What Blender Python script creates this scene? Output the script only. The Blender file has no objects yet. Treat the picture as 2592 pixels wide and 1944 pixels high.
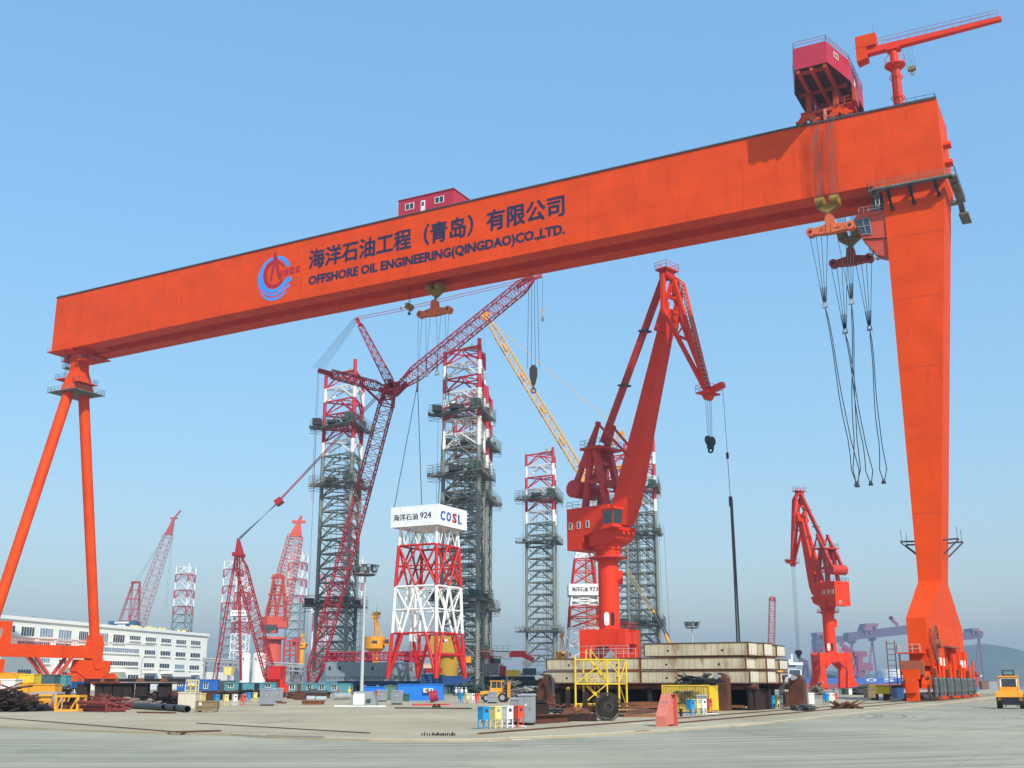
import bpy, math, random
import numpy as np
from mathutils import Vector as V, Matrix
from mathutils.geometry import tessellate_polygon
random.seed(7)
SC=bpy.context.scene; COL=SC.collection
# ---------------------------------------------------------------- camera
F=2880.0; PITCH=math.atan((1728-972)/F); EYE=2.7
cd=bpy.data.cameras.new('camera'); cd.sensor_width=36; cd.lens=F/2592*36; cd.clip_start=.5; cd.clip_end=12000
cam=bpy.data.objects.new('camera',cd); COL.objects.link(cam)
cam.location=(0,0,EYE); cam.rotation_euler=(math.pi/2+PITCH,0,0); SC.camera=cam
# ---------------------------------------------------------------- sky, sun, exposure
SUN_AZ=math.radians(64)      # how far behind the camera's right-hand side the sun stands
SUN_EL=math.radians(40)
sdir=V((math.cos(SUN_AZ)*math.cos(SUN_EL),-math.sin(SUN_AZ)*math.cos(SUN_EL),math.sin(SUN_EL)))
w=bpy.data.worlds.new('World'); SC.world=w; w.use_nodes=True
nt=w.node_tree; bg=nt.nodes['Background']
sky=nt.nodes.new('ShaderNodeTexSky'); sky.sky_type='NISHITA'; sky.sun_disc=False
sky.sun_elevation=SUN_EL; sky.sun_rotation=math.atan2(sdir.x,sdir.y)
sky.air_density=1.5; sky.dust_density=3.0; sky.ozone_density=10; sky.altitude=0
gm=nt.nodes.new('ShaderNodeGamma'); gm.inputs[1].default_value=.42; hs=nt.nodes.new('ShaderNodeHueSaturation'); hs.inputs['Saturation'].default_value=1.6; hs.inputs['Value'].default_value=2.22   # hazy summer sky: evened out
nt.links.new(sky.outputs[0],gm.inputs[0]); nt.links.new(gm.outputs[0],hs.inputs['Color']); nt.links.new(hs.outputs[0],bg.inputs[0]); bg.inputs[1].default_value=0.15
sl=bpy.data.lights.new('sun','SUN'); sl.energy=3.05; sl.angle=math.radians(.5); sl.color=(1,.95,.86)
so=bpy.data.objects.new('sun',sl); COL.objects.link(so); so.rotation_euler=sdir.to_track_quat('Z','Y').to_euler(); so.location=(60,-60,120)
vs=SC.view_settings; vs.view_transform='Standard'; vs.look='None'; vs.exposure=0.6; vs.gamma=1; vs.use_curve_mapping=False
SC.cycles.use_adaptive_sampling=True; SC.cycles.max_bounces=6; SC.cycles.volume_bounces=0
SC.cycles.use_denoising=True
# ---------------------------------------------------------------- geometry of the photograph
TH=math.radians(28)
U=V((math.cos(TH),-math.sin(TH),0)); R=V((math.sin(TH),math.cos(TH),0)); Z=V((0,0,1)); X=V((1,0,0)); Y=V((0,1,0))
_fw=V((0,math.cos(PITCH),math.sin(PITCH))); _up=V((0,-math.sin(PITCH),math.cos(PITCH))); CAM=V((0,0,EYE))
def ray(p): return X*(p[0]-1296)+_up*(972-p[1])+_fw*F
def gr(p,z=0): d=ray(p); return CAM+d*((z-EYE)/d.z)         # where that sight line meets height z
def aY(p,y): d=ray(p); return CAM+d*(y/d.y)                 # ... depth y
def aR(p,r): d=ray(p); return CAM+d*(r/d.dot(R))
def aU(p,u): d=ray(p); return CAM+d*(u/d.dot(U))
def W(u,r,z): return U*u+R*r+Z*z
def q1(x,y): return (.2977*x,1450+.2977*y)
def q2(x,y): return (500+.2977*x,1450+.2977*y)
def q3(x,y): return (1000+.2977*x,1450+.2977*y)
def q4(x,y): return (1350+.2977*x,1450+.2977*y)
def q5(x,y): return (1942+.2977*x,1450+.2977*y)
def qt(x,y): return (1942+.2977*x,.2977*y)
def r1(x,y): return (600+.4069*x,400+.4069*y)
def r2(x,y): return (650+.2411*x,850+.2411*y)
def r3(x,y): return (1050+.3014*x,820+.3014*y)
def r4(x,y): return (1400+.3014*x,650+.3014*y)
def r5(x,y): return (1300+.3014*x,1050+.3014*y)
def r6(x,y): return (900+.3315*x,1200+.3315*y)
def r7(x,y): return (250+.3013*x,1250+.3013*y)
def r8(x,y): return (.2411*x,850+.2411*y)
def h8(x,y): return (2000+.217*x,450+.217*y)
def t8(x,y): return (1980+.1627*x,60+.1627*y)
def s8(x,y): return (1980+.2412*x,1200+.2412*y)
def e7(x,y): return (640+.1085*x,600+.1085*y)
def lerp(a,b,t): return a+(b-a)*t
# ---------------------------------------------------------------- materials
MATS={}
def paint(name,col,rough=.5,var=.1,scale=.15,rust=None,rustamt=0.,streak=1.,metal=0.,bump=0.,spec=.4):
    if name in MATS: return MATS[name]
    m=bpy.data.materials.new(name); m.use_nodes=True; n=m.node_tree; L=n.links
    b=n.nodes['Principled BSDF']; b.inputs['Roughness'].default_value=rough; b.inputs['Metallic'].default_value=metal
    b.inputs['Specular IOR Level'].default_value=spec
    tc=n.nodes.new('ShaderNodeTexCoord'); mp=n.nodes.new('ShaderNodeMapping'); L.new(tc.outputs['Object'],mp.inputs[0])
    nz=n.nodes.new('ShaderNodeTexNoise'); nz.inputs['Scale'].default_value=scale; nz.inputs['Detail'].default_value=6; nz.inputs['Roughness'].default_value=.62
    L.new(mp.outputs[0],nz.inputs[0])
    mr=n.nodes.new('ShaderNodeMapRange'); mr.inputs[1].default_value=.3; mr.inputs[2].default_value=.7
    L.new(nz.outputs[0],mr.inputs[0])
    mx=n.nodes.new('ShaderNodeMix'); mx.data_type='RGBA'
    mx.inputs[6].default_value=(*[max(0,c*(1-var)) for c in col],1); mx.inputs[7].default_value=(*[min(1,c*(1+var)) for c in col],1)
    L.new(mr.outputs[0],mx.inputs[0]); out=mx.outputs[2]
    if rustamt>0:
        mp2=n.nodes.new('ShaderNodeMapping'); mp2.inputs['Scale'].default_value=(1,1,1/ (1+5*streak)); L.new(tc.outputs['Object'],mp2.inputs[0])
        n2=n.nodes.new('ShaderNodeTexNoise'); n2.inputs['Scale'].default_value=scale*4; n2.inputs['Detail'].default_value=8; n2.inputs['Roughness'].default_value=.68
        L.new(mp2.outputs[0],n2.inputs[0])
        r=n.nodes.new('ShaderNodeMapRange'); lo=.72-.36*rustamt; r.inputs[1].default_value=lo; r.inputs[2].default_value=lo+.16; L.new(n2.outputs[0],r.inputs[0])
        m2=n.nodes.new('ShaderNodeMix'); m2.data_type='RGBA'; L.new(r.outputs[0],m2.inputs[0]); L.new(out,m2.inputs[6]); m2.inputs[7].default_value=(*(rust or (.16,.055,.02)),1); out=m2.outputs[2]
    L.new(out,b.inputs['Base Color'])
    rr=n.nodes.new('ShaderNodeMapRange'); rr.inputs[3].default_value=max(0,rough-.1); rr.inputs[4].default_value=min(1,rough+.12); L.new(nz.outputs[0],rr.inputs[0]); L.new(rr.outputs[0],b.inputs['Roughness'])
    if bump:
        bp=n.nodes.new('ShaderNodeBump'); bp.inputs['Strength'].default_value=bump; bp.inputs['Distance'].default_value=.05; L.new(nz.outputs[0],bp.inputs['Height']); L.new(bp.outputs[0],b.inputs['Normal'])
    MATS[name]=m; return m
ORANGE=paint("gantry_orange",(.67,.06,.0015),.62,.12,.18,(.47,.04,.004),.38,2.2,spec=.1)
ORANGE2=paint('portal_orange',(.70,.038,.006),.5,.08,.15,(.42,.026,.01),.32,1.2,spec=.2)
ORANGE_PL=paint('hook_orange',(.6,.12,.03),.55,.15,.5,(.2,.06,.03),.35,1)
RED=paint('crane_red',(.32,.012,.022),.5,.12,.3)
REDB=paint('derrick_red',(.52,.014,.012),.5,.1,.3,(.3,.03,.03),.25,.5)
CRIMSON=paint('house_crimson',(.42,.018,.045),.5,.1,.4)
WHITE=paint('white_paint',(.78,.78,.76),.5,.05,.3,(.42,.4,.36),.25,1.5)
WALLW=paint('building_white',(.88,.87,.78),.8,.04,.05,(.62,.6,.52),.25,1.5)
LEGGREY=paint('leg_grey',(.19,.21,.185),.6,.2,.5,(.14,.07,.04),.3,1)
DGREY=paint('dark_steel',(.055,.06,.062),.6,.3,.5,(.09,.05,.03),.3,.5)
SCAF=paint('scaffold_grey',(.13,.14,.125),.7,.35,.8,(.1,.055,.03),.45,.5)
TARP=paint('green_tarp',(.03,.065,.05),.7,.35,1.0)
TARPD=paint('dark_tarp',(.028,.032,.03),.8,.4,1.0)
BLACK=paint('black_rope',(.012,.013,.018),.6,.2,1)
NAVY=paint('navy_letter',(.012,.014,.05),.5,.1,1)
EBLUE=paint('emblem_blue',(.03,.27,.85),.5,.05,1)
ERED=paint('emblem_red',(.36,.006,.018),.5,.05,1)
YEL=paint('yellow_paint',(.72,.5,.03),.45,.12,.6,(.4,.22,.05),.3,1)
YELO=paint('amber_paint',(.75,.33,.02),.45,.12,.5,(.3,.12,.03),.25,1)
YELP=paint('pale_yellow',(.74,.6,.2),.5,.1,.6)
RUST=paint('rusty_steel',(.105,.036,.018),.8,.45,.6,(.035,.016,.012),.5,.3,bump=.4)
RUSTD=paint('dark_rust',(.022,.010,.008),.85,.5,.6,(.075,.03,.018),.4,.5,bump=.4)
RUSTO=paint('orange_rust',(.2,.07,.025),.8,.4,.9,(.07,.025,.015),.5,.2,bump=.3)
GREYM=paint('grey_cabinet',(.27,.295,.31),.5,.1,.6,(.2,.2,.19),.25,2)
GALV=paint('galvanised',(.42,.44,.44),.45,.12,.5,metal=.3)
BLUE=paint('container_blue',(.018,.12,.42),.5,.12,.4,(.05,.09,.2),.25,2)
BLUEB=paint('box_blue',(.012,.26,.56),.45,.08,1)
BLUED=paint('deep_blue',(.012,.06,.2),.5,.15,.4)
TEAL=paint('container_teal',(.07,.25,.29),.55,.12,.4,(.1,.16,.17),.3,2)
GLASS=paint('window_glass',(.03,.045,.06),.08,.3,.3,spec=.9)
GLASSB=paint('window_glass_bright',(.22,.3,.38),.15,.3,.3,spec=.8)
SALMON=paint('salmon_primer',(.56,.17,.12),.7,.1,.8,(.42,.12,.09),.35,1)
CREAM=paint('weathered_cream',(.47,.42,.29),.75,.2,.22,(.24,.11,.035),.56,.7)
CREAMP=paint('weathered_cream_pale',(.56,.52,.42),.75,.14,.3,(.26,.15,.07),.4,2.5)
RUBBER=paint('tyre_rubber',(.022,.022,.024),.85,.25,2)
WOOD=paint('crate_wood',(.22,.165,.09),.8,.25,1.5,(.12,.08,.05),.4,2)
SKIN=paint('skin',(.5,.27,.17),.6,.05,4)
HULLB=paint('hull_block_grey',(.17,.225,.26),.65,.12,.3,(.12,.13,.13),.35,2)
SEAG=paint('deck_green',(.035,.07,.065),.7,.4,.4,(.07,.07,.06),.4,1)
SHIPB=paint('ship_blue',(.03,.12,.42),.5,.06,.05)
SHIPR=paint('ship_red',(.3,.06,.07),.6,.08,.05)
FARR=paint('far_red',(.42,.06,.06),.6,.1,.1)
MOTOR=paint('motor_grey',(.085,.105,.105),.5,.25,1,(.05,.05,.05),.4,1)
FARB=paint('far_bluegrey',(.1,.11,.2),.6,.1,.1)
# ---------------------------------------------------------------- mesh builder
class MB:
    def __init__(s): s.v=[];s.f=[];s.sm=[]
    def add(s,vs,fs,sm=False):
        o=len(s.v); s.v+=[V(a) for a in vs]
        for f in fs: s.f.append(tuple(i+o for i in f)); s.sm.append(sm)
        return s
    def hex(s,b,t):   # 4 bottom points (ccw from above), 4 top points
        return s.add(list(b)+list(t),[(3,2,1,0),(4,5,6,7),(0,1,5,4),(1,2,6,5),(2,3,7,6),(3,0,4,7)])
    def box(s,c,d,ex=X,ey=Y,ez=Z):
        c=V(c);a=ex*(d[0]/2);b=ey*(d[1]/2);h=ez*(d[2]/2)
        return s.hex([c-a-b-h,c+a-b-h,c+a+b-h,c-a+b-h],[c-a-b+h,c+a-b+h,c+a+b+h,c-a+b+h])
    def bx(s,lo,hi):
        return s.box([(lo[i]+hi[i])/2 for i in range(3)],[hi[i]-lo[i] for i in range(3)])
    def ubox(s,u0,u1,ra,rb,z0,z1):
        return s.hex([W(u0,ra,z0),W(u1,ra,z0),W(u1,rb,z0),W(u0,rb,z0)],[W(u0,ra,z1),W(u1,ra,z1),W(u1,rb,z1),W(u0,rb,z1)])
    def beam(s,p,q,w,h=None,up=Z):
        p=V(p);q=V(q);h=h or w; d=(q-p)
        if d.length<1e-6: return s
        d.normalize(); a=d.cross(up)
        if a.length<1e-3: a=d.cross(Y)
        a.normalize(); b=a.cross(d); a=a*(w/2); b=b*(h/2)
        return s.hex([p-a-b,p+a-b,q+a-b,q-a-b],[p-a+b,p+a+b,q+a+b,q-a+b])
    def tube(s,p,q,r,r2=None,n=8,cap=True):
        p=V(p);q=V(q);r2=r if r2 is None else r2; d=q-p
        if d.length<1e-6: return s
        d.normalize(); a=d.orthogonal().normalized(); b=d.cross(a)
        if n>6:
            a=d.cross(Z); a=a.normalized() if a.length>1e-3 else X.copy(); b=d.cross(a)
        vs=[];
        for c,rr in((p,r),(q,r2)):
            for k in range(n):
                t=2*math.pi*k/n; vs.append(c+a*(rr*math.cos(t))+b*(rr*math.sin(t)))
        s.add(vs,[(k,(k+1)%n,n+(k+1)%n,n+k) for k in range(n)],n>4)
        if cap: s.add(vs,[tuple(reversed(range(n))),tuple(range(n,2*n))])
        return s
    def path(s,pts,r,n=6):
        pts=[V(p) for p in pts]
        for a,b in zip(pts,pts[1:]): s.tube(a,b,r,n=n)
        return s
    def prism(s,pts,off):   # planar polygon extruded by off
        pts=[V(p) for p in pts]; off=V(off); n=len(pts)
        tri=tessellate_polygon([pts]); a=pts+[p+off for p in pts]
        s.add(a,[tuple(t) for t in tri]+[tuple(i+n for i in reversed(t)) for t in tri]+[(i,(i+1)%n,n+(i+1)%n,n+i) for i in range(n)])
        return s
    def flat(s,loops):
        loops=[[V(p) for p in l] for l in loops]; tri=tessellate_polygon(loops); a=[p for l in loops for p in l]
        return s.add(a,[tuple(t) for t in tri])
    def railing(s,pts,h=1.1,step=2.,r=.03,mid=2,n=4):
        pts=[V(p) for p in pts]
        for a,b in zip(pts,pts[1:]):
            L=(b-a).length; k=max(1,round(L/step))
            for i in range(k+1): c=lerp(a,b,i/k); s.tube(c,c+Z*h,r,n=n,cap=False)
            for j in range(1,mid+1): s.tube(a+Z*(h*j/mid),b+Z*(h*j/mid),r,n=n,cap=False)
        return s
    def ladder(s,p,q,w,side,r=.04,step=.5):
        side=V(side).normalized()*(w/2); p=V(p);q=V(q)
        s.tube(p-side,q-side,r,n=4);s.tube(p+side,q+side,r,n=4)
        k=max(1,int((q-p).length/step))
        for i in range(k): c=lerp(p,q,(i+.5)/k); s.tube(c-side,c+side,r*.7,n=4,cap=False)
        return s
    def lattice(s,p,q,w0,w1,nb,rc,rb,side,wd0=None,wd1=None,n=5,x=False,zig=True):
        p=V(p);q=V(q);d=(q-p).normalized(); a=V(side); a=(a-d*a.dot(d)).normalized(); b=d.cross(a)
        wd0=w0 if wd0 is None else wd0; wd1=w1 if wd1 is None else wd1
        def c(i,k):
            t=i/nb; ww=lerp(w0,w1,t)/2; hh=lerp(wd0,wd1,t)/2
            sx,sy=((-1,-1),(1,-1),(1,1),(-1,1))[k%4]
            return lerp(p,q,t)+a*(ww*sx)+b*(hh*sy)
        for k in range(4):
            s.tube(c(0,k),c(nb,k),rc,n=n+1)
            for i in range(nb):
                if (i%2==0) or x: s.tube(c(i,k),c(i+1,k+1),rb,n=4,cap=False)
                if (i%2==1) or x: s.tube(c(i,k+1),c(i+1,k),rb,n=4,cap=False)
                s.tube(c(i,k),c(i,k+1),rb,n=4,cap=False)
            s.tube(c(nb,k),c(nb,k+1),rb,n=4)
        return s
    def ring(s,c,ro,ri,h,n=24,ax=Z):
        c=V(c); ax=V(ax).normalized(); a=ax.orthogonal().normalized(); b=ax.cross(a); vs=[]
        for rr,hh in((ro,0),(ro,h),(ri,h),(ri,0)):
            for k in range(n):
                t=2*math.pi*k/n; vs.append(c+a*(rr*math.cos(t))+b*(rr*math.sin(t))+ax*hh)
        fs=[]
        for j in range(4):
            for k in range(n):
                A=j*n;B=((j+1)%4)*n; fs.append((A+k,A+(k+1)%n,B+(k+1)%n,B+k))
        return s.add(vs,fs)
    def ball(s,c,r,n=10,m=6,sc=(1,1,1)):
        c=V(c);vs=[];fs=[]
        for i in range(m+1):
            t=math.pi*i/m
            for k in range(n):
                p=2*math.pi*k/n; vs.append(c+V((r*sc[0]*math.sin(t)*math.cos(p),r*sc[1]*math.sin(t)*math.sin(p),r*sc[2]*math.cos(t))))
        for i in range(m):
            for k in range(n): fs.append((i*n+k,(i+1)*n+k,(i+1)*n+(k+1)%n,i*n+(k+1)%n))
        return s.add(vs,fs,True)
    def bounds(s):
        a=np.array([list(v) for v in s.v]); return a.min(0),a.max(0)
OFF={}
def _mesh(name,mb,mat,off):
    me=bpy.data.meshes.new(name); me.from_pydata([tuple(v-off) for v in mb.v],[],mb.f); me.polygons.foreach_set('use_smooth',mb.sm)
    me.materials.append(mat); me.update(); return me
def tag(o,label=None,cat=None,group=None,kind=None):
    for k,v in (('label',label),('category',cat),('group',group),('kind',kind)):
        if v: o[k]=v
    return o
def thing(name,label,cat,loc=(0,0,0),group=None,rotz=0):
    o=bpy.data.objects.new(name,None); COL.objects.link(o); o.empty_display_size=.5; o.location=loc; o.rotation_euler=(0,0,rotz)
    OFF[o]=V(loc); return tag(o,label,cat,group)
def local(t): OFF[t]=V((0,0,0)); return t          # parts of t are given in its own coordinates
def part(name,mb,mat,parent,label=None):
    off=OFF[parent]; o=bpy.data.objects.new(name,_mesh(name,mb,mat,off)); COL.objects.link(o); o.parent=parent; OFF[o]=off
    if label: o['label']=label
    return o
def solo(name,mb,mat,label,cat,group=None,kind=None):
    a,b=mb.bounds(); off=V(((a[0]+b[0])/2,(a[1]+b[1])/2,a[2])) if kind is None else V((0,0,0))
    o=bpy.data.objects.new(name,_mesh(name,mb,mat,off)); COL.objects.link(o); o.location=off; OFF[o]=off
    return tag(o,label,cat,group,kind)
def dup(root,loc,rotz=0,label=None,group=None):
    def cp(o,par):
        c=o.copy(); COL.objects.link(c); c.parent=par
        for ch in o.children: cp(ch,c)
        return c
    r=cp(root,None); r.location=loc; r.rotation_euler=(0,0,rotz)
    if label: r['label']=label
    if group: r['group']=group
    return r
_T={}
def text(mb,s,org,ex,ey,height,width=None,bold=.0,shear=0,f=None):
    """lettering of cap height `height` from org along ex, up ey; stretched to `width`"""
    key=(s,bold)
    if key not in _T:
        c=bpy.data.curves.new('lettering','FONT'); c.body=s; c.offset=bold; c.resolution_u=2
        o=bpy.data.objects.new('lettering',c); COL.objects.link(o)
        me=bpy.data.meshes.new_from_object(o.evaluated_get(bpy.context.evaluated_depsgraph_get()))
        vs=[v.co.copy() for v in me.vertices]; fs=[tuple(p.vertices) for p in me.polygons]
        bpy.data.objects.remove(o); bpy.data.curves.remove(c); bpy.data.meshes.remove(me); _T[key]=(vs,fs)
    vs,fs=_T[key]
    x0=min(v.x for v in vs);x1=max(v.x for v in vs);y0=min(v.y for v in vs);y1=max(v.y for v in vs)
    sy=height/(y1-y0); sx=sy if width is None else width/(x1-x0)
    out=[V(org)+V(ex)*((v.x-x0)*sx)+V(ey)*((v.y-y0)*sy) for v in vs]
    if f: out=[f(p) for p in out]
    mb.add(out,fs); return mb
# ================================================================ ground, road, water, air
def concrete(name,c1,c2,sc,tyre=False,joint=None):
    m=bpy.data.materials.new(name); m.use_nodes=True; n=m.node_tree; L=n.links; b=n.nodes['Principled BSDF']; b.inputs['Roughness'].default_value=.85; b.inputs['Specular IOR Level'].default_value=.25
    tc=n.nodes.new('ShaderNodeTexCoord')
    def noise(s,scale=(1,1,1),rot=0,det=7,ro=.6):
        mp=n.nodes.new('ShaderNodeMapping'); mp.inputs['Scale'].default_value=scale; mp.inputs['Rotation'].default_value=(0,0,rot); L.new(tc.outputs['Object'],mp.inputs[0])
        z=n.nodes.new('ShaderNodeTexNoise'); z.inputs['Scale'].default_value=s; z.inputs['Detail'].default_value=det; z.inputs['Roughness'].default_value=ro; L.new(mp.outputs[0],z.inputs[0]); return z.outputs[0]
    def ramp(x,lo,hi):
        r=n.nodes.new('ShaderNodeMapRange'); r.inputs[1].default_value=lo; r.inputs[2].default_value=hi; L.new(x,r.inputs[0]); return r.outputs[0]
    def mix(f,a,bb,fac=None):
        x=n.nodes.new('ShaderNodeMix'); x.data_type='RGBA'; L.new(f,x.inputs[0])
        for i,k in ((6,a),(7,bb)):
            if isinstance(k,tuple): x.inputs[i].default_value=(*k,1)
            else: L.new(k,x.inputs[i])
        return x.outputs[2]
    o=mix(ramp(noise(sc),.3,.7),c1,c2)
    o2=mix(ramp(noise(sc*9),.42,.75),(0,0,0),(1,1,1))
    d=n.nodes.new('ShaderNodeMix'); d.data_type='RGBA'; d.blend_type='MULTIPLY'; d.inputs[0].default_value=.35; L.new(o,d.inputs[6])
    cr=n.nodes.new('ShaderNodeMapRange'); cr.inputs[3].default_value=.72; cr.inputs[4].default_value=1.12; L.new(noise(sc*12,det=9,ro=.7),cr.inputs[0])
    g=n.nodes.new('ShaderNodeCombineColor'); [L.new(cr.outputs[0],g.inputs[i]) for i in range(3)]; L.new(g.outputs[0],d.inputs[7]); o=d.outputs[2]
    # stains
    st=ramp(noise(sc*2.3,(1,.35,1),.4),.58,.74); o=mix(st,o,tuple(c*.72 for c in c1))
    if tyre:
        # old tyre marks: long thin dark sweeps left by lorries turning at the corner
        mp=n.nodes.new('ShaderNodeMapping'); mp.inputs['Location'].default_value=(14,-118,0); L.new(tc.outputs['Object'],mp.inputs[0])
        ln=n.nodes.new('ShaderNodeVectorMath'); ln.operation='LENGTH'; L.new(mp.outputs[0],ln.inputs[0])
        cv=n.nodes.new('ShaderNodeCombineXYZ'); L.new(ln.outputs['Value'],cv.inputs[0])
        z=n.nodes.new('ShaderNodeTexNoise'); z.inputs['Scale'].default_value=.9; z.inputs['Detail'].default_value=8; z.inputs['Roughness'].default_value=.8; L.new(cv.outputs[0],z.inputs[0])
        a=ramp(z.outputs[0],.47,.58); bmask=ramp(noise(.04,(1,.6,1),.3,det=4),.4,.54)
        mu=n.nodes.new('ShaderNodeMath'); mu.operation='MULTIPLY'; L.new(a,mu.inputs[0]); L.new(bmask,mu.inputs[1])
        m3=n.nodes.new('ShaderNodeMath'); m3.operation='MULTIPLY'; m3.inputs[1].default_value=.85; L.new(mu.outputs[0],m3.inputs[0])
        o=mix(m3.outputs[0],o,(.13,.135,.125))
        # a second family running along the road
        mp=n.nodes.new('ShaderNodeMapping'); mp.inputs['Rotation'].default_value=(0,0,math.radians(28)); L.new(tc.outputs['Object'],mp.inputs[0])
        sx=n.nodes.new('ShaderNodeSeparateXYZ'); L.new(mp.outputs[0],sx.inputs[0]); cv=n.nodes.new('ShaderNodeCombineXYZ'); L.new(sx.outputs[0],cv.inputs[0])
        z=n.nodes.new('ShaderNodeTexNoise'); z.inputs['Scale'].default_value=.5; z.inputs['Detail'].default_value=5; z.inputs['Roughness'].default_value=.7; L.new(cv.outputs[0],z.inputs[0])
        a=ramp(z.outputs[0],.52,.75); bm=ramp(noise(.03,det=4),.4,.65)
        mu=n.nodes.new('ShaderNodeMath'); mu.operation='MULTIPLY'; L.new(a,mu.inputs[0]); L.new(bm,mu.inputs[1])
        m3=n.nodes.new('ShaderNodeMath'); m3.operation='MULTIPLY'; m3.inputs[1].default_value=.5; L.new(mu.outputs[0],m3.inputs[0])
        o=mix(m3.outputs[0],o,(.15,.15,.14))
    if joint:   # expansion joints between the cast slabs
        mp=n.nodes.new('ShaderNodeMapping'); mp.inputs['Rotation'].default_value=(0,0,math.radians(28)); L.new(tc.outputs['Object'],mp.inputs[0])
        br=n.nodes.new('ShaderNodeTexBrick'); br.offset=0; br.inputs['Scale'].default_value=1; br.inputs['Brick Width'].default_value=joint; br.inputs['Row Height'].default_value=joint; br.inputs['Mortar Size'].default_value=.045; br.inputs['Mortar Smooth'].default_value=.2
        L.new(mp.outputs[0],br.inputs[0]); m4=n.nodes.new('ShaderNodeMath'); m4.operation='MULTIPLY'; m4.inputs[1].default_value=.3; L.new(br.outputs['Fac'],m4.inputs[0]); o=mix(m4.outputs[0],o,(.16,.15,.13))
    L.new(o,b.inputs['Base Color'])
    bp=n.nodes.new('ShaderNodeBump'); bp.inputs['Strength'].default_value=.35; bp.inputs['Distance'].default_value=.02; L.new(noise(sc*25,det=6),bp.inputs['Height']); L.new(bp.outputs[0],b.inputs['Normal'])
    MATS[name]=m; return m
ROADM=concrete('road_concrete',(.29,.28,.20),(.43,.41,.30),.09,True,6.)
YARDM=concrete('yard_concrete',(.32,.27,.175),(.47,.415,.285),.07,False,8.)
KERBM=paint('kerb_concrete',(.50,.46,.38),.85,.2,.9,(.3,.25,.2),.3,1,bump=.3)
QUAY=470.
KERB=[gr(p,-.12) for p in [(585,1863),(690,1869),(800,1873),(932,1877),(1050,1878.5),(1134,1879),(1223,1877),(1300,1873.5),(1447,1867.5),(1650,1855),(1942,1833)]]
kv=KERB[-1]; ku=kv.dot(U); kr=kv.dot(R)
KERB+= [W(lerp(ku,-23.3,min(1,t/60)),kr+t,-.12) for t in (30,60,120,220,330)]
m=MB(); m.add([(-1500,-120,-.12),(1500,-120,-.12),(1500,QUAY,-.12),(-1500,QUAY,-.12)],[(0,1,2,3)])
tag(solo('road',m,ROADM,'pale grey concrete road with dark tyre marks, in the foreground','road',kind='structure'))
left=[gr(p,0) for p in [(-400,1822),(0,1838),(300,1850)]]
yp=left+[V((k.x,k.y,0)) for k in KERB]; e=yp[-1]
yp+= [W(-23.3,QUAY/math.cos(TH)+20,0)]; yp[-1]=V((e.x+ (QUAY-e.y)*math.tan(TH),QUAY,0)); yp+=[V((-1500,QUAY,0)),V((-1500,left[0].y,0))]
m=MB(); m.prism(yp,(0,0,-.119)); solo('yard',m,YARDM,'sandy beige concrete storage yard inside the kerb','yard',kind='structure')
m=MB(); m.add([(-6000,QUAY,-5),(6000,QUAY,-5),(6000,7000,-5),(-6000,7000,-5)],[(0,1,2,3)])
m.add([(-1500,QUAY,-.13),(1500,QUAY,-.13),(1500,QUAY,-5),(-1500,QUAY,-5)],[(0,1,2,3)])
WATER=paint('harbour_water',(.05,.09,.11),.12,.2,.02,spec=.5)
solo('water',m,WATER,'grey harbour water beyond the quay','water',kind='structure')
# kerb stones: one thing each
sp=[];acc=0;i=0
pts=KERB; L=[0]
for a,b in zip(pts,pts[1:]): L.append(L[-1]+(b-a).length)
def along(t):
    for i in range(len(pts)-1):
        if t<=L[i+1]: return lerp(pts[i],pts[i+1],(t-L[i])/(L[i+1]-L[i]))
    return pts[-1]
t=0;k=0;STONE=1.5
DKERB=paint('dark_kerb',(.16,.16,.17),.8,.2,1)
KSRC={}
while t<L[-1]-2 and k<150:
    a=along(t);b=along(t+STONE-.07); d=b-a; ang=math.atan2(d.y,d.x)
    dark=(k in (2,3,4,19)); key='d' if dark else 'l'
    c=(a+b)/2; hz=.135+.02*random.random()
    lab='dark grey concrete kerb stone among the pale ones of the kerb' if dark else 'pale concrete kerb stone edging the yard, one of a long row'
    if key not in KSRC:
        m=MB(); h=(STONE-.07)/2; m.hex([V((-h,0,0)),V((h,0,0)),V((h,.3,0)),V((-h,.3,0))],[V((-h,.03,.14)),V((h,.03,.14)),V((h,.3,.14)),V((-h,.3,.14))])
        me=_mesh('kerb_stone',m,DKERB if dark else KERBM,V((0,0,0))); KSRC[key]=me
    o=bpy.data.objects.new('kerb_stone',KSRC[key]); COL.objects.link(o); o.location=(c.x,c.y,-.12); o.rotation_euler=(random.uniform(-.03,.03),random.uniform(-.012,.012),ang+random.uniform(-.012,.012)); o.scale=(1,1,hz/.14)
    tag(o,lab,'kerb stone','dark kerb stones' if dark else 'kerb stones along the yard edge')
    t+=STONE; k+=1
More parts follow.
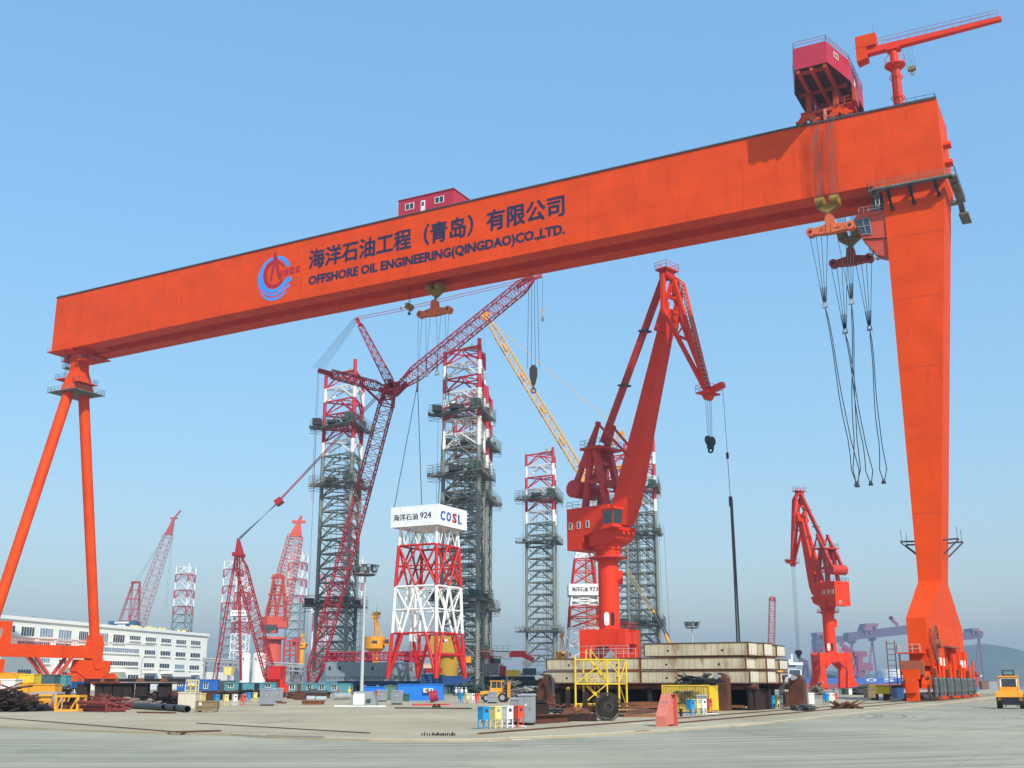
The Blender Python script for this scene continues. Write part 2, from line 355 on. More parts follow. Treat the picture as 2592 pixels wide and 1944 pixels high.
# ================================================================ hills
def hill(name,prof,y0,depth,mat,label):
    m=MB(); n=len(prof); rows=7
    for j in range(rows):
        t=j/(rows-1); 
        for x,h in prof:
            hh=h*math.sin(min(1,t*1.6)*math.pi/2)+ (h*.09*(random.random()-.5) if 0<j else 0); m.v.append(V((x+ (random.random()-.5)*30,y0+depth*t,-6+hh)))
    for j in range(rows-1):
        for i in range(n-1): m.f.append((j*n+i,j*n+i+1,(j+1)*n+i+1,(j+1)*n+i)); m.sm.append(True)
    solo(name,m,mat,label,'hill',kind='structure')
HILLM=paint('hill_scrub',(.07,.085,.05),.9,.4,.01,(.2,.18,.14),.4,0)
def pxh(pp,y):   # silhouette (photo pixels) -> (x, height) at depth y
    return [((p[0]-1296)*y/2977,max(4,(1728-p[1])*y/2977+8)) for p in pp]
hill('hill',pxh([(2350,1722),(2410,1702),(2450,1672),(2490,1655),(2520,1642),(2545,1632),(2570,1626),(2592,1627),(2640,1634),(2700,1650),(2800,1680),(2900,1712)],3500),3400,500,HILLM,'grey-green wooded hill in the haze at the right edge')
hill('hills',pxh([(-300,1712),(0,1706),(400,1700),(800,1699),(1200,1701),(1500,1703),(1800,1706),(1920,1700),(2040,1693),(2120,1697),(2200,1705),(2300,1711),(2420,1716),(2600,1722)],3900),3800,300,HILLM,'low far shore in the haze beyond the harbour')
# ================================================================ gantry crane
G=thing('gantry_crane','huge orange gantry crane with lettering, spanning the whole yard','gantry crane',W(-29.5,210,0))
RC=211.4; RF=205.; RB=217.8
def zt(u): return float(np.interp(u,[-252,-139,-52,-20],[105.9,107.35,107.85,107.4]))
def zb(u): return float(np.interp(u,[-251,-186,-90,-42,-20],[90.3,91.6,92.45,92.7,92.3]))
us=[-252+232*i/16 for i in range(17)]
m=MB()
BWD=4.4     # each of the twin boxes
for ra,rb in ((RF,RF+BWD),(RB-BWD,RB)):
    for a,b in zip(us,us[1:]):
        m.hex([W(a,ra,zb(a)),W(b,ra,zb(b)),W(b,rb,zb(b)),W(a,rb,zb(a))],[W(a,ra,zt(a)),W(b,ra,zt(b)),W(b,rb,zt(b)),W(a,rb,zt(a))])
# recessed soffit joining the boxes, end diaphragms
for a,b in zip(us,us[1:]):
    ra,rb=RF+BWD,RB-BWD
    m.hex([W(a,ra,zb(a)+2.2),W(b,ra,zb(b)+2.2),W(b,rb,zb(b)+2.2),W(a,rb,zb(a)+2.2)],[W(a,ra,zb(a)+3),W(b,ra,zb(b)+3),W(b,rb,zb(b)+3),W(a,rb,zb(a)+3)])
m.ubox(-252,-238,RF+BWD,RB-BWD,91,105.5); m.ubox(-33.5,-20.01,RF+BWD,RB-BWD,92.6,107.2)
girder=part('girder',m,ORANGE,G)
m=MB()
for r in (RF+.0,RB-.0):
    for a,b in zip(us,us[1:]): m.beam(W(a,r,zt(a)+.12),W(b,r,zt(b)+.12),.5,.3)
part('rail_edge',m,DGREY,girder)
# stiffener welds and seam lines: slightly proud plates on the front web
for k in range(1,23):
    u=-252+232*k/23; m=MB()
    m.ubox(u-.05,u+.05,RF-.02,RF-.002,zb(u)+.1,zt(u)-.1); part('weld_seam',m,paint('seam_orange',(.5,.042,.004),.6,.1,.2),girder)
for ff in (.33,.67):
    m=MB()
    for a,b in zip(us,us[1:]): m.hex([W(a,RF-.018,lerp(zb(a),zt(a),ff)-.03),W(b,RF-.018,lerp(zb(b),zt(b),ff)-.03),W(b,RF-.002,lerp(zb(b),zt(b),ff)-.03),W(a,RF-.002,lerp(zb(a),zt(a),ff)-.03)],[W(a,RF-.018,lerp(zb(a),zt(a),ff)+.03),W(b,RF-.018,lerp(zb(b),zt(b),ff)+.03),W(b,RF-.002,lerp(zb(b),zt(b),ff)+.03),W(a,RF-.002,lerp(zb(a),zt(a),ff)+.03)])
    part('weld_seam',m,MATS['seam_orange'],girder)
SEAMS=[]
for z in (31,44,57,70,82):
    m=MB(); f=(z-19.4)/72.2; ur_=lerp(-27.3,-20.1,f); m.ubox(-31.05,ur_-.02,205.97,205.995,z-.05,z+.05); m.ubox(ur_+.004,ur_+.03,206.02,214.3,z-.05,z+.05); m_=m
    SEAMS.append(m)
# lettering
f=lambda p:p
def face(u,v,r=RF-.03): return W(u,r,zb(u)+v)
a=aR(r1(447,697),RF); b=aR(r1(2035,358),RF)
ua,va=a.dot(U),a.z-zb(a.dot(U)); ub,vb=b.dot(U),b.z-zb(b.dot(U))
hc=aR(r1(530,575),RF).z-aR(r1(530,690),RF).z
m=MB()
for k,(dx,dy) in enumerate(((0,0),(.16,0),(-.16,0),(0,.14),(0,-.14),(.12,.1),(-.12,-.1))):   # thickened strokes
    text(m,'海洋石油工程（青岛）有限公司',(ua+dx,va+dy,0),V((1,0,0)),V((0,1,0)),hc*1.06,ub-ua,0,f=lambda p,k=k:face(p.x,p.y+(vb-va)*(p.x-ua)/(ub-ua),RF-.03-.004*k))
part('lettering',m,NAVY,girder)
a=aR(r1(445,790),RF); b=aR(r1(2040,468),RF); ua,va=a.dot(U),a.z-zb(a.dot(U)); ub,vb=b.dot(U),b.z-zb(b.dot(U))
hc=aR(r1(470,733),RF).z-aR(r1(470,783),RF).z
m=MB()
for k,(dx,dy) in enumerate(((0,0),(.09,0),(-.09,0),(.0,.07),(.0,-.07))):
    text(m,'OFFSHORE OIL ENGINEERING(QINGDAO)CO.,LTD.',(ua+dx,va+dy,0),V((1,0,0)),V((0,1,0)),hc*1.42,ub-ua,.022,f=lambda p,k=k:face(p.x,p.y-.75+(vb-va)*(p.x-ua)/(ub-ua),RF-.03-.004*k))
part('lettering',m,NAVY,girder)
# emblem
def em(loops,mat,name,r=RF-.03):
    m=MB()
    for l in loops: m.flat([[aR(e7(*p),r) for p in q] for q in (l if isinstance(l[0],list) else [l])])
    return part(name,m,mat,girder)
em([[(580,440),(680,445),(770,490),(840,570),(885,665),(790,685),(750,610),(690,550),(620,515),(575,510)],
 [(470,475),(380,510),(280,600),(190,730),(135,880),(115,1020),(135,1140),(190,1220),(280,1280),(400,1310),(500,1295),(620,1250),(720,1170),(800,1080),(895,1015),(905,920),(830,930),(760,970),(700,1060),(640,1130),(560,1190),(460,1225),(370,1210),(300,1150),(250,1060),(230,930),(245,800),(290,690),(350,610),(410,555),(475,525)],
 [(113,1110),(160,1210),(250,1290),(380,1338),(500,1320),(640,1258),(740,1188),(830,1110),(875,1085),(850,1165),(780,1200),(690,1280),(580,1350),(450,1390),(330,1370),(230,1310),(150,1220)],
 [(150,1240),(220,1335),(330,1415),(450,1425),(600,1385),(710,1305),(800,1240),(760,1310),(650,1410),(540,1470),(420,1485),(330,1470),(250,1420),(190,1340)]],EBLUE,'emblem_wave')
em([[(580,545),(650,580),(720,640),(755,690),(710,705),(680,660),(630,620),(575,600)],
 [(480,545),(400,590),(330,660),(270,770),(245,900),(260,1040),(310,1140),(390,1190),(490,1195),(580,1160),(660,1090),(715,970),(670,980),(610,1060),(540,1110),(470,1120),(390,1090),(330,1010),(310,910),(330,800),(380,700),(450,640),(480,600)]],ERED,'emblem_ring')
em([[(510,330),(545,330),(570,500),(580,560),(600,700),(640,900),(665,970),(590,985),(570,880),(545,740),(530,600),(515,600),(500,740),(460,900),(440,1020),(395,1035),(420,900),(445,740),(470,600),(480,500)],
 [(655,775),(690,765),(675,965),(640,890)],
 [[(730,770),(830,740),(815,880),(710,905)],[(755,800),(795,790),(785,855),(745,865)]],[[(870,720),(975,690),(955,845),(850,870)],[(900,755),(940,745),(925,805),(890,815)]],
 [(1010,690),(1115,665),(1105,715),(1040,730),(1035,780),(1100,765),(1085,815),(1000,835)]],ERED,'emblem_derrick',RF-.05)
# girder roof railings and end hoods
m=MB(); m.railing([W(-27,RF+.4,zt(-27)),W(-20.3,RF+.4,zt(-20)),W(-20.3,RB-.4,zt(-20)),W(-27,RB-.4,zt(-27))],1.3,1.6,.05)
m.railing([W(-251,RF+3,zt(-250)),W(-251.6,RF+.5,zt(-250))],1.2,1,.05)
part('railing',m,DGREY,G)
for z in (99.2,95.6):
    m=MB(); pr=[]
    for k in range(9): t=math.pi*k/8; pr.append((math.cos(t),math.sin(t)))
    c=W(-20,RF+4,z); m.prism([c+R*(1.1*x)+Z*(1.0*y) for x,y in pr],U*1.3); part('vent_hood',m,ORANGE,G)
# rigid leg
m=MB()
m.hex([W(-31,206,19.4),W(-27.3,206,19.4),W(-27.3,214.4,19.4),W(-31,214.4,19.4)],[W(-31.1,206,91.6),W(-20.1,206,91.6),W(-20.1,214.6,91.6),W(-31.1,214.6,91.6)])
rigid=part('rigid_leg',m,ORANGE,G)
for q_ in SEAMS: part('weld_seam',q_,MATS['seam_orange'],rigid)
m=MB()
m.hex([W(-31.1,RF+.02,91.4),W(-20.02,RF+.02,91.4),W(-20.02,RB-.02,91.4),W(-31.1,RB-.02,91.4)],[W(-33,RF+.03,zb(-33)+.02),W(-20.05,RF+.03,zb(-20)+.2),W(-20.05,RB-.03,zb(-20)+.2),W(-33,RB-.03,zb(-33)+.02)])
part('leg_head',m,ORANGE,rigid)
m=MB()
R0,R1=188.5,231.5; u0,u1=-30.7,-27.75
m.hex([W(u0,R0,12.4),W(u1,R0,12.4),W(u1,R1,12.4),W(u0,R1,12.4)],[W(-31,206.01,19.39),W(-27.31,206.01,19.39),W(-27.31,214.39,19.39),W(-31,214.39,19.39)])
m.ubox(u0,u1,R0,203,5.2,12.38); m.ubox(u0,u1,217,R1,5.2,12.38); m.ubox(u0,u1,203.02,216.98,8.6,12.37)
m.ubox(u0+.4,u1-.4,208,212,3.0,8.6)
part('leg_base',m,ORANGE,rigid)
# balancers: tapered boxes over the wheel bogies
for rc in (186.,193.6,201.2,208.8,216.4,224.,231.6):
    m=MB()
    for du in (-31.0,-28.3):
        c=lambda dr,z:W(du,rc+dr,z)
        m.prism([c(-3.5,1.9),c(3.5,1.9),c(3.5,2.5),c(1.1,4.4),c(-1.1,4.4),c(-3.5,2.5)],U*.7)
    m.ubox(-30.3,-28.31,rc-.8,rc+.8,3.2,5.25)
    bo=part('wheel_bogie',m,ORANGE,G)
    m=MB()
    for dr in (-2.6,2.6): m.ubox(-27.58,-27.3,rc+dr-.5,rc+dr+.5,1.0,2.4); m.tube(W(-27.6,rc+dr,3.4),W(-27.25,rc+dr,3.4),.3,n=8)
    part('bracket',m,RUST,bo)
    for du in (-31.,-27.9):
        for dr in (-2.7,-.9,.9,2.7):
            m=MB(); m.tube(W(du-.25,rc+dr,.66),W(du+.25,rc+dr,.66),.52,n=12); part('wheel',m,DGREY,bo)
for k in range(12):
    rc=185.2+k*4.25+(.7 if k%2 else 0); m=MB(); c=W(-26.75,rc,0); m.tube(c+Z*.55,c+Z*1.2,.3,n=10); m.tube(c+Z*1.2,c+Z*2.2,.42,n=12); m.tube(c+Z*2.2,c+Z*2.35,.5,n=12); m.tube(c+Z*2.35,c+Z*3.2,.4,n=12); m.tube(c+Z*3.2,c+Z*3.45,.44,.3,n=12)
    mo=part('drive_motor',m,MOTOR,G); m=MB(); m.ubox(-27.4,-26.2,rc-.75,rc+.75,.25,.6); m.beam(W(-26.9,rc+1.9,.4),W(-26.9,rc+1.9,4.8+(k%3)*.9),.32,.32); m.beam(W(-26.9,rc+.6,2.0),W(-26.9,rc+1.9,2.4),.2,.2); part('motor_base',m,ORANGE if k%3 else RUST,mo)
for a_,b_ in ((181.2,182.2),(235.8,236.8)):
    m=MB(); m.ubox(-30.4,-28.6,a_,b_,.1,3.2); m.ubox(-30.7,-28.3,a_+.1,b_-.1,3.2,4.6); m.ubox(-30.2,-28.8,a_-.5,a_,1.2,2.0); part('buffer_end',m,ORANGE,G)
m=MB(); m.ubox(-31.2,-27.9,183,184.2,3.8,5.9); m.ubox(-30.9,-30.2,182.4,183,2.6,4.4); part('equipment_box',m,paint('brown_box',(.3,.08,.03),.6,.2,.6),G)
for rc in (190.5,199.2,213.5,221.,228.):
    m=MB(); m.prism([W(-27.7,rc-1.6,4.4),W(-27.7,rc+1.6,4.4),W(-27.7,rc+2.4,7.6),W(-27.7,rc-2.4,7.6)],U*.25); m.beam(W(-27.4,rc-1.4,3.9),W(-27.4,rc-2.3,8.2),.3); m.beam(W(-27.4,rc+1.4,3.9),W(-27.4,rc+2.3,8.2),.3); part('gusset',m,ORANGE,G)
m=MB(); m.ubox(-27.74,-26.6,203.2,216.8,8.35,8.6); part('canopy',m,paint('canopy_rust',(.22,.07,.03),.7,.3,.5),G)
# cable reel, walkway and ladder at the near end
m=MB(); c=W(-27.2,192,8.6); m.ring(c,2.9,2.75,.3,28,U); m.ring(c,1.7,1.58,.3,24,U); m.ring(c,.7,.2,.9,12,U)
for k in range(14):
    t=2*math.pi*k/14; m.beam(c+U*.18,c+U*.18+(R*math.cos(t)+Z*math.sin(t))*2.8,.11,.08)
part('cable_reel',m,paint('reel_brown',(.28,.08,.04),.6,.3,.6),G)
m=MB(); m.ubox(-31.9,-28.2,184.6,188.4,7.0,7.15); m.ubox(-30,-28.4,185,187.5,7.15,8.2); w_=part('walkway',m,ORANGE,G)
m=MB(); m.railing([W(-31.8,188.2,7.15),W(-31.8,184.7,7.15),W(-28.4,184.7,7.15)],1.2,1,.05); part('railing',m,GALV,w_)
m=MB(); m.ladder(W(-32.6,184.4,.6),W(-32.6,184.4,8.9),1.2,U,.09,.8); m.ladder(W(-31.95,187.5,.2),W(-31.95,187.5,7),.8,R,.06,.6); part('ladder',m,RUST,G)
for rr in (196.,222.):
    m=MB(); m.ubox(-27.2,-26.9,rr-2.6,rr+2.6,5.3,6.5); part('data_plate',m,WHITE,G)
for rr in (205,214.5):
    m=MB(); m.beam(W(-27.6,rr,.2),W(-27.6,rr-1.8,7.5),.22); m.beam(W(-27.6,rr-3.4,.2),W(-27.6,rr-1.8,7.5),.22)
    for k in range(6): m.beam(W(-27.6,rr-3.4+.26*k,.8+1.1*k),W(-27.6,rr-.26*k,.8+1.1*k),.1)
    part('access_ladder',m,ORANGE,G)
# floodlight brackets on the leg
m=MB()
for u,s in ((-31,-1),(-26.6,1)):
    for r in (207.5,213): 
        m.beam(W(u,r,26.4),W(u+2.6*s,r,26.5),.2,.28); m.beam(W(u,r,24),W(u+2.6*s,r,26.4),.2,.24); m.tube(W(u+2.4*s,r,26.5),W(u+2.4*s,r,28.6),.05,n=4)
part('bracket',m,DGREY,G)
# hanging platform round the top of the rigid leg
m=MB(); 
zz=91.0; a0,a1,b0,b1=-32.6,-18.6,203.6,216.8
for c,d in (((a0,b0),(a1,b0)),((a1,b0),(a1,b1)),((a1,b1),(a0,b1)),((a0,b1),(a0,b0))):
    m.beam(W(c[0],c[1],zz),W(d[0],d[1],zz),1.5,.35)
m.railing([W(a0-.6,b0-.6,zz+.2),W(a1+.6,b0-.6,zz+.2),W(a1+.6,b1+.6,zz+.2),W(a0-.6,b1+.6,zz+.2),W(a0-.6,b0-.6,zz+.2)],1.2,1.4,.05)
for t in range(3):
    m.beam(W(a1+.3,b0+3+3*t,zz-.3-1.4*t),W(a1+.3,b0+6+3*t,zz-1.7-1.4*t),1.0,.3); 
m.ubox(a1-.3,a1+1.4,b0+8,b1,zz-4.6,zz-4.2)
pl=part('service_platform',m,SCAF,G)
for u,l in ((-29.9,3.4),(-26,3),(-21.6,2.3)):
    m=MB(); m.ubox(u-.25,u+.25,203.9,205.9,zz-1.1,zz-.2); m.beam(W(u,204.8,zz-1),W(u+.3,205.4,zz-l),.35); m.ubox(u,u+.6,205.2,205.9,zz-l-.3,zz-l+.2)
    part('clamp',m,BLACK,pl)
# driver's cab, hung inside the leg
cb=MB(); cl=[aR(h8(*p),206.6) for p in ((865,560),(1000,540),(1110,560),(1135,750),(940,705))]
zc=[c.z for c in cl]
m=MB(); m.prism([W(-36.9,206.3,86.9),W(-31.1,206.3,87.3),W(-31.0,206.3,82.4),W(-35.6,206.3,83.0)],R*3.2)
m.prism([W(-36.9,206.2,86.95),W(-36,206.2,87.9),W(-31.1,206.2,87.9),W(-31.1,206.2,87.32)],R*3.4)
m.prism([W(-35.5,206.6,82.9),W(-31.0,206.6,82.3),W(-31.0,206.6,78.6),W(-33,206.6,79.4)],R*2.6)
cabp=part('driver_cab',m,paint('cab_orange',(.5,.06,.025),.5,.1,.3),G)
m=MB(); m.prism([W(-36.6,206.25,86.7),W(-33.9,206.25,86.85),W(-33.8,206.25,83.6),W(-35.6,206.25,83.7)],-R*.06); part('window',m,GLASS,cabp)
m=MB()
for p,q in (((-36.6,86.7),(-33.9,86.85)),((-35.6,83.7),(-33.8,83.6)),((-36.1,85.3),(-33.85,85.3)),((-35.2,86.8),(-34.7,83.6)),((-33.9,86.85),(-33.8,83.6))): m.beam(W(p[0],206.1,p[1]),W(q[0],206.1,q[1]),.12,.12)
part('window_frame',m,GREYM,cabp)
m=MB(); m.railing([W(-35.8,206.4,87.9),W(-31.3,206.4,87.9)],1.3,1,.05); m.ladder(W(-32.2,206,88),W(-32.2,206,91),.7,U,.05); part('railing',m,GALV,cabp)
m=MB(); m.ubox(-34.6,-33.9,206.8,208,80,81.2); m.ubox(-33.6,-33,206.8,208,78.9,79.9); part('floodlight',m,GREYM,cabp)
m=MB(); m.ubox(-33.4,-31.12,207,213,85.5,91.2); part('stair_shaft',m,DGREY,G)
# ---- sheer (flexible) leg
UL=-245.
m=MB(); m.hex([W(UL-2.0,205.2,79.2),W(UL+2.3,205.2,79.2),W(UL+2.3,212.8,79.2),W(UL-2.0,212.8,79.2)],[W(UL-1.8,207.2,84.6),W(UL+1.9,207.2,84.6),W(UL+1.9,210.8,84.6),W(UL-1.8,210.8,84.6)])
m.hex([W(UL-1.8,207.2,84.601),W(UL+1.9,207.2,84.601),W(UL+1.9,210.8,84.601),W(UL-1.8,210.8,84.601)],[W(UL-1.5,207.4,89.4),W(UL+1.5,207.4,89.4),W(UL+1.5,210.6,89.4),W(UL-1.5,210.6,89.4)])
m.ubox(UL-2.6,UL+2.4,206.6,211.5,89.4,90.9)
head=part('leg_head',m,ORANGE,G)
for z,u0_,u1_,ra_,rb_,mt in ((87.9,UL-4.6,UL-1.5,206.6,211.6,ORANGE),(87.3,UL+1.5,UL+4.4,206.2,211.6,ORANGE),(85.9,UL-4.0,UL-1.6,206.6,209.6,SCAF),(82.6,UL-5.2,UL-1.8,205.6,211.6,ORANGE),(81.2,UL+1.9,UL+4.2,205.6,212.2,ORANGE),(78.6,UL-5.4,UL+5.2,203.8,214.0,SCAF)):
    m=MB(); m.ubox(u0_,u1_,ra_,rb_,z-.22,z); pf=part('service_platform',m,mt,head)
    m=MB(); m.railing([W(u0_,ra_+.1,z),W(u1_,ra_+.1,z),W(u1_,rb_-.1,z),W(u0_,rb_-.1,z),W(u0_,ra_+.1,z)],1.2,1.3,.045); part('railing',m,SCAF,pf)
m=MB(); m.ladder(W(UL-2.4,206.2,78.8),W(UL-2.2,206.8,87.8),.7,R,.05,.5); part('ladder',m,DGREY,head)
m=MB(); m.ubox(-252.6,-244,RF-1.0,RB+1,90.0,90.25); m.railing([W(-252.5,RF-.9,90.3),W(-252.5,RB,90.3)],1.2,1.4,.05); m.ubox(UL-4,UL-3,207,208,88,90); part('end_platform',m,ORANGE,G)
rf,rn=223.2,189.6
for rr,s in ((rn,-1),(rf,1)):
    m=MB(); p=W(UL,208.9+s*2.2,80.0); q=W(UL,rr,12.4); m.tube(p,q,1.45,1.3,n=20); leg=part('flexible_leg',m,ORANGE,G)
    m=MB(); m.tube(lerp(p,q,.985),lerp(p,q,.995),1.42,n=20); part('flange',m,paint('seam_dark',(.3,.05,.02),.6,.1,1),leg)
m=MB()
m.ubox(UL-1.5,UL+1.5,rn-3,rf+1.6,8.9,12.0)
for rr in (rn,rf): m.hex([W(UL-1.6,rr-1.9,12),W(UL+1.6,rr-1.9,12),W(UL+1.6,rr+1.9,12),W(UL-1.6,rr+1.9,12)],[W(UL-1.3,rr-1.5,15),W(UL+1.3,rr-1.5,15),W(UL+1.3,rr+1.2,15),W(UL-1.3,rr+1.2,15)])
m.prism([W(UL-1.55,rf-2,9),W(UL-1.55,rf+2,9),W(UL-1.55,rf+1.4,6.2),W(UL-1.55,rf-.6,6.2)],U*3.1)
m.prism([W(UL-1.55,rn-2,9),W(UL-1.55,rn+2,9),W(UL-1.55,rn+1.4,6.2),W(UL-1.55,rn-.6,6.2)],U*3.1)
sill=part('sill_beam',m,ORANGE,G)
m=MB(); m.railing([W(UL+1.3,rn+6,12),W(UL+1.3,rf-2,12)],1.5,.85,.05); part('railing',m,ORANGE,sill)
m=MB(); m.ubox(UL-1.2,UL+1.4,rn+1.2,rn+5.8,12.02,17.4); hs=part('electrical_house',m,ORANGE,sill)
m=MB(); m.ubox(UL+1.4,UL+1.46,rn+2.4,rn+3.0,13.5,15.6); part('door',m,GREYM,hs)
m=MB()
for a,b in ((203.6,208),(214.8,211)):
    for du in (-1.2,1.2): m.beam(W(UL+du,a,9),W(UL+du,b,4.4),.7,.7)
m.beam(W(UL,207,4.4),W(UL,211.8,4.4),3.4,.5); m.beam(W(UL+1.2,200.4,8.9),W(UL+1.2,206.4,4.4),.25,.25)
part('hanging_platform',m,paint('brace_red',(.5,.06,.03),.5,.1,.5),sill)
for rr in (rn,rf):
    m=MB(); c=lambda dr,z:W(UL-1.3,rr+dr,z)
    m.prism([c(-6.6,5.6),c(-5.8,8.6),c(4.8,8.2),c(4.8,5.6),c(.5,2.6),c(-1,2.6)],U*2.6)
    bal=part('balancer',m,ORANGE,G)
    for dr in (-6.2,5.2):
        m=MB(); c=lambda d,z:W(UL-1.0,rr+dr+d,z); m.prism([c(-3.9,1.9),c(3.9,1.9),c(3.6,3.2),c(1.4,5.2),c(-1.4,5.2),c(-3.6,3.2)],U*2.0); part('sub_balancer',m,ORANGE,bal)
        for d in (-2.9,-1,1,2.9):
            m=MB(); m.tube(W(UL-.4,rr+dr+d,.72),W(UL+.4,rr+dr+d,.72),.6,n=12); m.ubox(UL-.7,UL+.7,rr+dr+d-.5,rr+dr+d+.5,.9,2.0); part('wheel',m,DGREY,bal)
    m=MB(); m.tube(W(UL-1.5,rr,7.2),W(UL+1.5,rr,7.2),.55,n=14); part('pin',m,RUSTD,bal)
# ---- crane rails
for u,l in ((-28.2,'near rusty crane rail nearest the kerb running to the big leg'),(-31.8,'rusty crane rail just inside the one nearest the kerb')):
    m=MB(); rs=gr((1149,1857) if u<-30 else (1722,1836)).dot(R)
    m.beam(W(u,rs,.02),W(u,470,.02),.3,.03); m.beam(W(u,rs,.05),W(u,470,.05),.09,.06)
    solo('crane_rail',m,RUST,l,'rail','crane rails')
m=MB(); m.beam(aY(q1(-60,1228),0.1) if 0 else gr(q1(-60,1228),.05),gr(q1(1500,1352),.05),.09,.05); m.beam(gr(q1(1500,1352),.05),gr(q1(1873,1342),.05),.25,.08)
solo('steel_strip',m,RUST,'long rusty steel strip lying along the left foreground','steel strip')
m=MB(); m.beam(gr(q2(-10,1277),.05),gr(q2(1465,1362),.05),.07,.05); solo('steel_strip',m,RUST,'thin rusty steel strip crossing the middle of the bare yard','steel strip')
# ================================================================ on the girder: trolleys, cabins, jib crane
def winbox(par,org,ex,ez,nrm,w,h,name='window',panes=2,fm=None,gm=None,fw=.12):
    m=MB(); org=V(org); c=org+ex*(w/2)+ez*(h/2)
    m.box(c+nrm*.03,(w,.06,h),ex,nrm,ez); g=part(name,m,gm or GLASS,par)
    m=MB()
    for k in range(panes+1): m.box(org+ex*(w*k/panes)+ez*(h/2)+nrm*.06,(fw,.1,h+fw),ex,nrm,ez)
    for z in (0,h): m.box(org+ex*(w/2)+ez*z+nrm*.055,(w+fw,.09,fw),ex,nrm,ez)
    part('window_frame',m,fm or WHITE,g); return g
T=thing('hoist_trolley','dark red hoist trolley house straddling the right end of the gantry girder','trolley',W(-40.5,RC,108))
oct_=[(-43.5,196),(-37.4,196),(-35.1,205),(-35.1,218),(-37.4,227),(-43.5,227),(-45.9,218),(-45.9,205)]
m=MB(); z0,z1=115.0,119.5
b=[W(u,r,z0) for u,r in oct_]; t=[W(u,r,z1) for u,r in oct_]; n=8
m.add(b+t,[(i,(i+1)%n,n+(i+1)%n,n+i) for i in range(n)]+[tuple(range(n,2*n))])
house=part('machine_house',m,CRIMSON,T)
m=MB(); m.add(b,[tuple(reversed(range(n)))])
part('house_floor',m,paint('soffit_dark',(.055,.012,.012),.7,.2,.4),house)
m=MB()
for r in (197.2,205.5,211,217.5,225): m.beam(W(-45 if 203<r<220 else -43.2,r,z0-.35),W(-36 if 203<r<220 else -37.7,r,z0-.35),.55,.6)
for u in (-43,-40.5,-38): m.beam(W(u,196.2,z0-.4),W(u,226.8,z0-.4),.7,.7)
for k in range(8):
    r=199+k*3.6
    m.beam(W(-38,r,z0-.25),W(-36.2 if 203<r<220 else -37.4,r,z0-.25),.2,.35); m.beam(W(-43,r,z0-.25),W(-44.9 if 203<r<220 else -43.6,r,z0-.25),.2,.35)
part('floor_beam',m,paint('trolley_orange',(.4,.045,.012),.5,.1,.4),house)
m=MB(); m.railing([W(u,r,z1) for u,r in oct_]+[W(*oct_[0],z1)],1.2,1.5,.045); part('railing',m,RED,house)
a=W(-37.4,196,0);b_=W(-35.1,205,0); ex=(b_-a).normalized(); nr=ex.cross(Z)
winbox(house,W(-37.4,196,117.4)+ex*3.0,ex,Z,nr,1.6,1.1)
m=MB(); m.box(W(-35.0,209,116.3),(.8,.1,2.0),R,U,Z); part('door',m,WHITE,house)
m=MB()
for r in (205.6,217.2):
    for u in (-43.4,-38.2): m.beam(W(u,r,110.3),W(u,r,z0),.95,.8,R)
    m.beam(W(-45,r,110.3),W(-36,r,110.3),.8,.8)
m.beam(W(-40.4,205.2,107.6),W(-40.4,205.2,110.4),.6,.5); m.railing([W(-37.6,204.6,110.5),W(-35.2,204.6,110.5),W(-35.2,210,110.5)],1.2,1,.05)
m.ubox(-36.6,-35.0,204.6,212,110.3,110.45); m.ubox(-34.9,-34.3,204.6,208,110.6,113.6)
part('portal_frame',m,paint('trolley_orange',(.4,.045,.012),.5,.1,.4),T)
m=MB(); m.path([W(-42.4,206.5,112.6),W(-42.4,206.5,110.9),W(-42,206.5,110.5),W(-39.6,206.5,110.7)],.16,6); part('pipe',m,GALV,T)
for uc in (-43.7,-37.6):
    for r in (205.4,217.4):
        m=MB(); c=lambda du,z:W(uc+du,r-.35,z)
        m.prism([c(-1.9,109.0),c(1.9,109.0),c(1.2,109.9),c(.5,110.2),c(-.5,110.2),c(-1.2,109.9)],R*.7); bo=part('wheel_bogie',m,ORANGE,T)
        for du in (-1.3,1.3):
            m=MB(); m.ubox(uc+du-1.05,uc+du+1.05,r-.4,r+.4,108.5,108.95); m.prism([W(uc+du-.4,r-.42,108.1),W(uc+du+.4,r-.42,108.1),W(uc+du+.3,r-.42,108.5),W(uc+du-.3,r-.42,108.5)],R*.84); part('wheel_frame',m,ORANGE,bo)
            for d2 in (-.6,.6):
                m=MB(); m.tube(W(uc+du+d2,r-.3,108.3),W(uc+du+d2,r+.3,108.3),.42,n=10); part('wheel',m,DGREY,bo)
# lower trolley's machine house half hidden behind the girder edge
T2=thing('lower_trolley','red trolley cabin with white windows and door on top of the girder middle','trolley',W(-134,209,106))
ua,ub=-141.7,-126.5
m=MB(); m.ubox(ua,ub,209,218,107.0,113.55); hs=part('machine_house',m,CRIMSON,T2)
m=MB(); m.ubox(ua-.2,ub+.2,208.8,218.2,113.56,113.75); part('roof',m,paint('roof_red',(.3,.02,.035),.6,.1,.5),hs)
for x in (1048,1232):
    p=aR(r1(x,327 if x<1100 else 285),209); winbox(hs,W(p.dot(U),208.98,p.z),U,Z,-R,2.35,1.55)
p=aR(r1(1143,333),209)
m=MB(); m.box(W(p.dot(U)+.6,208.94,p.z+1.2),(1.15,.1,2.9),U,R,Z); dr=part('door',m,WHITE,hs)
m=MB(); m.box(W(p.dot(U)+.6,208.87,p.z+1.8),(.6,.05,1.0),U,R,Z); part('door_pane',m,GLASS,dr)
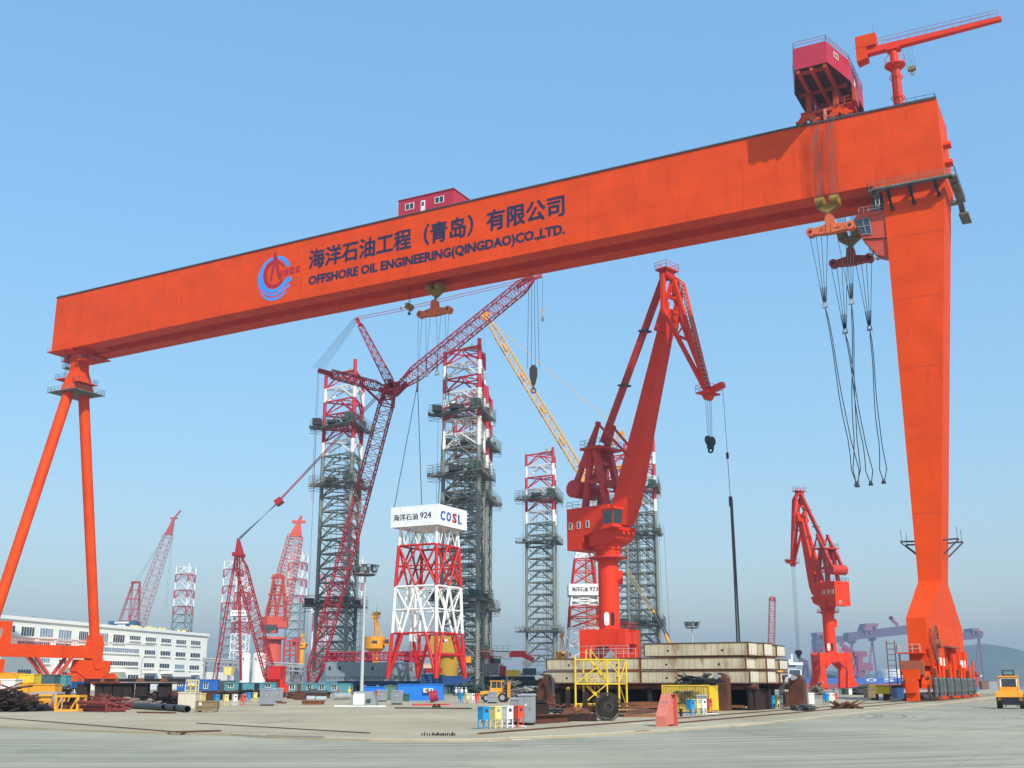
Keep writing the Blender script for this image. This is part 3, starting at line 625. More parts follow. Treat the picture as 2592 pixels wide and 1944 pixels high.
# maintenance jib crane
J=thing('jib_crane','slim orange jib crane with long arm on the right end of the girder','jib crane',W(-27,208,107.4))
JR=207.6
m=MB(); m.tube(W(-27,JR,107.4),W(-27,JR,117.3),.95,.85,16); m.tube(W(-27,JR,117.3),W(-27,JR,120.9),.8,.8,16)
for z in (110.5,114.8): m.ring(W(-27,JR,z),1.3,1.15,.1,14)
post=part('post',m,ORANGE2,J)
m=MB(); m.ladder(W(-26.9,JR-1.1,107.6),W(-26.9,JR-1.1,117),.6,U,.05,.45); part('ladder',m,RUST,post)
m=MB(); m.tube(W(-27,JR,116.4),W(-27,JR,117.3),1.0,1.9,18); m.ring(W(-27,JR,117.3),1.95,1.6,.25,18); 
for k in range(8): t=2*math.pi*k/8; c=W(-27,JR,117.4)+V((1.85*math.cos(t),1.85*math.sin(t),0)); m.tube(c,c+Z*1.5,.05,n=4)
m.ring(W(-27,JR,118.9),1.88,1.8,.07,18); part('crow_nest',m,ORANGE2,post)
m=MB(); m.hex([W(-32.6,JR-.8,120.9),W(-7.6,JR-.5,121.4),W(-7.6,JR+.5,121.4),W(-32.6,JR+.8,120.9)],[W(-32.6,JR-.8,122.2),W(-7.6,JR-.5,122.1),W(-7.6,JR+.5,122.1),W(-32.6,JR+.8,122.2)])
m.ubox(-28.3,-25.7,JR-1,JR+1,120.6,120.95)
jib=part('arm',m,ORANGE2,J)
m=MB()
for y in (-.85,.85): m.railing([W(-29,JR+y,122.25),W(-8,JR+y*.7,122.15)],1.35,1.6,.035)
part('railing',m,RED,jib)
m=MB(); m.ubox(-33.8,-29.9,JR-1.3,JR+1.4,122.3,124.8); m.prism([W(-33.8,JR-1.25,119.4),W(-31.8,JR-1.25,119.9),W(-31.8,JR-1.25,122.28),W(-33.8,JR-1.25,122.28)],R*2.5); part('winch_house',m,ORANGE,jib)
m=MB(); m.tube(W(-30.5,JR,124.8),W(-30.5,JR,128),.03,n=4); part('aerial',m,DGREY,jib)
H=thing('hook_block','small hook block hanging on thin ropes below the jib crane arm','hook block',W(-24,JR,114.5))
m=MB(); m.ubox(-24.8,-23.3,JR-.4,JR+.4,115.6,116.3); m.ring(W(-24,JR-.1,115.0),.4,.25,.2,10,R); part('block',m,paint('block_khaki',(.2,.17,.06),.6,.2,1),H)
m=MB(); [m.tube(W(-24+d,JR,116.2),W(-24.6+d*1.2,JR,121),.025,n=4,cap=False) for d in (-.7,-.2,.2,.7)]; part('rope',m,BLACK,H)
# ================================================================ hoist blocks, spreader beams and slings
def ropes(m,pts,r=.05):
    for p,q in pts: m.tube(p,q,r,n=4,cap=False)
def hoist(name,u,r,zblk,ztop,label,scale=1,twin=True,dark=False):
    t=thing(name,label,'hook block',W(u,r,zblk),'hook blocks on the gantry crane')
    col=paint('block_yellow_shaded',(.16,.11,.01),.6,.3,1) if dark else paint('block_yellow',(.26,.165,.012),.6,.35,1.6,(.05,.035,.012),.6,.2)  # dark copy: shade behind the girder put into the yellow
    for du in ((-1.55,1.55) if twin else (0,)):
        m=MB(); 
        for k in range(4): m.tube(W(u+du*scale-.9*scale,r-.9+.6*k,zblk+2.1*scale),W(u+du*scale+.9*scale,r-.9+.6*k,zblk+2.1*scale),1.0*scale,n=12)
        m.ubox(u+du*scale-1.05*scale,u+du*scale+1.05*scale,r-.9,r+.9,zblk+1.1*scale,zblk+2.9*scale); part('sheave_case',m,col,t)
        m=MB(); ropes(m,[(W(u+du*scale+d*scale,r+e,zblk+2.6*scale),W(u+du*scale*1.05+d*scale,r+e*.3,ztop)) for d in (-.8,-.27,.27,.8) for e in ((-.5,.5) if twin else (0,))],.042); part('rope',m,BLACK,t)
    m=MB(); c=lambda x,z:W(u+x*scale,r-.8,zblk+z*scale); m.prism([c(-2.4,.9),c(0,-.9),c(2.4,.9),c(2.0,1.5),c(-2.0,1.5)],R*1.6); cr=part('crosshead',m,col,t)
    m=MB(); m.tube(W(u,r,zblk-2.2*scale),W(u,r,zblk-.6*scale),.3*scale,n=8); m.ring(W(u,r-.25,zblk-2.6*scale),.8*scale,.4*scale,.5,12,R); part('hook',m,DGREY,t)
    return t
def spreader(u,r,z,half,label,col):
    t=thing('spreader_beam',label,'spreader beam',W(u,r,z),'spreader beams under the hook blocks')
    m=MB(); c=lambda x,zz:W(u+x,r-.7,z+zz); h=half
    m.prism([c(-h*.82,-.75),c(-h*.1,-1.0),c(h*.1,-1.0),c(h*.82,-.75),c(h*.82,.35),c(h*.3,.75),c(-h*.3,.75),c(-h*.82,.35)],R*1.4); b=part('beam',m,col,t)
    m=MB(); m.prism([c(-.9,.7),c(.9,.7),c(.75,2.3),c(.3,2.8),c(-.3,2.8),c(-.75,2.3)],R*1.4)
    for x in (-.45,.45): m.ubox(u+x-.2,u+x+.2,r-.85,r-.7,z-1,z+.8)
    m.ubox(u-h*.5,u-h*.2,r-.8,r-.71,z-.3,z-.1); m.ubox(u+h*.2,u+h*.5,r-.8,r-.71,z-.2,z+.05); part('lug',m,col,b)
    for s in (-1,1):
        m=MB(); m.tube(W(u+s*h*.93,r-.75,z-.15),W(u+s*h*.93,r+.75,z-.15),.85,n=16); w_=part('sheave',m,col,b)
        m=MB(); m.tube(W(u+s*h*.93,r-.85,z-.15),W(u+s*h*.93,r+.85,z-.15),.3,n=10); part('sheave_pin',m,BLACK,w_)
    for x in (-h*.4,h*.35):
        m=MB(); m.tube(W(u+x,r-.73,z-.1),W(u+x,r-.69,z-.1),.3,n=10); part('hole',m,BLACK,b)
    return t
hoist('hook_block',-40.7,203.2,88.4,108.3,'yellow striped hook block in front of the girder at the right',.85)
spreader(-40.55,203.2,84.8,3.9,'bright orange spreader beam, upper of the two at the right','' or ORANGE_PL)
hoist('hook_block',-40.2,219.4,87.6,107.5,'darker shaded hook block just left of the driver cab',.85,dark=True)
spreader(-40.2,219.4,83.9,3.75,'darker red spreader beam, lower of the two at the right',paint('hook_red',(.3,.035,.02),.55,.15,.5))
hoist('hook_block',-132.4,RC,89.3,94.8,'yellow hook block in the girder recess above the white and red tower',.8)
spreader(-132.5,RC,85.2,4.0,'orange spreader beam above the white and red tower',ORANGE_PL)
hoist('hook_block',-139.5,RC,86.9,94.8,'small yellow hook block left of the middle spreader beam',.42,twin=False)
def shackle(m,c,s=1):
    m.ring(V(c)-R*.12*s,.5*s,.32*s,.24*s,10,R); m.tube(V(c)+U*.55*s-Z*.5*s,V(c)-U*.55*s-Z*.5*s,.16*s,n=6)
def sling(r,tops,node,tail,label,nt=2,spread=.25,sag=.6):
    """legs from the spreader down to a shackle, then doubled tails with an eye at the end; photo points at plane r"""
    n=aR(node,r); e=aR(tail,r); t=thing('wire_sling',label,'wire sling',e,'wire slings hanging from the spreader beams')
    m=MB()
    for k,p in enumerate(tops):
        a=aR(p,r); q=n+U*((k-(len(tops)-1)/2)*.16)+Z*.5; m.tube(a,lerp(a,q,.78),.06,n=4); m.tube(lerp(a,q,.78),q,.11,n=5)
    part('rope',m,BLACK,t)
    m=MB(); shackle(m,n,1.0); part('shackle',m,GREYM,t)
    m=MB()
    for k in range(nt):
        s=(k-(nt-1)/2)
        pts=[n-Z*.6]
        for i in range(1,13):
            f=i/12; w_=math.sin(f*math.pi)*s*spread*2+ (s*1.3*math.exp(-((f-.9)/.07)**2))
            pts.append(lerp(n,e,f)+U*(w_+.25*math.sin(f*9+s)*sag))
        m.path(pts,.085,5)
    part('tail',m,BLACK,t)
    m=MB(); m.tube(e+U*.4,e-U*.4,.2,n=6); m.ring(e+Z*.4-R*.1,.32,.18,.2,8,R); part('eye_shackle',m,DGREY,t)
sling(203.2,[h8(232,690),h8(305,690),h8(365,685),h8(436,672)],(2088,771),s8(790,128),'wire sling, leftmost of those hanging at the right')
sling(203.2,[h8(545,655),h8(640,640),h8(695,630),h8(745,610)],h8(715,1440),(2168,1228),'wire sling hanging from the right end of the upper spreader beam')
sling(219.4,[h8(480,1040),h8(543,1035),h8(603,1030),h8(664,1028)],(2139,837),s8(930,110),'wire sling hanging from the left end of the lower spreader beam')
sling(219.4,[h8(765,1000),h8(830,985),h8(888,965),h8(952,930)],(2201,829),(2237,1222),'wire sling, rightmost of those hanging at the right')
# slings at the middle spreader: two loaded to the tower, two slack with shackles
def slack(pts,end,label):
    e=aR(end,RC); t=thing('wire_sling',label,'wire sling',e,'wire slings hanging from the spreader beams')
    m=MB()
    for p in pts: m.tube(aR(p,RC),e+Z*1.2+U*random.uniform(-.2,.2),.05,n=4)
    m.tube(e+Z*4,e+Z*.4,.12,n=5); part('rope',m,BLACK,t)
    m=MB(); shackle(m,e,1.1); part('shackle',m,GREYM,t)
slack([r1(1175,985),r1(1203,980)],r2(1778,398),'slack wire sling with a shackle, left of two at the middle spreader')
slack([r1(1240,980),r1(1268,972)],r2(1893,382),'slack wire sling with a pale shackle, right of two at the middle spreader')
def taut(tops,node,ends,label):
    n=aR(node,RC); t=thing('wire_sling',label,'wire sling',n,'loaded slings carrying the tower')
    m=MB()
    for p in tops: m.tube(aR(p,RC),n,.055,n=4)
    for e in ends: m.tube(n,e,.085,n=5)
    part('rope',m,BLACK,t); m=MB(); m.tube(n+Z*1.5,n-Z*2,.25,n=6); part('socket',m,DGREY,t)
DU0,DU1,DR0,DR1=-138.6,-127.4,206,217.2
taut([r1(1127,990),r1(1150,985)],r2(1688,500),[W(DU0,DR0,39.8),W(DU0,DR1,39.8)],'loaded wire sling holding the left side of the white and red tower')
taut([r1(1294,965),r1(1316,958)],r2(1990,470),[W(DU1,DR0,39.8),W(DU1,DR1,39.8)],'loaded wire sling holding the right side of the white and red tower')
# ================================================================ the lifted drilling tower
D=thing('drilling_tower','white and red lattice tower under a white sign box, hanging from the gantry','lattice tower',W(-133,211.5,3.6))
def dq(t):   # half sizes of the tower at height t
    return float(np.interp(t,[3.6,12,14,22.5,31.5,35.2],[5.95,5.5,5.4,5.15,4.75,4.5]))
DC=(-133.,211.6)
def dc(k,z):
    s=((-1,-1),(1,-1),(1,1),(-1,1))[k%4]; h=dq(z); return W(DC[0]+s[0]*h,DC[1]+s[1]*h*.98,z)
def sect(z0,z1,mat,nv,rc=.34,rb=.2,name='tower_section',vee=1):
    m=MB()
    for k in range(4):
        m.tube(dc(k,z0),dc(k,z1),rc,n=8); m.tube(dc(k,z1),dc(k+1,z1),rb,n=6)
        zm=(z0+z1)/2
        if vee==1:   # crossed diamonds
            for a in range(nv):
                f0,f1=a/nv,(a+1)/nv; fm=(f0+f1)/2
                A=lerp(dc(k,z0),dc(k+1,z0),f0);B=lerp(dc(k,z0),dc(k+1,z0),f1);Cc=lerp(dc(k,z1),dc(k+1,z1),f0);Dd=lerp(dc(k,z1),dc(k+1,z1),f1)
                m.tube(A,Dd,rb,n=6);m.tube(B,Cc,rb,n=6)
            m.tube(lerp(dc(k,zm),dc(k+1,zm),0),lerp(dc(k,zm),dc(k+1,zm),1),rb*.7,n=5)
        if vee==2:   # W bracing with a centre post
            M0=lerp(dc(k,z0),dc(k+1,z0),.5);M1=lerp(dc(k,z1),dc(k+1,z1),.5);Mm=lerp(M0,M1,.5)
            m.tube(M1,lerp(dc(k,z0),dc(k+1,z0),.22),rb*1.2,n=6);m.tube(M1,lerp(dc(k,z0),dc(k+1,z0),.78),rb*1.2,n=6)
            m.tube(dc(k,zm),dc(k+1,zm),rb*.8,n=5)
            for q in (0,1):
                c=dc(k+q,z1);c2=dc(k+q,zm); m.tube(c,lerp(dc(k,zm),dc(k+1,zm),.33 if q==0 else .67),rb*.8,n=5)
                m.tube(c2,lerp(dc(k,z0),dc(k+1,z0),.22 if q==0 else .78),rb*.8,n=5)
        if vee==3:
            for a in range(nv):
                f0,f1=a/nv,(a+1)/nv; fm=(f0+f1)/2
                m.tube(lerp(dc(k,z0),dc(k+1,z0),fm),lerp(dc(k,z1),dc(k+1,z1),f0),rb*.8,n=5);m.tube(lerp(dc(k,z0),dc(k+1,z0),fm),lerp(dc(k,z1),dc(k+1,z1),f1),rb*.8,n=5)
    return part(name,m,mat,D)
sect(31.4,35.2,WHITE,3,.3,.16,vee=3); sect(22.6,31.35,REDB,2,.38,.24); sect(12.9,22.55,WHITE,2,.36,.24,vee=2)
m=MB()
for k in range(4):
    foot=dc(k,3.6); m.tube(foot,dc(k,12.85),.5,.36,n=8); m.tube(dc(k,12.85),dc(k+1,12.85),.2,n=6)
    a=lerp(dc(k,12.85),dc(k+1,12.85),.24); m.tube(foot,a,.4,.36,n=8); a=lerp(dc(k,12.85),dc(k-1,12.85),.24); m.tube(foot,a,.4,.36,n=8)
    m.tube(lerp(foot,dc(k,12.85),.5),lerp(foot,a,.5),.2,n=6); m.tube(lerp(foot,dc(k,12.85),.5),lerp(foot,lerp(dc(k,12.85),dc(k+1,12.85),.24),.5),.2,n=6)
m.tube(lerp(dc(1,3.6),dc(1,12.85),.52),lerp(dc(2,3.6),dc(2,12.85),.52),.34,n=8); m.tube(lerp(dc(0,3.6),dc(0,12.85),.52),lerp(dc(3,3.6),dc(3,12.85),.52),.3,n=8); m.tube(lerp(dc(3,3.6),dc(3,12.85),.52),lerp(dc(2,3.6),dc(2,12.85),.52),.3,n=8)
part('leg_section',m,REDB,D)
m=MB(); m.ladder(W(-137.5,212,5),W(-137.2,212,13),.9,R,.08,.6); part('ladder',m,REDB,D)
m=MB(); m.ladder(W(-137,211,22.8),W(-136.6,211,35),.9,U,.07,.6); part('ladder',m,DGREY,D)
m=MB(); m.tube(W(-135.5,209,11.5),W(-135.5,209,22.4),.3,n=6); m.tube(W(-135.5,210.4,11.5),W(-135.5,210.4,22.4),.3,n=6); m.ubox(-135.8,-135.2,208.7,210.7,11.2,13.4); part('guide_rail',m,WHITE,D)
m=MB(); u0,u1,ra,rb=DU0-.5,DU1+.4,DR0-.5,DR1+.3
m.ubox(u0,u1,ra,rb,39.45,39.6)
for (a,b,c,d) in ((u0,u1,ra,ra+.2),(u0,u1,rb-.2,rb),(u0,u0+.2,ra+.2,rb-.2),(u1-.2,u1,ra+.2,rb-.2)): m.ubox(a,b,c,d,35.2,39.44)
m.ubox(u0+.3,u1-.3,ra+.3,rb-.3,35.6,35.8); m.tube(W(-133.5,210,34.6),W(-133.5,210,35.6),2.6,n=16)
sg=part('sign_box',m,paint('sign_white',(.82,.83,.84),.5,.03,.4,(.45,.42,.36),.3,2.5),D)
m=MB()
for k,dx in enumerate((0,.05,-.05)):
    text(m,'海洋石油',W(u0+.75+dx,ra-.03-.004*k,36.55),U,Z,1.42,6.2)
    text(m,'924',W(u0+7.55+dx,ra-.03-.004*k,36.75),U,Z,1.3,2.75)
part('lettering',m,paint('letter_black',(.02,.02,.025),.5,.1,1),sg)
for s,w0,mt in (('C',.9,EBLUE),('O',3.35,EBLUE),('S',5.8,ERED),('L',8.2,EBLUE)):
    m=MB()
    for k,d in enumerate((0,.12,-.12)): text(m,s,W(u1+.03+.004*k,ra+w0+d,36.25),R,Z,2.1,1.75 if s!='L' else 1.5,.03)
    part('lettering',m,paint('sign_blue',(.03,.13,.45),.5,.1,1) if mt is EBLUE else mt,sg)
# ================================================================ level-luffing portal cranes
def portal_crane(name,label,loc,baseyaw,a,boomtop,rear,tip,hookz,group,mat=None,lift=0.,fx=.88,fy=.9):
    mat=mat or ORANGE2; dk=paint('portal_orange_deep',(.5,.028,.016),.5,.1,.2,(.3,.03,.02),.25,1)
    t=thing(name,label,'portal crane',loc,group); O=V(loc)
    bx=V((math.cos(baseyaw),math.sin(baseyaw),0)); by=V((-bx.y,bx.x,0))
    h=V((math.sin(a),-math.cos(a),0)); l=V((-h.y,h.x,0))
    B=lambda x,y,z:O+bx*(x*fx)+by*(y*fy)+Z*z
    P=lambda s,z,w=0:O+h*s+l*w+Z*z
    # portal
    m=MB()
    for y in (-3.9,3.9): m.box(B(0,y,9.75),(10.6*fx,2.2*fy,2.6),bx,by)
    m.box(B(0,0,9.6),(3.6*fx,5.55*fy,2.2),bx,by)
    for s in (-1,1):
        m.box(B(s*4.25,0,9.6),(2.0*fx,5.55*fy,1.8),bx,by)
        for y in (-3.9,3.9): m.prism([B(s*3.2,y-1.07,8.44),B(s*3.2,y-1.07,6.6),B(s*1.2,y-1.07,8.44)],by*(2.14*fy))
    fr=part('portal_frame',m,mat,t)
    for sx in (-1,1):
        for y in (-3.9,3.9):
            m=MB(); c=lambda x,z:B(sx*x,y-1.05,z)
            m.prism([c(3.3,8.44),c(5.28,8.44),c(5.28,5.3),c(6.3,2.6+lift),c(6.3,1.3+lift),c(3.3,1.3+lift),c(3.3,2.6+lift),c(3.6,5.3)],by*(2.1*fy)); lg=part('leg',m,mat,t)
            for k in (-1,1):
                m=MB(); m.tube(B(sx*4.8+k*1.1,y-.4,.5+lift),B(sx*4.8+k*1.1,y+.4,.5+lift),.5,n=10); m.box(B(sx*4.8+k*1.1,y,1.0+lift),(1.4,1.2,.8),bx,by); part('wheel_bogie',m,dk,lg)
    m=MB(); m.railing([B(-5.2,-4.9,11.05),B(5.2,-4.9,11.05),B(5.2,4.9,11.05),B(-5.2,4.9,11.05),B(-5.2,-4.9,11.05)],1.1,1.5,.035); part('railing',m,dk,fr)
    m=MB(); m.ladder(B(5.5,-4,1.2+lift),B(5.5,-4,8.6),.7,by,.05,.5); m.ladder(B(2.6,-5.06,6),B(3.6,-5.06,11),.7,bx,.05,.5); part('ladder',m,mat,fr)
    m=MB(); m.tube(O+Z*11,O+Z*22.2,1.72,1.72,28); m.tube(O+Z*22.2,O+Z*24,2.0,2.1,28); col=part('column',m,mat,t)
    m=MB(); m.tube(O+Z*22.3,O+Z*22.6,1.9,3.2,28); m.ring(O+Z*22.6,3.25,1.9,.2,28); m.railing([O+Z*22.7+V((3.1*math.cos(k*math.pi/8),3.1*math.sin(k*math.pi/8),0)) for k in range(17)],1.0,2,.03)
    part('gallery',m,dk,col)
    d=(CAM-O); d.z=0; d.normalize(); e=V((-d.y,d.x,0)); c=O+d*1.72-e*.1
    m=MB(); pts=[]
    for k in range(20): tt=2*math.pi*k/20; pts.append((.42*math.cos(tt),.62*math.sin(tt)+(.5 if math.sin(tt)>0 else -.5)))
    m.prism([c+e*(x-.35)*1+Z*(y+12.7)+d*.05 for x,y in pts],-d*.4); part('door',m,WHITE,col)
    m=MB(); m.prism([c+e*(x+.62)*.9+Z*(y+12.7)-d*.02 for x,y in pts],-d*.4); part('door_opening',m,BLACK,col)
    m=MB(); m.box(O+e*1.9+Z*19.5,(.9,1.0,2.2),e,d,Z); part('control_box',m,mat,col)
    # slewing platform and machine house
    m=MB(); m.tube(O+Z*24.0,O+Z*25.6,2.35,2.35,28); m.prism([P(3.4,25.5,-2.4),P(4.2,27.4,-2.4),P(-2,27.4,-2.4),P(-2,24.6,-2.4),P(1.5,24.6,-2.4)],l*4.8)
    part('slewing_ring',m,mat,t)
    m=MB(); m.prism([P(2.6,27.2,-2.8),P(2.6,31.2,-2.8),P(-6.6,31.2,-2.8),P(-6.6,24.2,-2.8),P(-3.4,24.2,-2.8),P(-2.9,26.4,-2.8)],l*5.6)
    hs=part('machine_house',m,mat,t)
    for w,nn in ((-2.82,-l),(2.82,l)):
        ex=h if w<0 else -h
        for s in (-6.0,-4.2,-2.2): winbox(hs,P(s if w<0 else s+.7,27.7,w),ex,Z,nn,.62,1.1,panes=1,fw=.07)
    m=MB(); m.railing([P(-6.5,31.2,-2.9),P(2.4,31.2,-2.9)],1.1,1.3,.035); m.railing([P(-6.5,31.2,2.9),P(2.4,31.2,2.9)],1.1,1.3,.035); m.railing([P(-6.5,31.2,-2.9),P(-6.5,31.2,2.9)],1.1,1.3,.035); part('railing',m,DGREY,hs)
    # driver's cab on the left of the boom foot
    for w in (-3.5,):
        m=MB(); m.prism([P(2.7,27.1,w-1.1),P(4.9,27.4,w-1.1),P(5.3,30.0,w-1.1),P(2.7,30.0,w-1.1)],l*2.2); cb_=part('driver_cab',m,mat,t)
        m=MB(); m.prism([P(2.4,30.0,w-1.25),P(5.5,30.0,w-1.25),P(5.3,30.3,w-1.25),P(2.4,30.3,w-1.25)],l*2.5); m.prism([P(2.5,26.8,w-1.2),P(5.2,27.1,w-1.2),P(5.0,27.38,w-1.2),P(2.5,27.09,w-1.2)],l*2.4); part('cab_roof',m,mat,cb_)
        m=MB(); m.prism([P(4.96,27.75,w-.95),P(5.02,27.75,w-.95),P(5.3,29.8,w-.95),P(5.24,29.8,w-.95)],l*1.9); m.prism([P(3.0,27.7,w-1.13),P(4.8,27.7,w-1.13),P(5.05,29.75,w-1.13),P(3.0,29.75,w-1.13)],l*.06); part('window',m,GLASS,cb_)
        m=MB(); [m.beam(P(5.02,27.7,w+q),P(5.33,29.9,w+q),.1,.1) for q in (-1,-.3,.35,1)]; [m.beam(P(x,27.7,w-1.15),P(x+.15,29.8,w-1.15),.09,.09) for x in (3,3.9,4.8)]; part('window_frame',m,DGREY,cb_)
    # A-frame
    m=MB()
    for w in (-1.9,1.9):
        m.beam(P(1.6,31,w),P(-.8,41,w*.95),1.0,.9,h); m.beam(P(-3.2,31,w),P(-1.6,41,w*.95),.9,.9,h)
        m.beam(P(.6,35.4,w),P(-2.6,35.4,w),.6,.6); m.beam(P(0,38.4,w),P(-1.8,38.4,w),.5,.5)
    m.beam(P(0.6,35.4,-2),P(.6,35.4,2),.7,.7); m.beam(P(-.5,38.6,-2),P(-.5,38.6,2),.6,.6); m.box(P(-1.1,41.1,0),(4.4,6.0,.4),h,l)
    m.box(P(1.2,34.6,0),(2.2,3.6,.3),h,l)
    af=part('a_frame',m,dk,t)
    m=MB(); m.railing([P(1.1,41.3,-2.9),P(1.1,41.3,2.9),P(-3.2,41.3,2.9),P(-3.2,41.3,-2.9),P(1.1,41.3,-2.9)],1.2,1.2,.035); m.ladder(P(-2.4,31,2.6),P(-1.9,41,2.6),.7,h,.05,.5); part('railing',m,DGREY,af)
    # rocking counterweight beam
    m=MB(); m.tube(P(-5.2,34.6,-2.8),P(-5.2,34.6,2.8),1.5,n=22); cw=part('counterweight',m,dk,t)
    for w in (-2.0,2.0):
        m=MB(); m.hex([P(-5.7,35.4,w-.35),P(-4.6,35.4,w-.35),P(-4.6,35.4,w+.35),P(-5.7,35.4,w+.35)],[P(-.1,45.4,w-.2),P(.3,45.4,w-.2),P(.3,45.4,w+.2),P(-.1,45.4,w+.2)])
        m.hex([P(-4.3,38.2,w-.42),P(-2.4,37.8,w-.42),P(-2.4,37.8,w+.42),P(-4.3,38.2,w+.42)],[P(-.3,45,w-.3),P(.3,45,w-.3),P(.3,45,w+.3),P(-.3,45,w+.3)])
        m.tube(P(.1,45.2,w-.3),P(.1,45.2,w+.3),.42,n=10); part('rocker_arm',m,dk,cw)
        m=MB(); bt=V((lerp(4.2,boomtop[0],.28),lerp(28.4,boomtop[1],.28),0)); m.tube(P(.1,45.2,w),P(bt.x,bt.y,w*.7),.24,n=8); part('pull_rod',m,dk,cw)
    # boom: one tapered box girder with a spread foot
    f=(3.2,28.0); d2=V((boomtop[0]-f[0],boomtop[1]-f[1])); Lb=d2.length; d2/=Lb; n2=V((d2.y,-d2.x))  # n2 points outwards/down
    def q(tt,off,w): return P(f[0]+d2.x*Lb*tt+n2.x*off,f[1]+d2.y*Lb*tt+n2.y*off,w)
    m=MB()
    st=[(0,.55,2.3),(.10,1.3,2.1),(.22,1.5,1.75),(.5,1.3,1.35),(.9,1.0,1.0),(1.0,.9,.95)]
    for (t0,o0,w0),(t1,o1,w1) in zip(st,st[1:]):
        m.hex([q(t0,-o0,-w0),q(t0,o0,-w0),q(t0,o0,w0),q(t0,-o0,w0)],[q(t1,-o1,-w1),q(t1,o1,-w1),q(t1,o1,w1),q(t1,-o1,w1)])
    for w in (-1.5,1.5): m.hex([q(.9,-.9,w-.5),q(.9,1,w-.5),q(.9,1,w+.5),q(.9,-.9,w+.5)],[q(1.04,-.5,w*1.05-.3),q(1.04,.6,w*1.05-.3),q(1.04,.6,w*1.05+.3),q(1.04,-.5,w*1.05+.3)])
    bm=part('boom',m,mat,t)
    m=MB(); m.prism([q(-.02,-.5,-2.2),q(-.02,.9,-2.2),P(4.6,26.8,-2.2),P(2.4,26.8,-2.2)],l*4.4); [m.tube(P(4.5,26.4,w),P(4.7,26.4,w),.3,n=8) for w in (-1.4,-.2,1)]; part('boom_foot',m,mat,bm)
    # fly jib (rear, pivot at boom top, tip) - twin girders joined by frames
    pv=(boomtop[0]+n2.x*.3,boomtop[1]+n2.y*.3)
    top2=(lerp(rear[0],tip[0],.2)+ (tip[0]-rear[0])*.12, lerp(rear[1],tip[1],.2)+2.2)
    m=MB()
    for w in (-2.2,2.2):
        m.beam(P(*rear,w*.45),P(*pv,w),.62,.75,l); m.beam(P(*pv,w),P(*tip,w*.22),.55,.7,l)
        m.beam(P(*rear,w*.3),P(*top2,w*.55),.5,.55,l); m.beam(P(*top2,w*.55),P(*tip,w*.2),.55,.65,l)
        m.beam(P(*pv,w),P(*top2,w*.55),.4,.4,l); 
        mid=(lerp(pv[0],tip[0],.33),lerp(pv[1],tip[1],.33)); mt2=(lerp(top2[0],tip[0],.38),lerp(top2[1],tip[1],.38)); m.beam(P(*mid,w*.75),P(*mt2,w*.45),.25,.25)
        m.beam(P(lerp(pv[0],rear[0],.02),lerp(pv[1],rear[1],.02),w),P(lerp(rear[0],top2[0],.7),lerp(rear[1],top2[1],.7),w*.45),.35,.35)
    m.beam(P(*pv,-2),P(*pv,2),.7,.8); m.beam(P(lerp(pv[0],rear[0],.4),lerp(pv[1],rear[1],.4),-1.4),P(lerp(pv[0],rear[0],.4),lerp(pv[1],rear[1],.4),1.4),.55,.6)
    m.beam(P(lerp(pv[0],tip[0],.33),lerp(pv[1],tip[1],.33),-1.3),P(lerp(pv[0],tip[0],.33),lerp(pv[1],tip[1],.33),1.3),.4,.4)
    m.beam(P(*top2,-1.1),P(*top2,1.1),.4,.4)
    fj=part('fly_jib',m,mat,t)
    m=MB(); m.box(P(rear[0],rear[1]+.4,0),(2.4,3.4,.25),h,l); m.railing([P(rear[0]-1.2,rear[1]+.5,-1.7),P(rear[0]+1.2,rear[1]+.5,-1.7),P(rear[0]+1.2,rear[1]+.5,1.7),P(rear[0]-1.2,rear[1]+.5,1.7),P(rear[0]-1.2,rear[1]+.5,-1.7)],1.1,1.2,.04); m.box(P(rear[0],rear[1]-.2,0),(1.4,2.4,1.5),h,l); part('head_platform',m,dk,fj)
    m=MB(); tx=tip[0]; m.box(P(tx,tip[1]-.3,0),(2.2,3.6,.25),h,l); m.railing([P(tx-1.1,tip[1]-.2,-1.8),P(tx+1.6,tip[1]-.2,-1.8),P(tx+1.6,tip[1]-.2,1.8),P(tx-1.1,tip[1]-.2,1.8),P(tx-1.1,tip[1]-.2,-1.8)],1.1,1.2,.04); m.beam(P(tx,tip[1],0),P(tx+3.0,tip[1]+.7,0),1.0,.8); m.tube(P(tx,tip[1]-.7,-.6),P(tx,tip[1]-.7,.6),.7,n=12); part('tip_platform',m,mat,fj)
    m=MB(); dd=V((tip[0]-top2[0],tip[1]-top2[1])); 
    for k in range(26): c=(lerp(top2[0],tip[0],k/26)+.6,lerp(top2[1],tip[1],k/26)+.1); m.beam(P(*c,-.9),P(*c,.0),.3,.12)
    m.tube(P(top2[0]+.8,top2[1]+1.2,-.9),P(tip[0]+.8,tip[1]+1.2,-.9),.035,n=4)
    for k in range(14): c=(lerp(top2[0],tip[0],k/14)+.8,lerp(top2[1],tip[1],k/14)); m.tube(P(*c,-.9),P(c[0],c[1]+1.2,-.9),.03,n=4,cap=False)
    part('stairs',m,GREYM,fj)
    # tie rod with ladder
    m=MB(); m.beam(P(-.6,42.3,0),P(rear[0]-.3,rear[1],0),1.0,.8,l); tr=part('tie_rod',m,dk,t)
    m=MB()
    A=P(-.6,42.9,.6);Bq=P(rear[0]-.3,rear[1]+.6,.6); m.tube(A+Z*.9-h*.4,Bq+Z*.9-h*.4,.035,n=4)
    for k in range(26): c=lerp(A,Bq,k/26); m.tube(c,c+Z*.9-h*.4,.03,n=4,cap=False)
    for k in (.34,.66): c=lerp(P(-.6,42.3,0),P(*rear,0),k); m.box(c,(1.4,2.0,.25),h,l)
    part('handrail',m,DGREY,tr)
    # hoist ropes and hook
    m=MB()
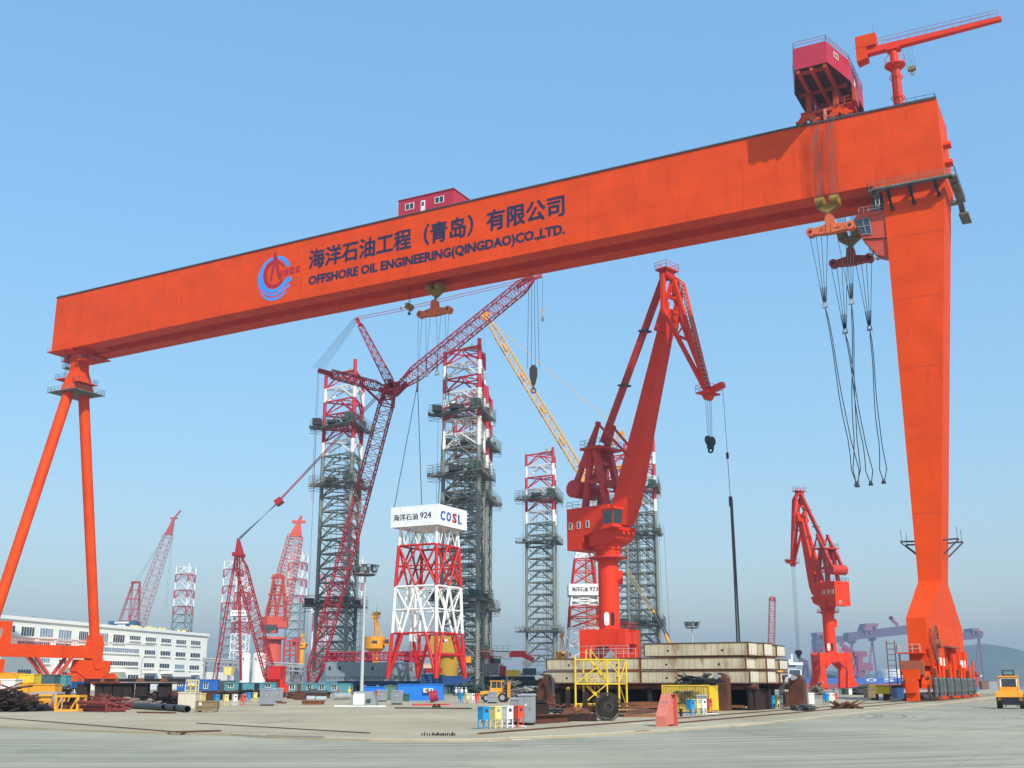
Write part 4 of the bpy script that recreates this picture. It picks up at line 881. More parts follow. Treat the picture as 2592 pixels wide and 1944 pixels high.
    for w in (-.5,-.15,.2,.5): m.tube(P(tip[0]+w*.4,tip[1]-.9,w),P(tip[0]+w*.2,hookz+1.4,w*.8),.035,n=4,cap=False)
    rp=part('hoist_rope',m,BLACK,t)
    m=MB(); [m.tube(P(tip[0]-.15,hookz+1.0,w),P(tip[0]+.15,hookz+1.0,w),.75,n=12) for w in (-.55,.55)]; m.box(P(tip[0],hookz+.3,0),(.5,1.2,1.2),h,l); m.ring(P(tip[0],hookz-.5,-.1),.5,.28,.25,10,l); part('hook_block',m,BLACK,rp)
    return t,P
Yc=190; a=math.radians(45)
crane1,P1=portal_crane('portal_crane','big orange-red portal crane with folded jib standing behind the rusty caisson stack',((1546-1296)/2977*Yc,Yc,.0),-TH,a,(14.5,62.2),(14.2,69.2),(21.4,47.3),38.4,'portal cranes on the quay',lift=.77,fx=.76,fy=.62)
SCK=265/190.
def rescale(t,k):
    t.scale=(k,k,k); t.location=CAM+(V(t.location)-CAM)*k
rescale(crane1,SCK)
# second line of that crane with its long weight
t=thing('weight_line','long thin crane rope ending in a heavy dark double sling over the caisson stack','crane rope',P1(24.6,5,0))
p1=P1(24.2,47.6,0)
m=MB(); c0=aY((1841,1146),p1.y); c1=aY((1849,1262),p1.y); c2=aY((1866,1625),p1.y)
m.tube(p1,c0,.04,n=4); m.tube(c0,c0-Z*.9,.22,n=8); m.tube(c0-Z*.9,c1,.05,n=4); part('rope',m,BLACK,t)
m=MB(); m.path([c1,lerp(c1,c2,.5)+X*.05,c2],.13,6); m.path([c1+X*.2,lerp(c1,c2,.5)+X*.3,c2+X*.35],.13,6); m.tube(c1+Z*.3,c1-Z*1.2,.28,n=8); part('double_sling',m,BLACK,t); rescale(t,SCK)
Yc=340; a=math.radians(207)
crane2,P2=portal_crane('portal_crane','smaller distant orange portal crane with its jib to the left, beside the blue ship',((2108-1296)/2977*Yc,Yc,0),math.radians(2),a,(9.0,52.6),(9.0,59.4),(14.0,38.6),10.5,'portal cranes on the quay')
pp=P2(-6.65,25.4,.6)
m=MB(); hh=V((math.sin(a),-math.cos(a),0)); ll=V((-hh.y,hh.x,0)); m.ring(P2(-6.62,25.2,1.2),.55,.3,.06,14,-hh); part('emblem',m,paint('pale_mark',(.6,.4,.45),.5,.1,1),crane2)
# ================================================================ jack-up truss legs
def rig_leg(label,pA,pB,ybase,Yd,bands,plats,bay=5.2,group='lattice legs of the drilling rigs',psi=35,name='truss_tower',rk=1.,tarp=True,detail=True,gear=True,cat='truss tower'):
    ym=(max(pA[1],pB[1])+ybase)/2
    xa=aY((pA[0],ym),Yd).x; xb=aY((pB[0],ym),Yd).x; cx=(xa+xb)/2; s=(xb-xa)/.82
    zA=aY(pA,Yd).z; zB=aY(pB,Yd).z; H=max(zA,zB); zb0=aY((1296,ybase),Yd).z
    ps=math.radians(psi)
    cor=[V((x*math.cos(ps)+y*math.sin(ps),-x*math.sin(ps)+y*math.cos(ps),0))*s for x,y in ((-.5,0),(.5,0),(0,.866))]
    O=V((cx,Yd,0))-V((0,cor[1].y,0))*0; cor=[O+c for c in cor]
    t=thing(name,label,cat,V((cx,Yd,max(0,zb0))),group)
    zt=min(zA,zB)-.3; nb=max(3,int(round((zt-zb0)/bay))); zs=[zb0+(zt-zb0)*i/nb for i in range(nb+1)]
    bz=[(aY((1296,y),Yd).z,mat,nm) for y,mat,nm in bands]
    groups={}
    def pick(z):
        cur=bz[0]
        for b in bz:
            if z<b[0]: cur=b
        return cur
    rc,rb=.46*rk*s/10,.23*rk*s/10
    for i in range(nb):
        z0,z1=zs[i],zs[i+1]; b=pick((z0+z1)/2); m=groups.setdefault(b,MB())
        for k in range(3):
            a_,c_=cor[k],cor[(k+1)%3]; md=(a_+c_)/2
            m.tube(a_+Z*z0,a_+Z*(z1+ (max(0,(zA if k==0 else zB if k==1 else zA)-zt) if i==nb-1 else 0)),rc,n=7)
            m.tube(a_+Z*z1,c_+Z*z1,rb,n=4,cap=False); m.tube(a_+Z*z0,md+Z*z1,rb,n=4,cap=False); m.tube(c_+Z*z0,md+Z*z1,rb,n=4,cap=False)
        if detail:
            for k in range(3):
                m.tube((cor[k]+cor[(k+1)%3])/2+Z*z1,(cor[(k+1)%3]+cor[(k+2)%3])/2+Z*z1,rb*.7,n=4,cap=False)
                q0=lerp(cor[k]+Z*z0,(cor[k]+cor[(k+1)%3])/2+Z*z1,.5); q1_=lerp(cor[(k+1)%3]+Z*z0,(cor[k]+cor[(k+1)%3])/2+Z*z1,.5)
                if b[1] is LEGGREY: m.tube(q0,q1_,rb*.6,n=4,cap=False); m.tube(q0,cor[k]+Z*z1,rb*.5,n=4,cap=False); m.tube(q1_,cor[(k+1)%3]+Z*z1,rb*.5,n=4,cap=False)
            for j in range(6): m.box(cor[1]+V((rc*.9,-rc*.5,z0+(z1-z0)*(j+.5)/6)),(rc*.9,rc*.5,(z1-z0)/12))
    for b,m in groups.items(): part(b[2],m,b[1],t)
    if detail:
        m=MB(); cc=(cor[0]+cor[1])/2*.55+cor[2]*.45
        hi=aY((1296,plats[0][0] if plats else pA[1]+40),Yd).z
        m.ladder(V((cc.x,cc.y,zb0)),V((cc.x,cc.y,hi)),s*.055,X,.09,1.1); m.ladder(V((cc.x+.15*s,cc.y,zb0)),V((cc.x+.15*s,cc.y,hi)),s*.03,X,.07,1.6); part('ladder',m,DGREY,t)
        m=MB()
        for k,(dx,dy) in enumerate(((-.53,-.2),(-.3,-.1),(.1,-.3),(.56,0),(-.1,.1),(.2,.1),(.3,-.2),(-.2,.2))): m.tube(O+V((dx*s,dy*s,zb0)),O+V((dx*s*.97,dy*s,hi)),.05,n=4,cap=False)
        part('cable',m,BLACK,t)
    cen=(cor[0]+cor[1]+cor[2])/3
    for yp,sc_,rich in plats:
        z=aY((1296,yp),Yd).z
        hexa=[]
        for k in range(3):
            a_,c_=cor[k],cor[(k+1)%3]; d=(c_-a_).normalized()
            o1=(a_-cen).normalized(); hexa+= [a_+o1*(s*.2*sc_)-d*(s*.12*sc_), a_+o1*(s*.2*sc_)+d*(s*.12*sc_)]
        inner=[lerp(cen,p,.62) for p in hexa]
        m=MB(); n=len(hexa)
        for i in range(n):
            p,q_=hexa[i],hexa[(i+1)%n]; pi,qi=inner[i],inner[(i+1)%n]
            m.hex([p+Z*(z-.5),q_+Z*(z-.5),qi+Z*(z-.5),pi+Z*(z-.5)],[p+Z*z,q_+Z*z,qi+Z*z,pi+Z*z])
            L_=(q_-p).length; k=max(1,int(L_/1.6))
            for j in range(k):
                c=lerp(p,q_,j/k); dz=-1.5*random.random()*rich; m.tube(c+Z*(z+dz),c+Z*(z+1.4+2.2*random.random()*rich),.07,n=4,cap=False)
            for hh in ((.6,1.2,1.9,2.7) if rich>.6 else (.6,1.2)): m.tube(p+Z*(z+hh),q_+Z*(z+hh),.06,n=4,cap=False)
            if rich>.5:
                for hh in (-.9,-1.7): m.tube(p+Z*(z+hh),q_+Z*(z+hh),.06,n=4,cap=False)
                for j in range(9): c=lerp(p,q_,random.random()); c2=lerp(pi,qi,random.random()); m.beam(c+Z*(z+.2),c2+Z*(z+random.uniform(-2.4,2.8)),.11)
        pf=part('platform',m,SCAF,t)
        if tarp and rich>.5:
            for k,(dx,dy,w_,h_) in enumerate(((-.56,.12,.17,.15),(.34,-.36,.2,.17),(-.1,-.05,.26,.09),(.56,.45,.12,.14))):
                if random.random()<(.75 if k!=2 else .5):
                    m=MB(); w2=w_*s*sc_; hh=h_*s*sc_*random.uniform(.7,1.05); c=O+V((dx*s,dy*s,z+.2)); 
                    m.hex([c+V((-w2/2,-w2/2,0)),c+V((w2/2,-w2/2,0)),c+V((w2/2,w2/2,0)),c+V((-w2/2,w2/2,0))],[c+V((-w2*.52,-w2*.4,hh)),c+V((w2*.4,-w2*.5,hh*.9)),c+V((w2*.5,w2*.4,hh)),c+V((-w2*.4,w2*.5,hh*.85))])
                    part('tarpaulin',m,TARP if k in(1,) else TARPD,pf)
        if gear and rich>.3:
            m=MB()
            for j in range(22):
                c=lerp(random.choice(hexa),random.choice(inner),random.random()); g=random.uniform(.25,.8); m.box(c+Z*(z+g/2),(g*1.3,g,g))
            part('equipment',m,DGREY,pf)
    if detail and gear:
        # helipad-like top crossbeam grating and small tripod
        m=MB(); b0,b1=cor[1]+Z*zt,(cor[0]+cor[1])/2+Z*zt; b2=(cor[1]+cor[2])/2+Z*zt
        m.prism([b0+Z*.3,b1+Z*.3,b2+Z*.3],Z*.15); part('top_grating',m,paint('grating_yellow',(.5,.34,.05),.6,.3,1),t)
        m=MB(); c=lerp(b1,b2,.5); [m.tube(c+V((dx,dy,.4)),c+V((0,0,2.2)),.1,n=4) for dx,dy in ((-.9,0),(.9,0),(0,.9))]; m.box(c+Z*1.2,(.8,.8,.7)); part('top_frame',m,GREYM,t)
    return t
def bandlist(y0,step,n,yend):
    o=[]
    for i in range(n): o.append((y0+step*i,REDF if i%2==0 else WHITE,'red_section' if i%2==0 else 'white_section'))
    o.append((y0+step*n,LEGGREY,'grey_section')); return o
REDF=paint('leg_red',(.5,.022,.035),.5,.12,.4)
WH='white_section';RD='red_section';GY='grey_section'
def Y2(y): return r2(0,y)[1]
def Y3(y): return r3(0,y)[1]
rig_leg('tall red, white and grey truss leg just left of the red lattice crane boom',(805,942),(889,917),1700,330,
 [(917,REDF,RD),(Y2(475),WHITE,WH),(Y2(630),REDF,RD),(Y2(780),WHITE,WH),(Y2(860),REDF,RD),(Y2(1085),WHITE,WH),(Y2(1245),LEGGREY,GY)],[(1075,1.25,1),(1222,1.15,.9),(1530,1.2,.8)],bay=4.1)
rig_leg('tallest truss leg with dark scaffold platforms, behind the white and red tower',(1118,882),(1211,866),1742,300,
 [(866,REDF,RD),(Y3(330),WHITE,WH),(Y3(450),REDF,RD),(Y3(590),WHITE,WH),(Y3(690),REDF,RD),(Y3(845),WHITE,WH),(Y3(985),LEGGREY,GY)],[(1040,1.25,1),(1196,1.25,1),(1515,1.1,1)],bay=3.9)
rig_leg('scaffolded truss leg close behind the right edge of the tallest one',(1147,995),(1231,985),1742,345,
 [(980,REDF,RD),(Y3(670),WHITE,WH),(Y3(790),REDF,RD),(Y3(900),WHITE,WH),(Y3(1010),REDF,RD),(Y3(1120),WHITE,WH),(Y3(1240),LEGGREY,GY)],[(1125,1.2,1),(1265,1.2,1),(1540,1.1,.9)],bay=4.1)
rig_leg('slimmer truss leg standing alone between the tallest leg and the big orange crane',(1333,1146),(1401,1137),1690,380,
 [(1137,REDF,RD),(Y3(1185),WHITE,WH),(Y3(1285),REDF,RD),(Y3(1375),WHITE,WH),(Y3(1455),REDF,RD),(Y3(1550),WHITE,WH),(Y3(1650),LEGGREY,GY)],[(1258,1.25,1),(1368,1.15,.5),(1596,1.2,.5)],bay=4.0)
rig_leg('grey truss leg with a green tarpaulin, behind the boom of the big orange crane',(1590,1118),(1659,1109),1700,372,
 [(1108,REDF,RD),(Y3(0)+325,WHITE,WH),(1180,REDF,RD),(1207,WHITE,WH),(1235,REDF,RD),(1262,WHITE,WH),(1292,LEGGREY,GY)],[(1235,1.2,1),(1345,1.15,.5),(1580,1.3,.8)],bay=4.0)
rig_leg('grey truss leg half hidden behind the column of the big orange crane',(1545,1150),(1615,1142),1700,410,
 [(1142,REDF,RD),(1170,WHITE,WH),(1195,REDF,RD),(1222,WHITE,WH),(1250,REDF,RD),(1275,WHITE,WH),(1300,LEGGREY,GY)],[(1265,1.15,.8),(1570,1.2,.5)],bay=4.2)
FR=paint('far_leg_red',(.42,.06,.07),.6,.1,.3)
for lab,A,B,yb,Yd in (('distant truss leg rising behind the white office building',(433,1432),(473,1427),1700,1050),
 ('distant truss leg behind the pointed red crane mast',(556,1418),(596,1414),1700,1000),
 ('distant truss leg behind the pale red floating crane boom',(722,1402),(762,1400),1700,1000),
 ('distant truss leg just right of the tall lamp mast',(886,1416),(914,1412),1700,1100)):
    st=(yb-1412)*.071
    rig_leg(lab,A,B,yb,Yd,[(1400+st*.0+ (A[1]-1412)+20*i, (FR if i%2==0 else WHITE),(RD if i%2==0 else WH)) for i in range(7)]+[(A[1]+128,LEGGREY,GY)],[],bay=7.2,group='distant truss legs',rk=.95,detail=False,gear=False)
# ================================================================ lattice cranes
# big red crawler crane with luffing jib
Yd=290.
L=lambda p,dy=0:aY(p,Yd+dy)
K=thing('crawler_crane','giant crimson lattice crane with luffing jib reaching behind the girder','crawler crane',V((L((787,1724)).x,Yd,0)))
base=V((L((787,1724)).x,Yd,1.5)); hub=L((987,990)); tip=L((1347,705))
m=MB(); m.lattice(base,lerp(base,hub,.06),1.2,3.5,2,.2,.1,X,n=4); m.lattice(lerp(base,hub,.06),lerp(base,hub,.95),3.5,3.5,30,.2,.095,X,n=4); main=part('main_boom',m,RED,K)
m=MB(); m.lattice(lerp(base,hub,.95),hub,3.5,2.4,2,.34,.2,X,n=5); 
for a_,b_ in (((971,980),(1012,972)),((985,960),(1000,1000)),((960,985),(1000,1000)),((1000,1000),(1030,970))): m.beam(L(a_),L(b_),1.3,1.3)
m.tube(L((1003,990),-1.6),L((1003,990),1.6),1.0,n=12); part('boom_head',m,RED,main)
j0=L((1010,980))
m=MB(); m.lattice(j0,lerp(j0,tip,.12),1.4,3.4,3,.19,.1,Y,n=4); m.lattice(lerp(j0,tip,.12),lerp(j0,tip,.92),3.4,3.2,24,.19,.095,Y,n=4); m.lattice(lerp(j0,tip,.92),tip,3.2,1.4,2,.22,.11,Y,n=4)
jb=part('luffing_jib',m,RED,K)
m=MB(); m.beam(L((1330,712)),L((1371,698)),.9,.8); m.tube(L((1346,706),-.7),L((1346,706),.7),.9,n=12); m.beam(L((1308,728)),L((1338,706)),1.2,.9); part('jib_head',m,RED,jb)
s1=L((903,806)); h1=L((996,985))
m=MB(); m.lattice(h1,lerp(h1,s1,.12),.8,2.3,2,.16,.08,Y,n=4); m.lattice(lerp(h1,s1,.12),lerp(h1,s1,.9),2.3,1.3,16,.16,.08,Y,n=4); m.beam(lerp(h1,s1,.9),s1,.9,1.0); part('jib_strut',m,RED,K)
s2=L((806,938)); h2=L((971,982))
m=MB(); m.lattice(h2,lerp(h2,s2,.12),1.0,2.2,2,.16,.08,Y,n=4); m.lattice(lerp(h2,s2,.12),lerp(h2,s2,.8),2.2,2.0,13,.16,.08,Y,n=4); m.beam(lerp(h2,s2,.78),s2,1.3,1.1); part('jib_strut',m,RED,K)
m=MB(); m.beam(L((910,968)),L((961,1016)),.6,.6); m.beam(L((1012,962)),L((1040,938)),.35,.35); part('brace',m,RED,K)
m=MB()
for d in (-1.0,1.0):
    m.tube(s1+Y*d,lerp(s1,tip,.25)+Y*d-Z*.4,.09,n=4); m.tube(lerp(s1,tip,.25)+Y*d-Z*.4,tip+Y*d,.09,n=4)
    m.tube(hub+Y*d-X*2,L((708,1266))+Y*d*.6,.13,n=4); m.tube(s2+Y*d,L((790,1270))+Y*d,.05,n=4)
m.beam(lerp(s1,tip,.25)-Y*1.1,lerp(s1,tip,.25)+Y*1.1,.25,.25); part('pendant',m,RED,K)
m=MB()
for k in range(6): d=(k-2.5)*.4; m.tube(s1+Y*d+X*d*.4,s2+Y*d+X*(k-2.5)*.5+Z*.6,.045,n=4,cap=False)
mt=L((603,1366))
for k in range(6): d=(k-2.5)*.35; m.tube(L((704,1272))+Y*d*.7,mt+Y*d+Z*(k-2.5)*.3,.05,n=4,cap=False)
m.tube(L((1012,962)),tip+Z*.3,.045,n=4); m.tube(L((955,1040)),L((1015,975)),.045,n=4); m.tube(L((1015,975)),L((1250,770)),.04,n=4)
part('rope',m,DGREY,K)
m=MB(); c=L((706,1270)); m.box(c,(1.9,2.6,1.5),(X+Z*.75).normalized(),Y,(Z-X*.75).normalized()); part('equalizer',m,RED,K)
# backstay mast
m=MB(); tp=L((603,1405)); a0=V((L((692,1727)).x,Yd,1.5)); m.lattice(a0,lerp(a0,tp,.1),1.0,2.6,2,.17,.09,X,n=4); m.lattice(lerp(a0,tp,.1),lerp(a0,tp,.9),2.6,2.6,18,.17,.09,X,n=4); m.lattice(lerp(a0,tp,.9),tp,2.6,1.0,2,.17,.09,X,n=4)
mast=part('mast',m,RED,K)
m=MB(); m.prism([L((593,1406),-.9),L((616,1406),-.9),L((604,1366),-.9),L((600,1361),-.9)],Y*1.8); m.beam(L((588,1402)),L((620,1408)),.8,1.0); part('mast_head',m,RED,mast)
m=MB()
for p,q_ in (((595,1407),(538,1722)),((598,1407),(548,1722)),((601,1407),(608,1722)),((606,1407),(611,1722))): m.tube(L(p),L(q_),.17,n=5)
for f in (.3,.5,.7): m.beam(L((lerp(595,538,f),lerp(1407,1722,f))),L((lerp(598,548,f),lerp(1407,1722,f))),.3,.3)
part('backstay',m,RED,K)
m=MB(); m.box(V((L((700,1700)).x,Yd+1,4.0)),(3.6,4,5.5)); m.box(V((L((740,1725)).x,Yd+2,1.2)),(14,5,2.2)); 
for d in (-3.4,5.6): m.box(V((L((735,1725)).x,Yd+d,.75)),(12,1.6,1.5))
part('carrier',m,ORANGE2,K)
m=MB(); x0=L((560,1700)).x; m.box(V((x0-1,Yd,1.6)),(8,6,3.2)); part('counterweight',m,DGREY,K)
# its load lines
def line_hook(name,label,top,bot,kind,Yc,n=1,r=.06,size=1.4,cat='hook block',col=None):
    a_=aY(top,Yc);b_=aY(bot,Yc); b_=V((a_.x if kind=='v' else b_.x,b_.y,b_.z)); t=thing(name,label,cat,b_)
    m=MB(); [m.tube(b_+X*(k-(n-1)/2)*.55*size+Z*size*1.6,a_+X*(k-(n-1)/2)*.4*size,r,n=4,cap=False) for k in range(n)]; part('rope',m,BLACK,t)
    m=MB(); m.prism([b_+V((x*size,-.3*size,z*size)) for x,z in ((-.55,.6),(-.25,-.6),(.25,-.6),(.55,.6),(.55,1.6),(.2,2.1),(-.2,2.1),(-.55,1.6))],Y*.6*size); part('block',m,col or BLACK,t)
    m=MB(); m.tube(b_-Z*.6*size,b_-Z*1.2*size,.14*size,n=6); m.ring(b_-Z*1.5*size-Y*.1,.42*size,.22*size,.2*size,10,Y); part('hook',m,DGREY,t)
    return t
line_hook('hook_block','black hook block on four ropes in the sky left of the orange crane',(1349,710),(1349,962),'v',Yd,4,.085,1.9)
line_hook('headache_ball','small grey weight on one thin rope under the red jib tip',(1373,700),(1374,797),'v',Yd,1,.05,.95,cat='hook ball',col=GREYM)
# yellow lattice crane
Yd2=400.; Q=lambda p,dy=0:aY(p,Yd2+dy)
C2=thing('lattice_crane','pale yellow lattice crane with slanting boom, behind the orange portal crane','lattice crane',V((Q((1492,1700)).x,Yd2,0)))
YB=paint('boom_yellow',(.70,.40,.08),.5,.15,.5)
f0=Q((1482,1215)); tp2=Q((1229,800))
m=MB(); m.lattice(f0,lerp(f0,tp2,.08),1.0,2.6,2,.17,.085,Y,n=4); m.lattice(lerp(f0,tp2,.08),lerp(f0,tp2,.86),2.6,2.4,34,.17,.085,Y,n=4); m.lattice(lerp(f0,tp2,.86),tp2,2.4,1.0,5,.17,.085,Y,n=4)
bmy=part('boom',m,YB,C2)
m=MB(); m.beam(Q((1218,800)),Q((1240,793)),1.2,1.4); m.tube(Q((1224,806),-.6),Q((1224,806),.6),.7,n=10)
for f in (.23,.42,.62,.8): c=lerp(f0,tp2,f); m.beam(c-(tp2-f0).normalized()*1.6,c+(tp2-f0).normalized()*1.6,2.7,.5)
part('boom_head',m,YELO,bmy)
m=MB(); e=Q((1577,1093)); m.tube(tp2,lerp(tp2,e,.25)-Z*.6,.13,n=4); m.tube(lerp(tp2,e,.25)-Z*.6,e,.13,n=4); [m.box(lerp(tp2,e,f)-Z*.4,(.7,.4,.5)) for f in (.2,.47,.72)]; m.tube(tp2,f0+V((-3,0,9)),.035,n=4); part('pendant',m,YB,C2)
m=MB(); m.lattice(Q((1485,1210)),e,1.6,.9,8,.16,.08,Y,n=4); m.beam(Q((1560,1102)),e,.9,.9); [m.tube(e+Y*d,Q((1612,1195))+Y*d,.07,n=4) for d in (-.5,-.2,.1,.4)]; m.lattice(Q((1470,1198)),Q((1585,1180)),1.4,1.0,9,.15,.08,Y,n=4); part('back_mast',m,YELO,C2)
m=MB(); m.lattice(V((Q((1502,1700)).x,Yd2,0)),Q((1489,1212)),3.6,3.0,26,.2,.1,X,n=4); part('tower',m,YB,C2)
m=MB(); m.box(Q((1486,1218)),(4.5,3,2)); m.box(Q((1489,1245)),(3.6,3.4,1.2)); part('cabin',m,YELO,C2)
m=MB(); c=Q((1222,812)); m.tube(c,Q((1222,895)),.03,n=4); m.tube(c+X*.7,Q((1226,895)),.03,n=4); m.ball(Q((1224,898)),.9,8,6); part('hook_ball',m,DGREY,C2)
# slanting deck crane boom low behind the caisson stack
Yd3=365.; Q3=lambda p:aY(p,Yd3)
C3=thing('deck_crane','dark slanting boom with yellow knuckle resting over the caisson stack','deck crane',Q3((1697,1650)))
m=MB(); m.lattice(Q3((1585,1440)),Q3((1650,1545)),.8,1.2,10,.08,.04,Y,n=4); part('boom',m,paint('boom_faded',(.42,.33,.2),.6,.2,.6),C3)
m=MB(); m.tube(Q3((1650,1545)),Q3((1688,1612)),.3,n=6); m.tube(Q3((1658,1543)),Q3((1694,1612)),.22,n=6); m.tube(Q3((1606,1400)),Q3((1650,1545)),.05,n=4); part('boom_extension',m,DGREY,C3)
m=MB(); m.tube(Q3((1684,1605)),Q3((1699,1640)),.5,n=8); m.tube(Q3((1697,1625)),Q3((1690,1665)),.6,n=10); m.ball(Q3((1654,1548)),.6,8,6); part('knuckle',m,YELO,C3)
m=MB(); m.tube(Q3((1686,1450)),Q3((1697,1630)),.05,n=4); m.tube(Q3((1680,1330)),Q3((1686,1450)),.05,n=4); part('rope',m,BLACK,C3)
# far revolving lattice cranes
def far_crane(label,Yc,boom0,boom1,tipend,fr0,fr1,house,mat,bw,group='distant revolving cranes'):
    S=lambda p,dy=0:aY(p,Yc+dy)
    t=thing('revolving_crane',label,'lattice crane',V((S(house[0]).x,Yc,0)),group)
    a_,b_=S(boom0),S(boom1); m=MB(); m.lattice(a_,lerp(a_,b_,.85),bw,bw*.62,24,.2,.11,X,n=4); m.hex([lerp(a_,b_,.84)+V((-bw*.3,-1,0)),lerp(a_,b_,.84)+V((bw*.3,-1,0)),lerp(a_,b_,.84)+V((bw*.3,1,0)),lerp(a_,b_,.84)+V((-bw*.3,1,0))],[b_+V((-.7,-.7,0)),b_+V((.7,-.7,0)),b_+V((.7,.7,0)),b_+V((-.7,.7,0))]); bm=part('boom',m,mat,t)
    m=MB(); m.beam(b_,S(tipend),1.0,1.2); m.beam(b_-X*3,b_+X*3,1.2,1.2); part('boom_tip',m,mat,bm)
    p0,p1=S(fr0[0]),S(fr0[1]);q0,q1=S(fr1[0]),S(fr1[1]); m=MB(); dy=V((0,4,0))
    for k in (V((0,0,0)),dy):
        m.tube(p0+k,q0+k*.6,.42,n=5); m.tube(p1+k,q1+k*.6,.42,n=5); m.tube(lerp(p0,p1,.5)+k,q1+k*.6,.3,n=5); m.tube(lerp(p0,p1,.5)+k,q0+k*.6,.3,n=5)
        for f in (.0,.3,.58,.82): m.tube(lerp(p0,q0,f)+k,lerp(p1,q1,f)+k,.26,n=4)
    for f in (.58,1.0): m.beam(lerp(p0,q0,f)-X*1.2,lerp(p1,q1,f)+X*1.2,.9,.7)
    for k in range(5): m.box(lerp(q0,q1,k/4)+Z*.9,(1.0,1.6,1.2))
    part('gantry_frame',m,mat,t)
    m=MB(); [m.tube(lerp(q0,q1,.4)+X*d,lerp(a_,b_,.93)+X*d*.5,.06,n=4) for d in (-1.2,0,1.2)]; [m.tube(b_+X*d,V((b_.x+d-1,b_.y,a_.z+12)),.06,n=4) for d in (-.6,.6)]; part('rope',m,DGREY,t)
    return t
fc=far_crane('distant red lattice crane on a blue house, rising behind the white office building',900,r7(322,1105),r7(632,205),r7(690,140),(r7(170,1065),r7(325,1065)),(r7(282,750),r7(342,750)),(r7(212,1100),),FARR,10)
S=lambda p:aY(p,900)
m=MB(); a_,b_=S(r7(105,1072)),S(r7(322,1135)); m.bx((a_.x,894,b_.z-20),(b_.x,908,a_.z)); hs=part('machine_house',m,paint('house_blue',(.02,.1,.24),.6,.1,.3),fc)
m=MB(); c=S(r7(215,1085)); m.box(c-Y*6.4,(11,.4,1.4)); m.box(c-Y*6.4-Z*3.4,(6.3,.4,3.6)); part('vent',m,WHITE,hs)
m=MB(); m.box(V(((a_.x+b_.x)/2,901,(b_.z-20)/2)),(18,11,b_.z-20.1)); part('pedestal',m,DGREY,fc)
fo=paint('far_orange',(.58,.085,.05),.55,.1,.2)
fc=far_crane('pale red-orange floating crane with an octagonal house behind the white tanks',520,r7(1500,1030),r7(1680,235),r7(1703,185),(r7(1405,1040),r7(1560,1040)),(r7(1468,705),r7(1545,705)),(r7(1465,1100),),fo,9.5)
S=lambda p:aY(p,520)
c=S(r7(1478,1100)); m=MB(); rr=(S(r7(1590,1090)).x-S(r7(1370,1090)).x)/2; zt_,zb_=S(r7(0,1035)).z,S(r7(0,1128)).z
oc=[(math.cos((k+.5)*math.pi/4)*rr*1.05,math.sin((k+.5)*math.pi/4)*rr) for k in range(8)]
m.add([V((c.x+x,520+y,zb_)) for x,y in oc]+[V((c.x+x,520+y,zt_)) for x,y in oc],[(i,(i+1)%8,8+(i+1)%8,8+i) for i in range(8)]+[tuple(range(8,16)),tuple(reversed(range(8)))])
a_,b_=S(r7(1400,1105)),S(r7(1505,1172)); m.bx((a_.x,520-rr*1.1,b_.z),(b_.x,520,zb_+.5)); part('machine_house',m,fo,fc)
m=MB(); c2=S(r7(1455,1300)); m.tube(V((c2.x,520,4)),V((c2.x,520,zb_-4)),4.4,4.0,16); m.tube(V((c2.x,520,zb_-5)),V((c2.x,520,zb_-4)),6.4,6.4,16); part('column',m,fo,fc)
m=MB(); c=S(r7(1448,1128)); m.prism([V((c.x+x,520-rr*1.12,c.z+z)) for x,z in ((-4,1.2),(4,1.2),(3,-1),(0,-2.4),(-3,-1))],Y*.4); part('dark_panel',m,DGREY,fc)  # dark pointed panel on the front of the house
# slim leaning red boom right of the caisson stack
S=lambda p:aY(p,520)
t=thing('lattice_crane','slim distant red lattice boom rising just right of the caisson stack','lattice crane',V((S((1949,1700)).x,520,0)))
m=MB(); m.lattice(V((S((1948,1700)).x,520,0)),S((1955,1520)),2.7,2.4,16,.16,.09,X,n=4); m.lattice(S((1955,1520)),S((1956,1511)),2.4,1.6,1,.3,.2,X); part('boom',m,FARR,t); m=MB(); m.box(V((S((1948,1700)).x,522,2)),(6,5,4)); part('carrier',m,FARR,t)
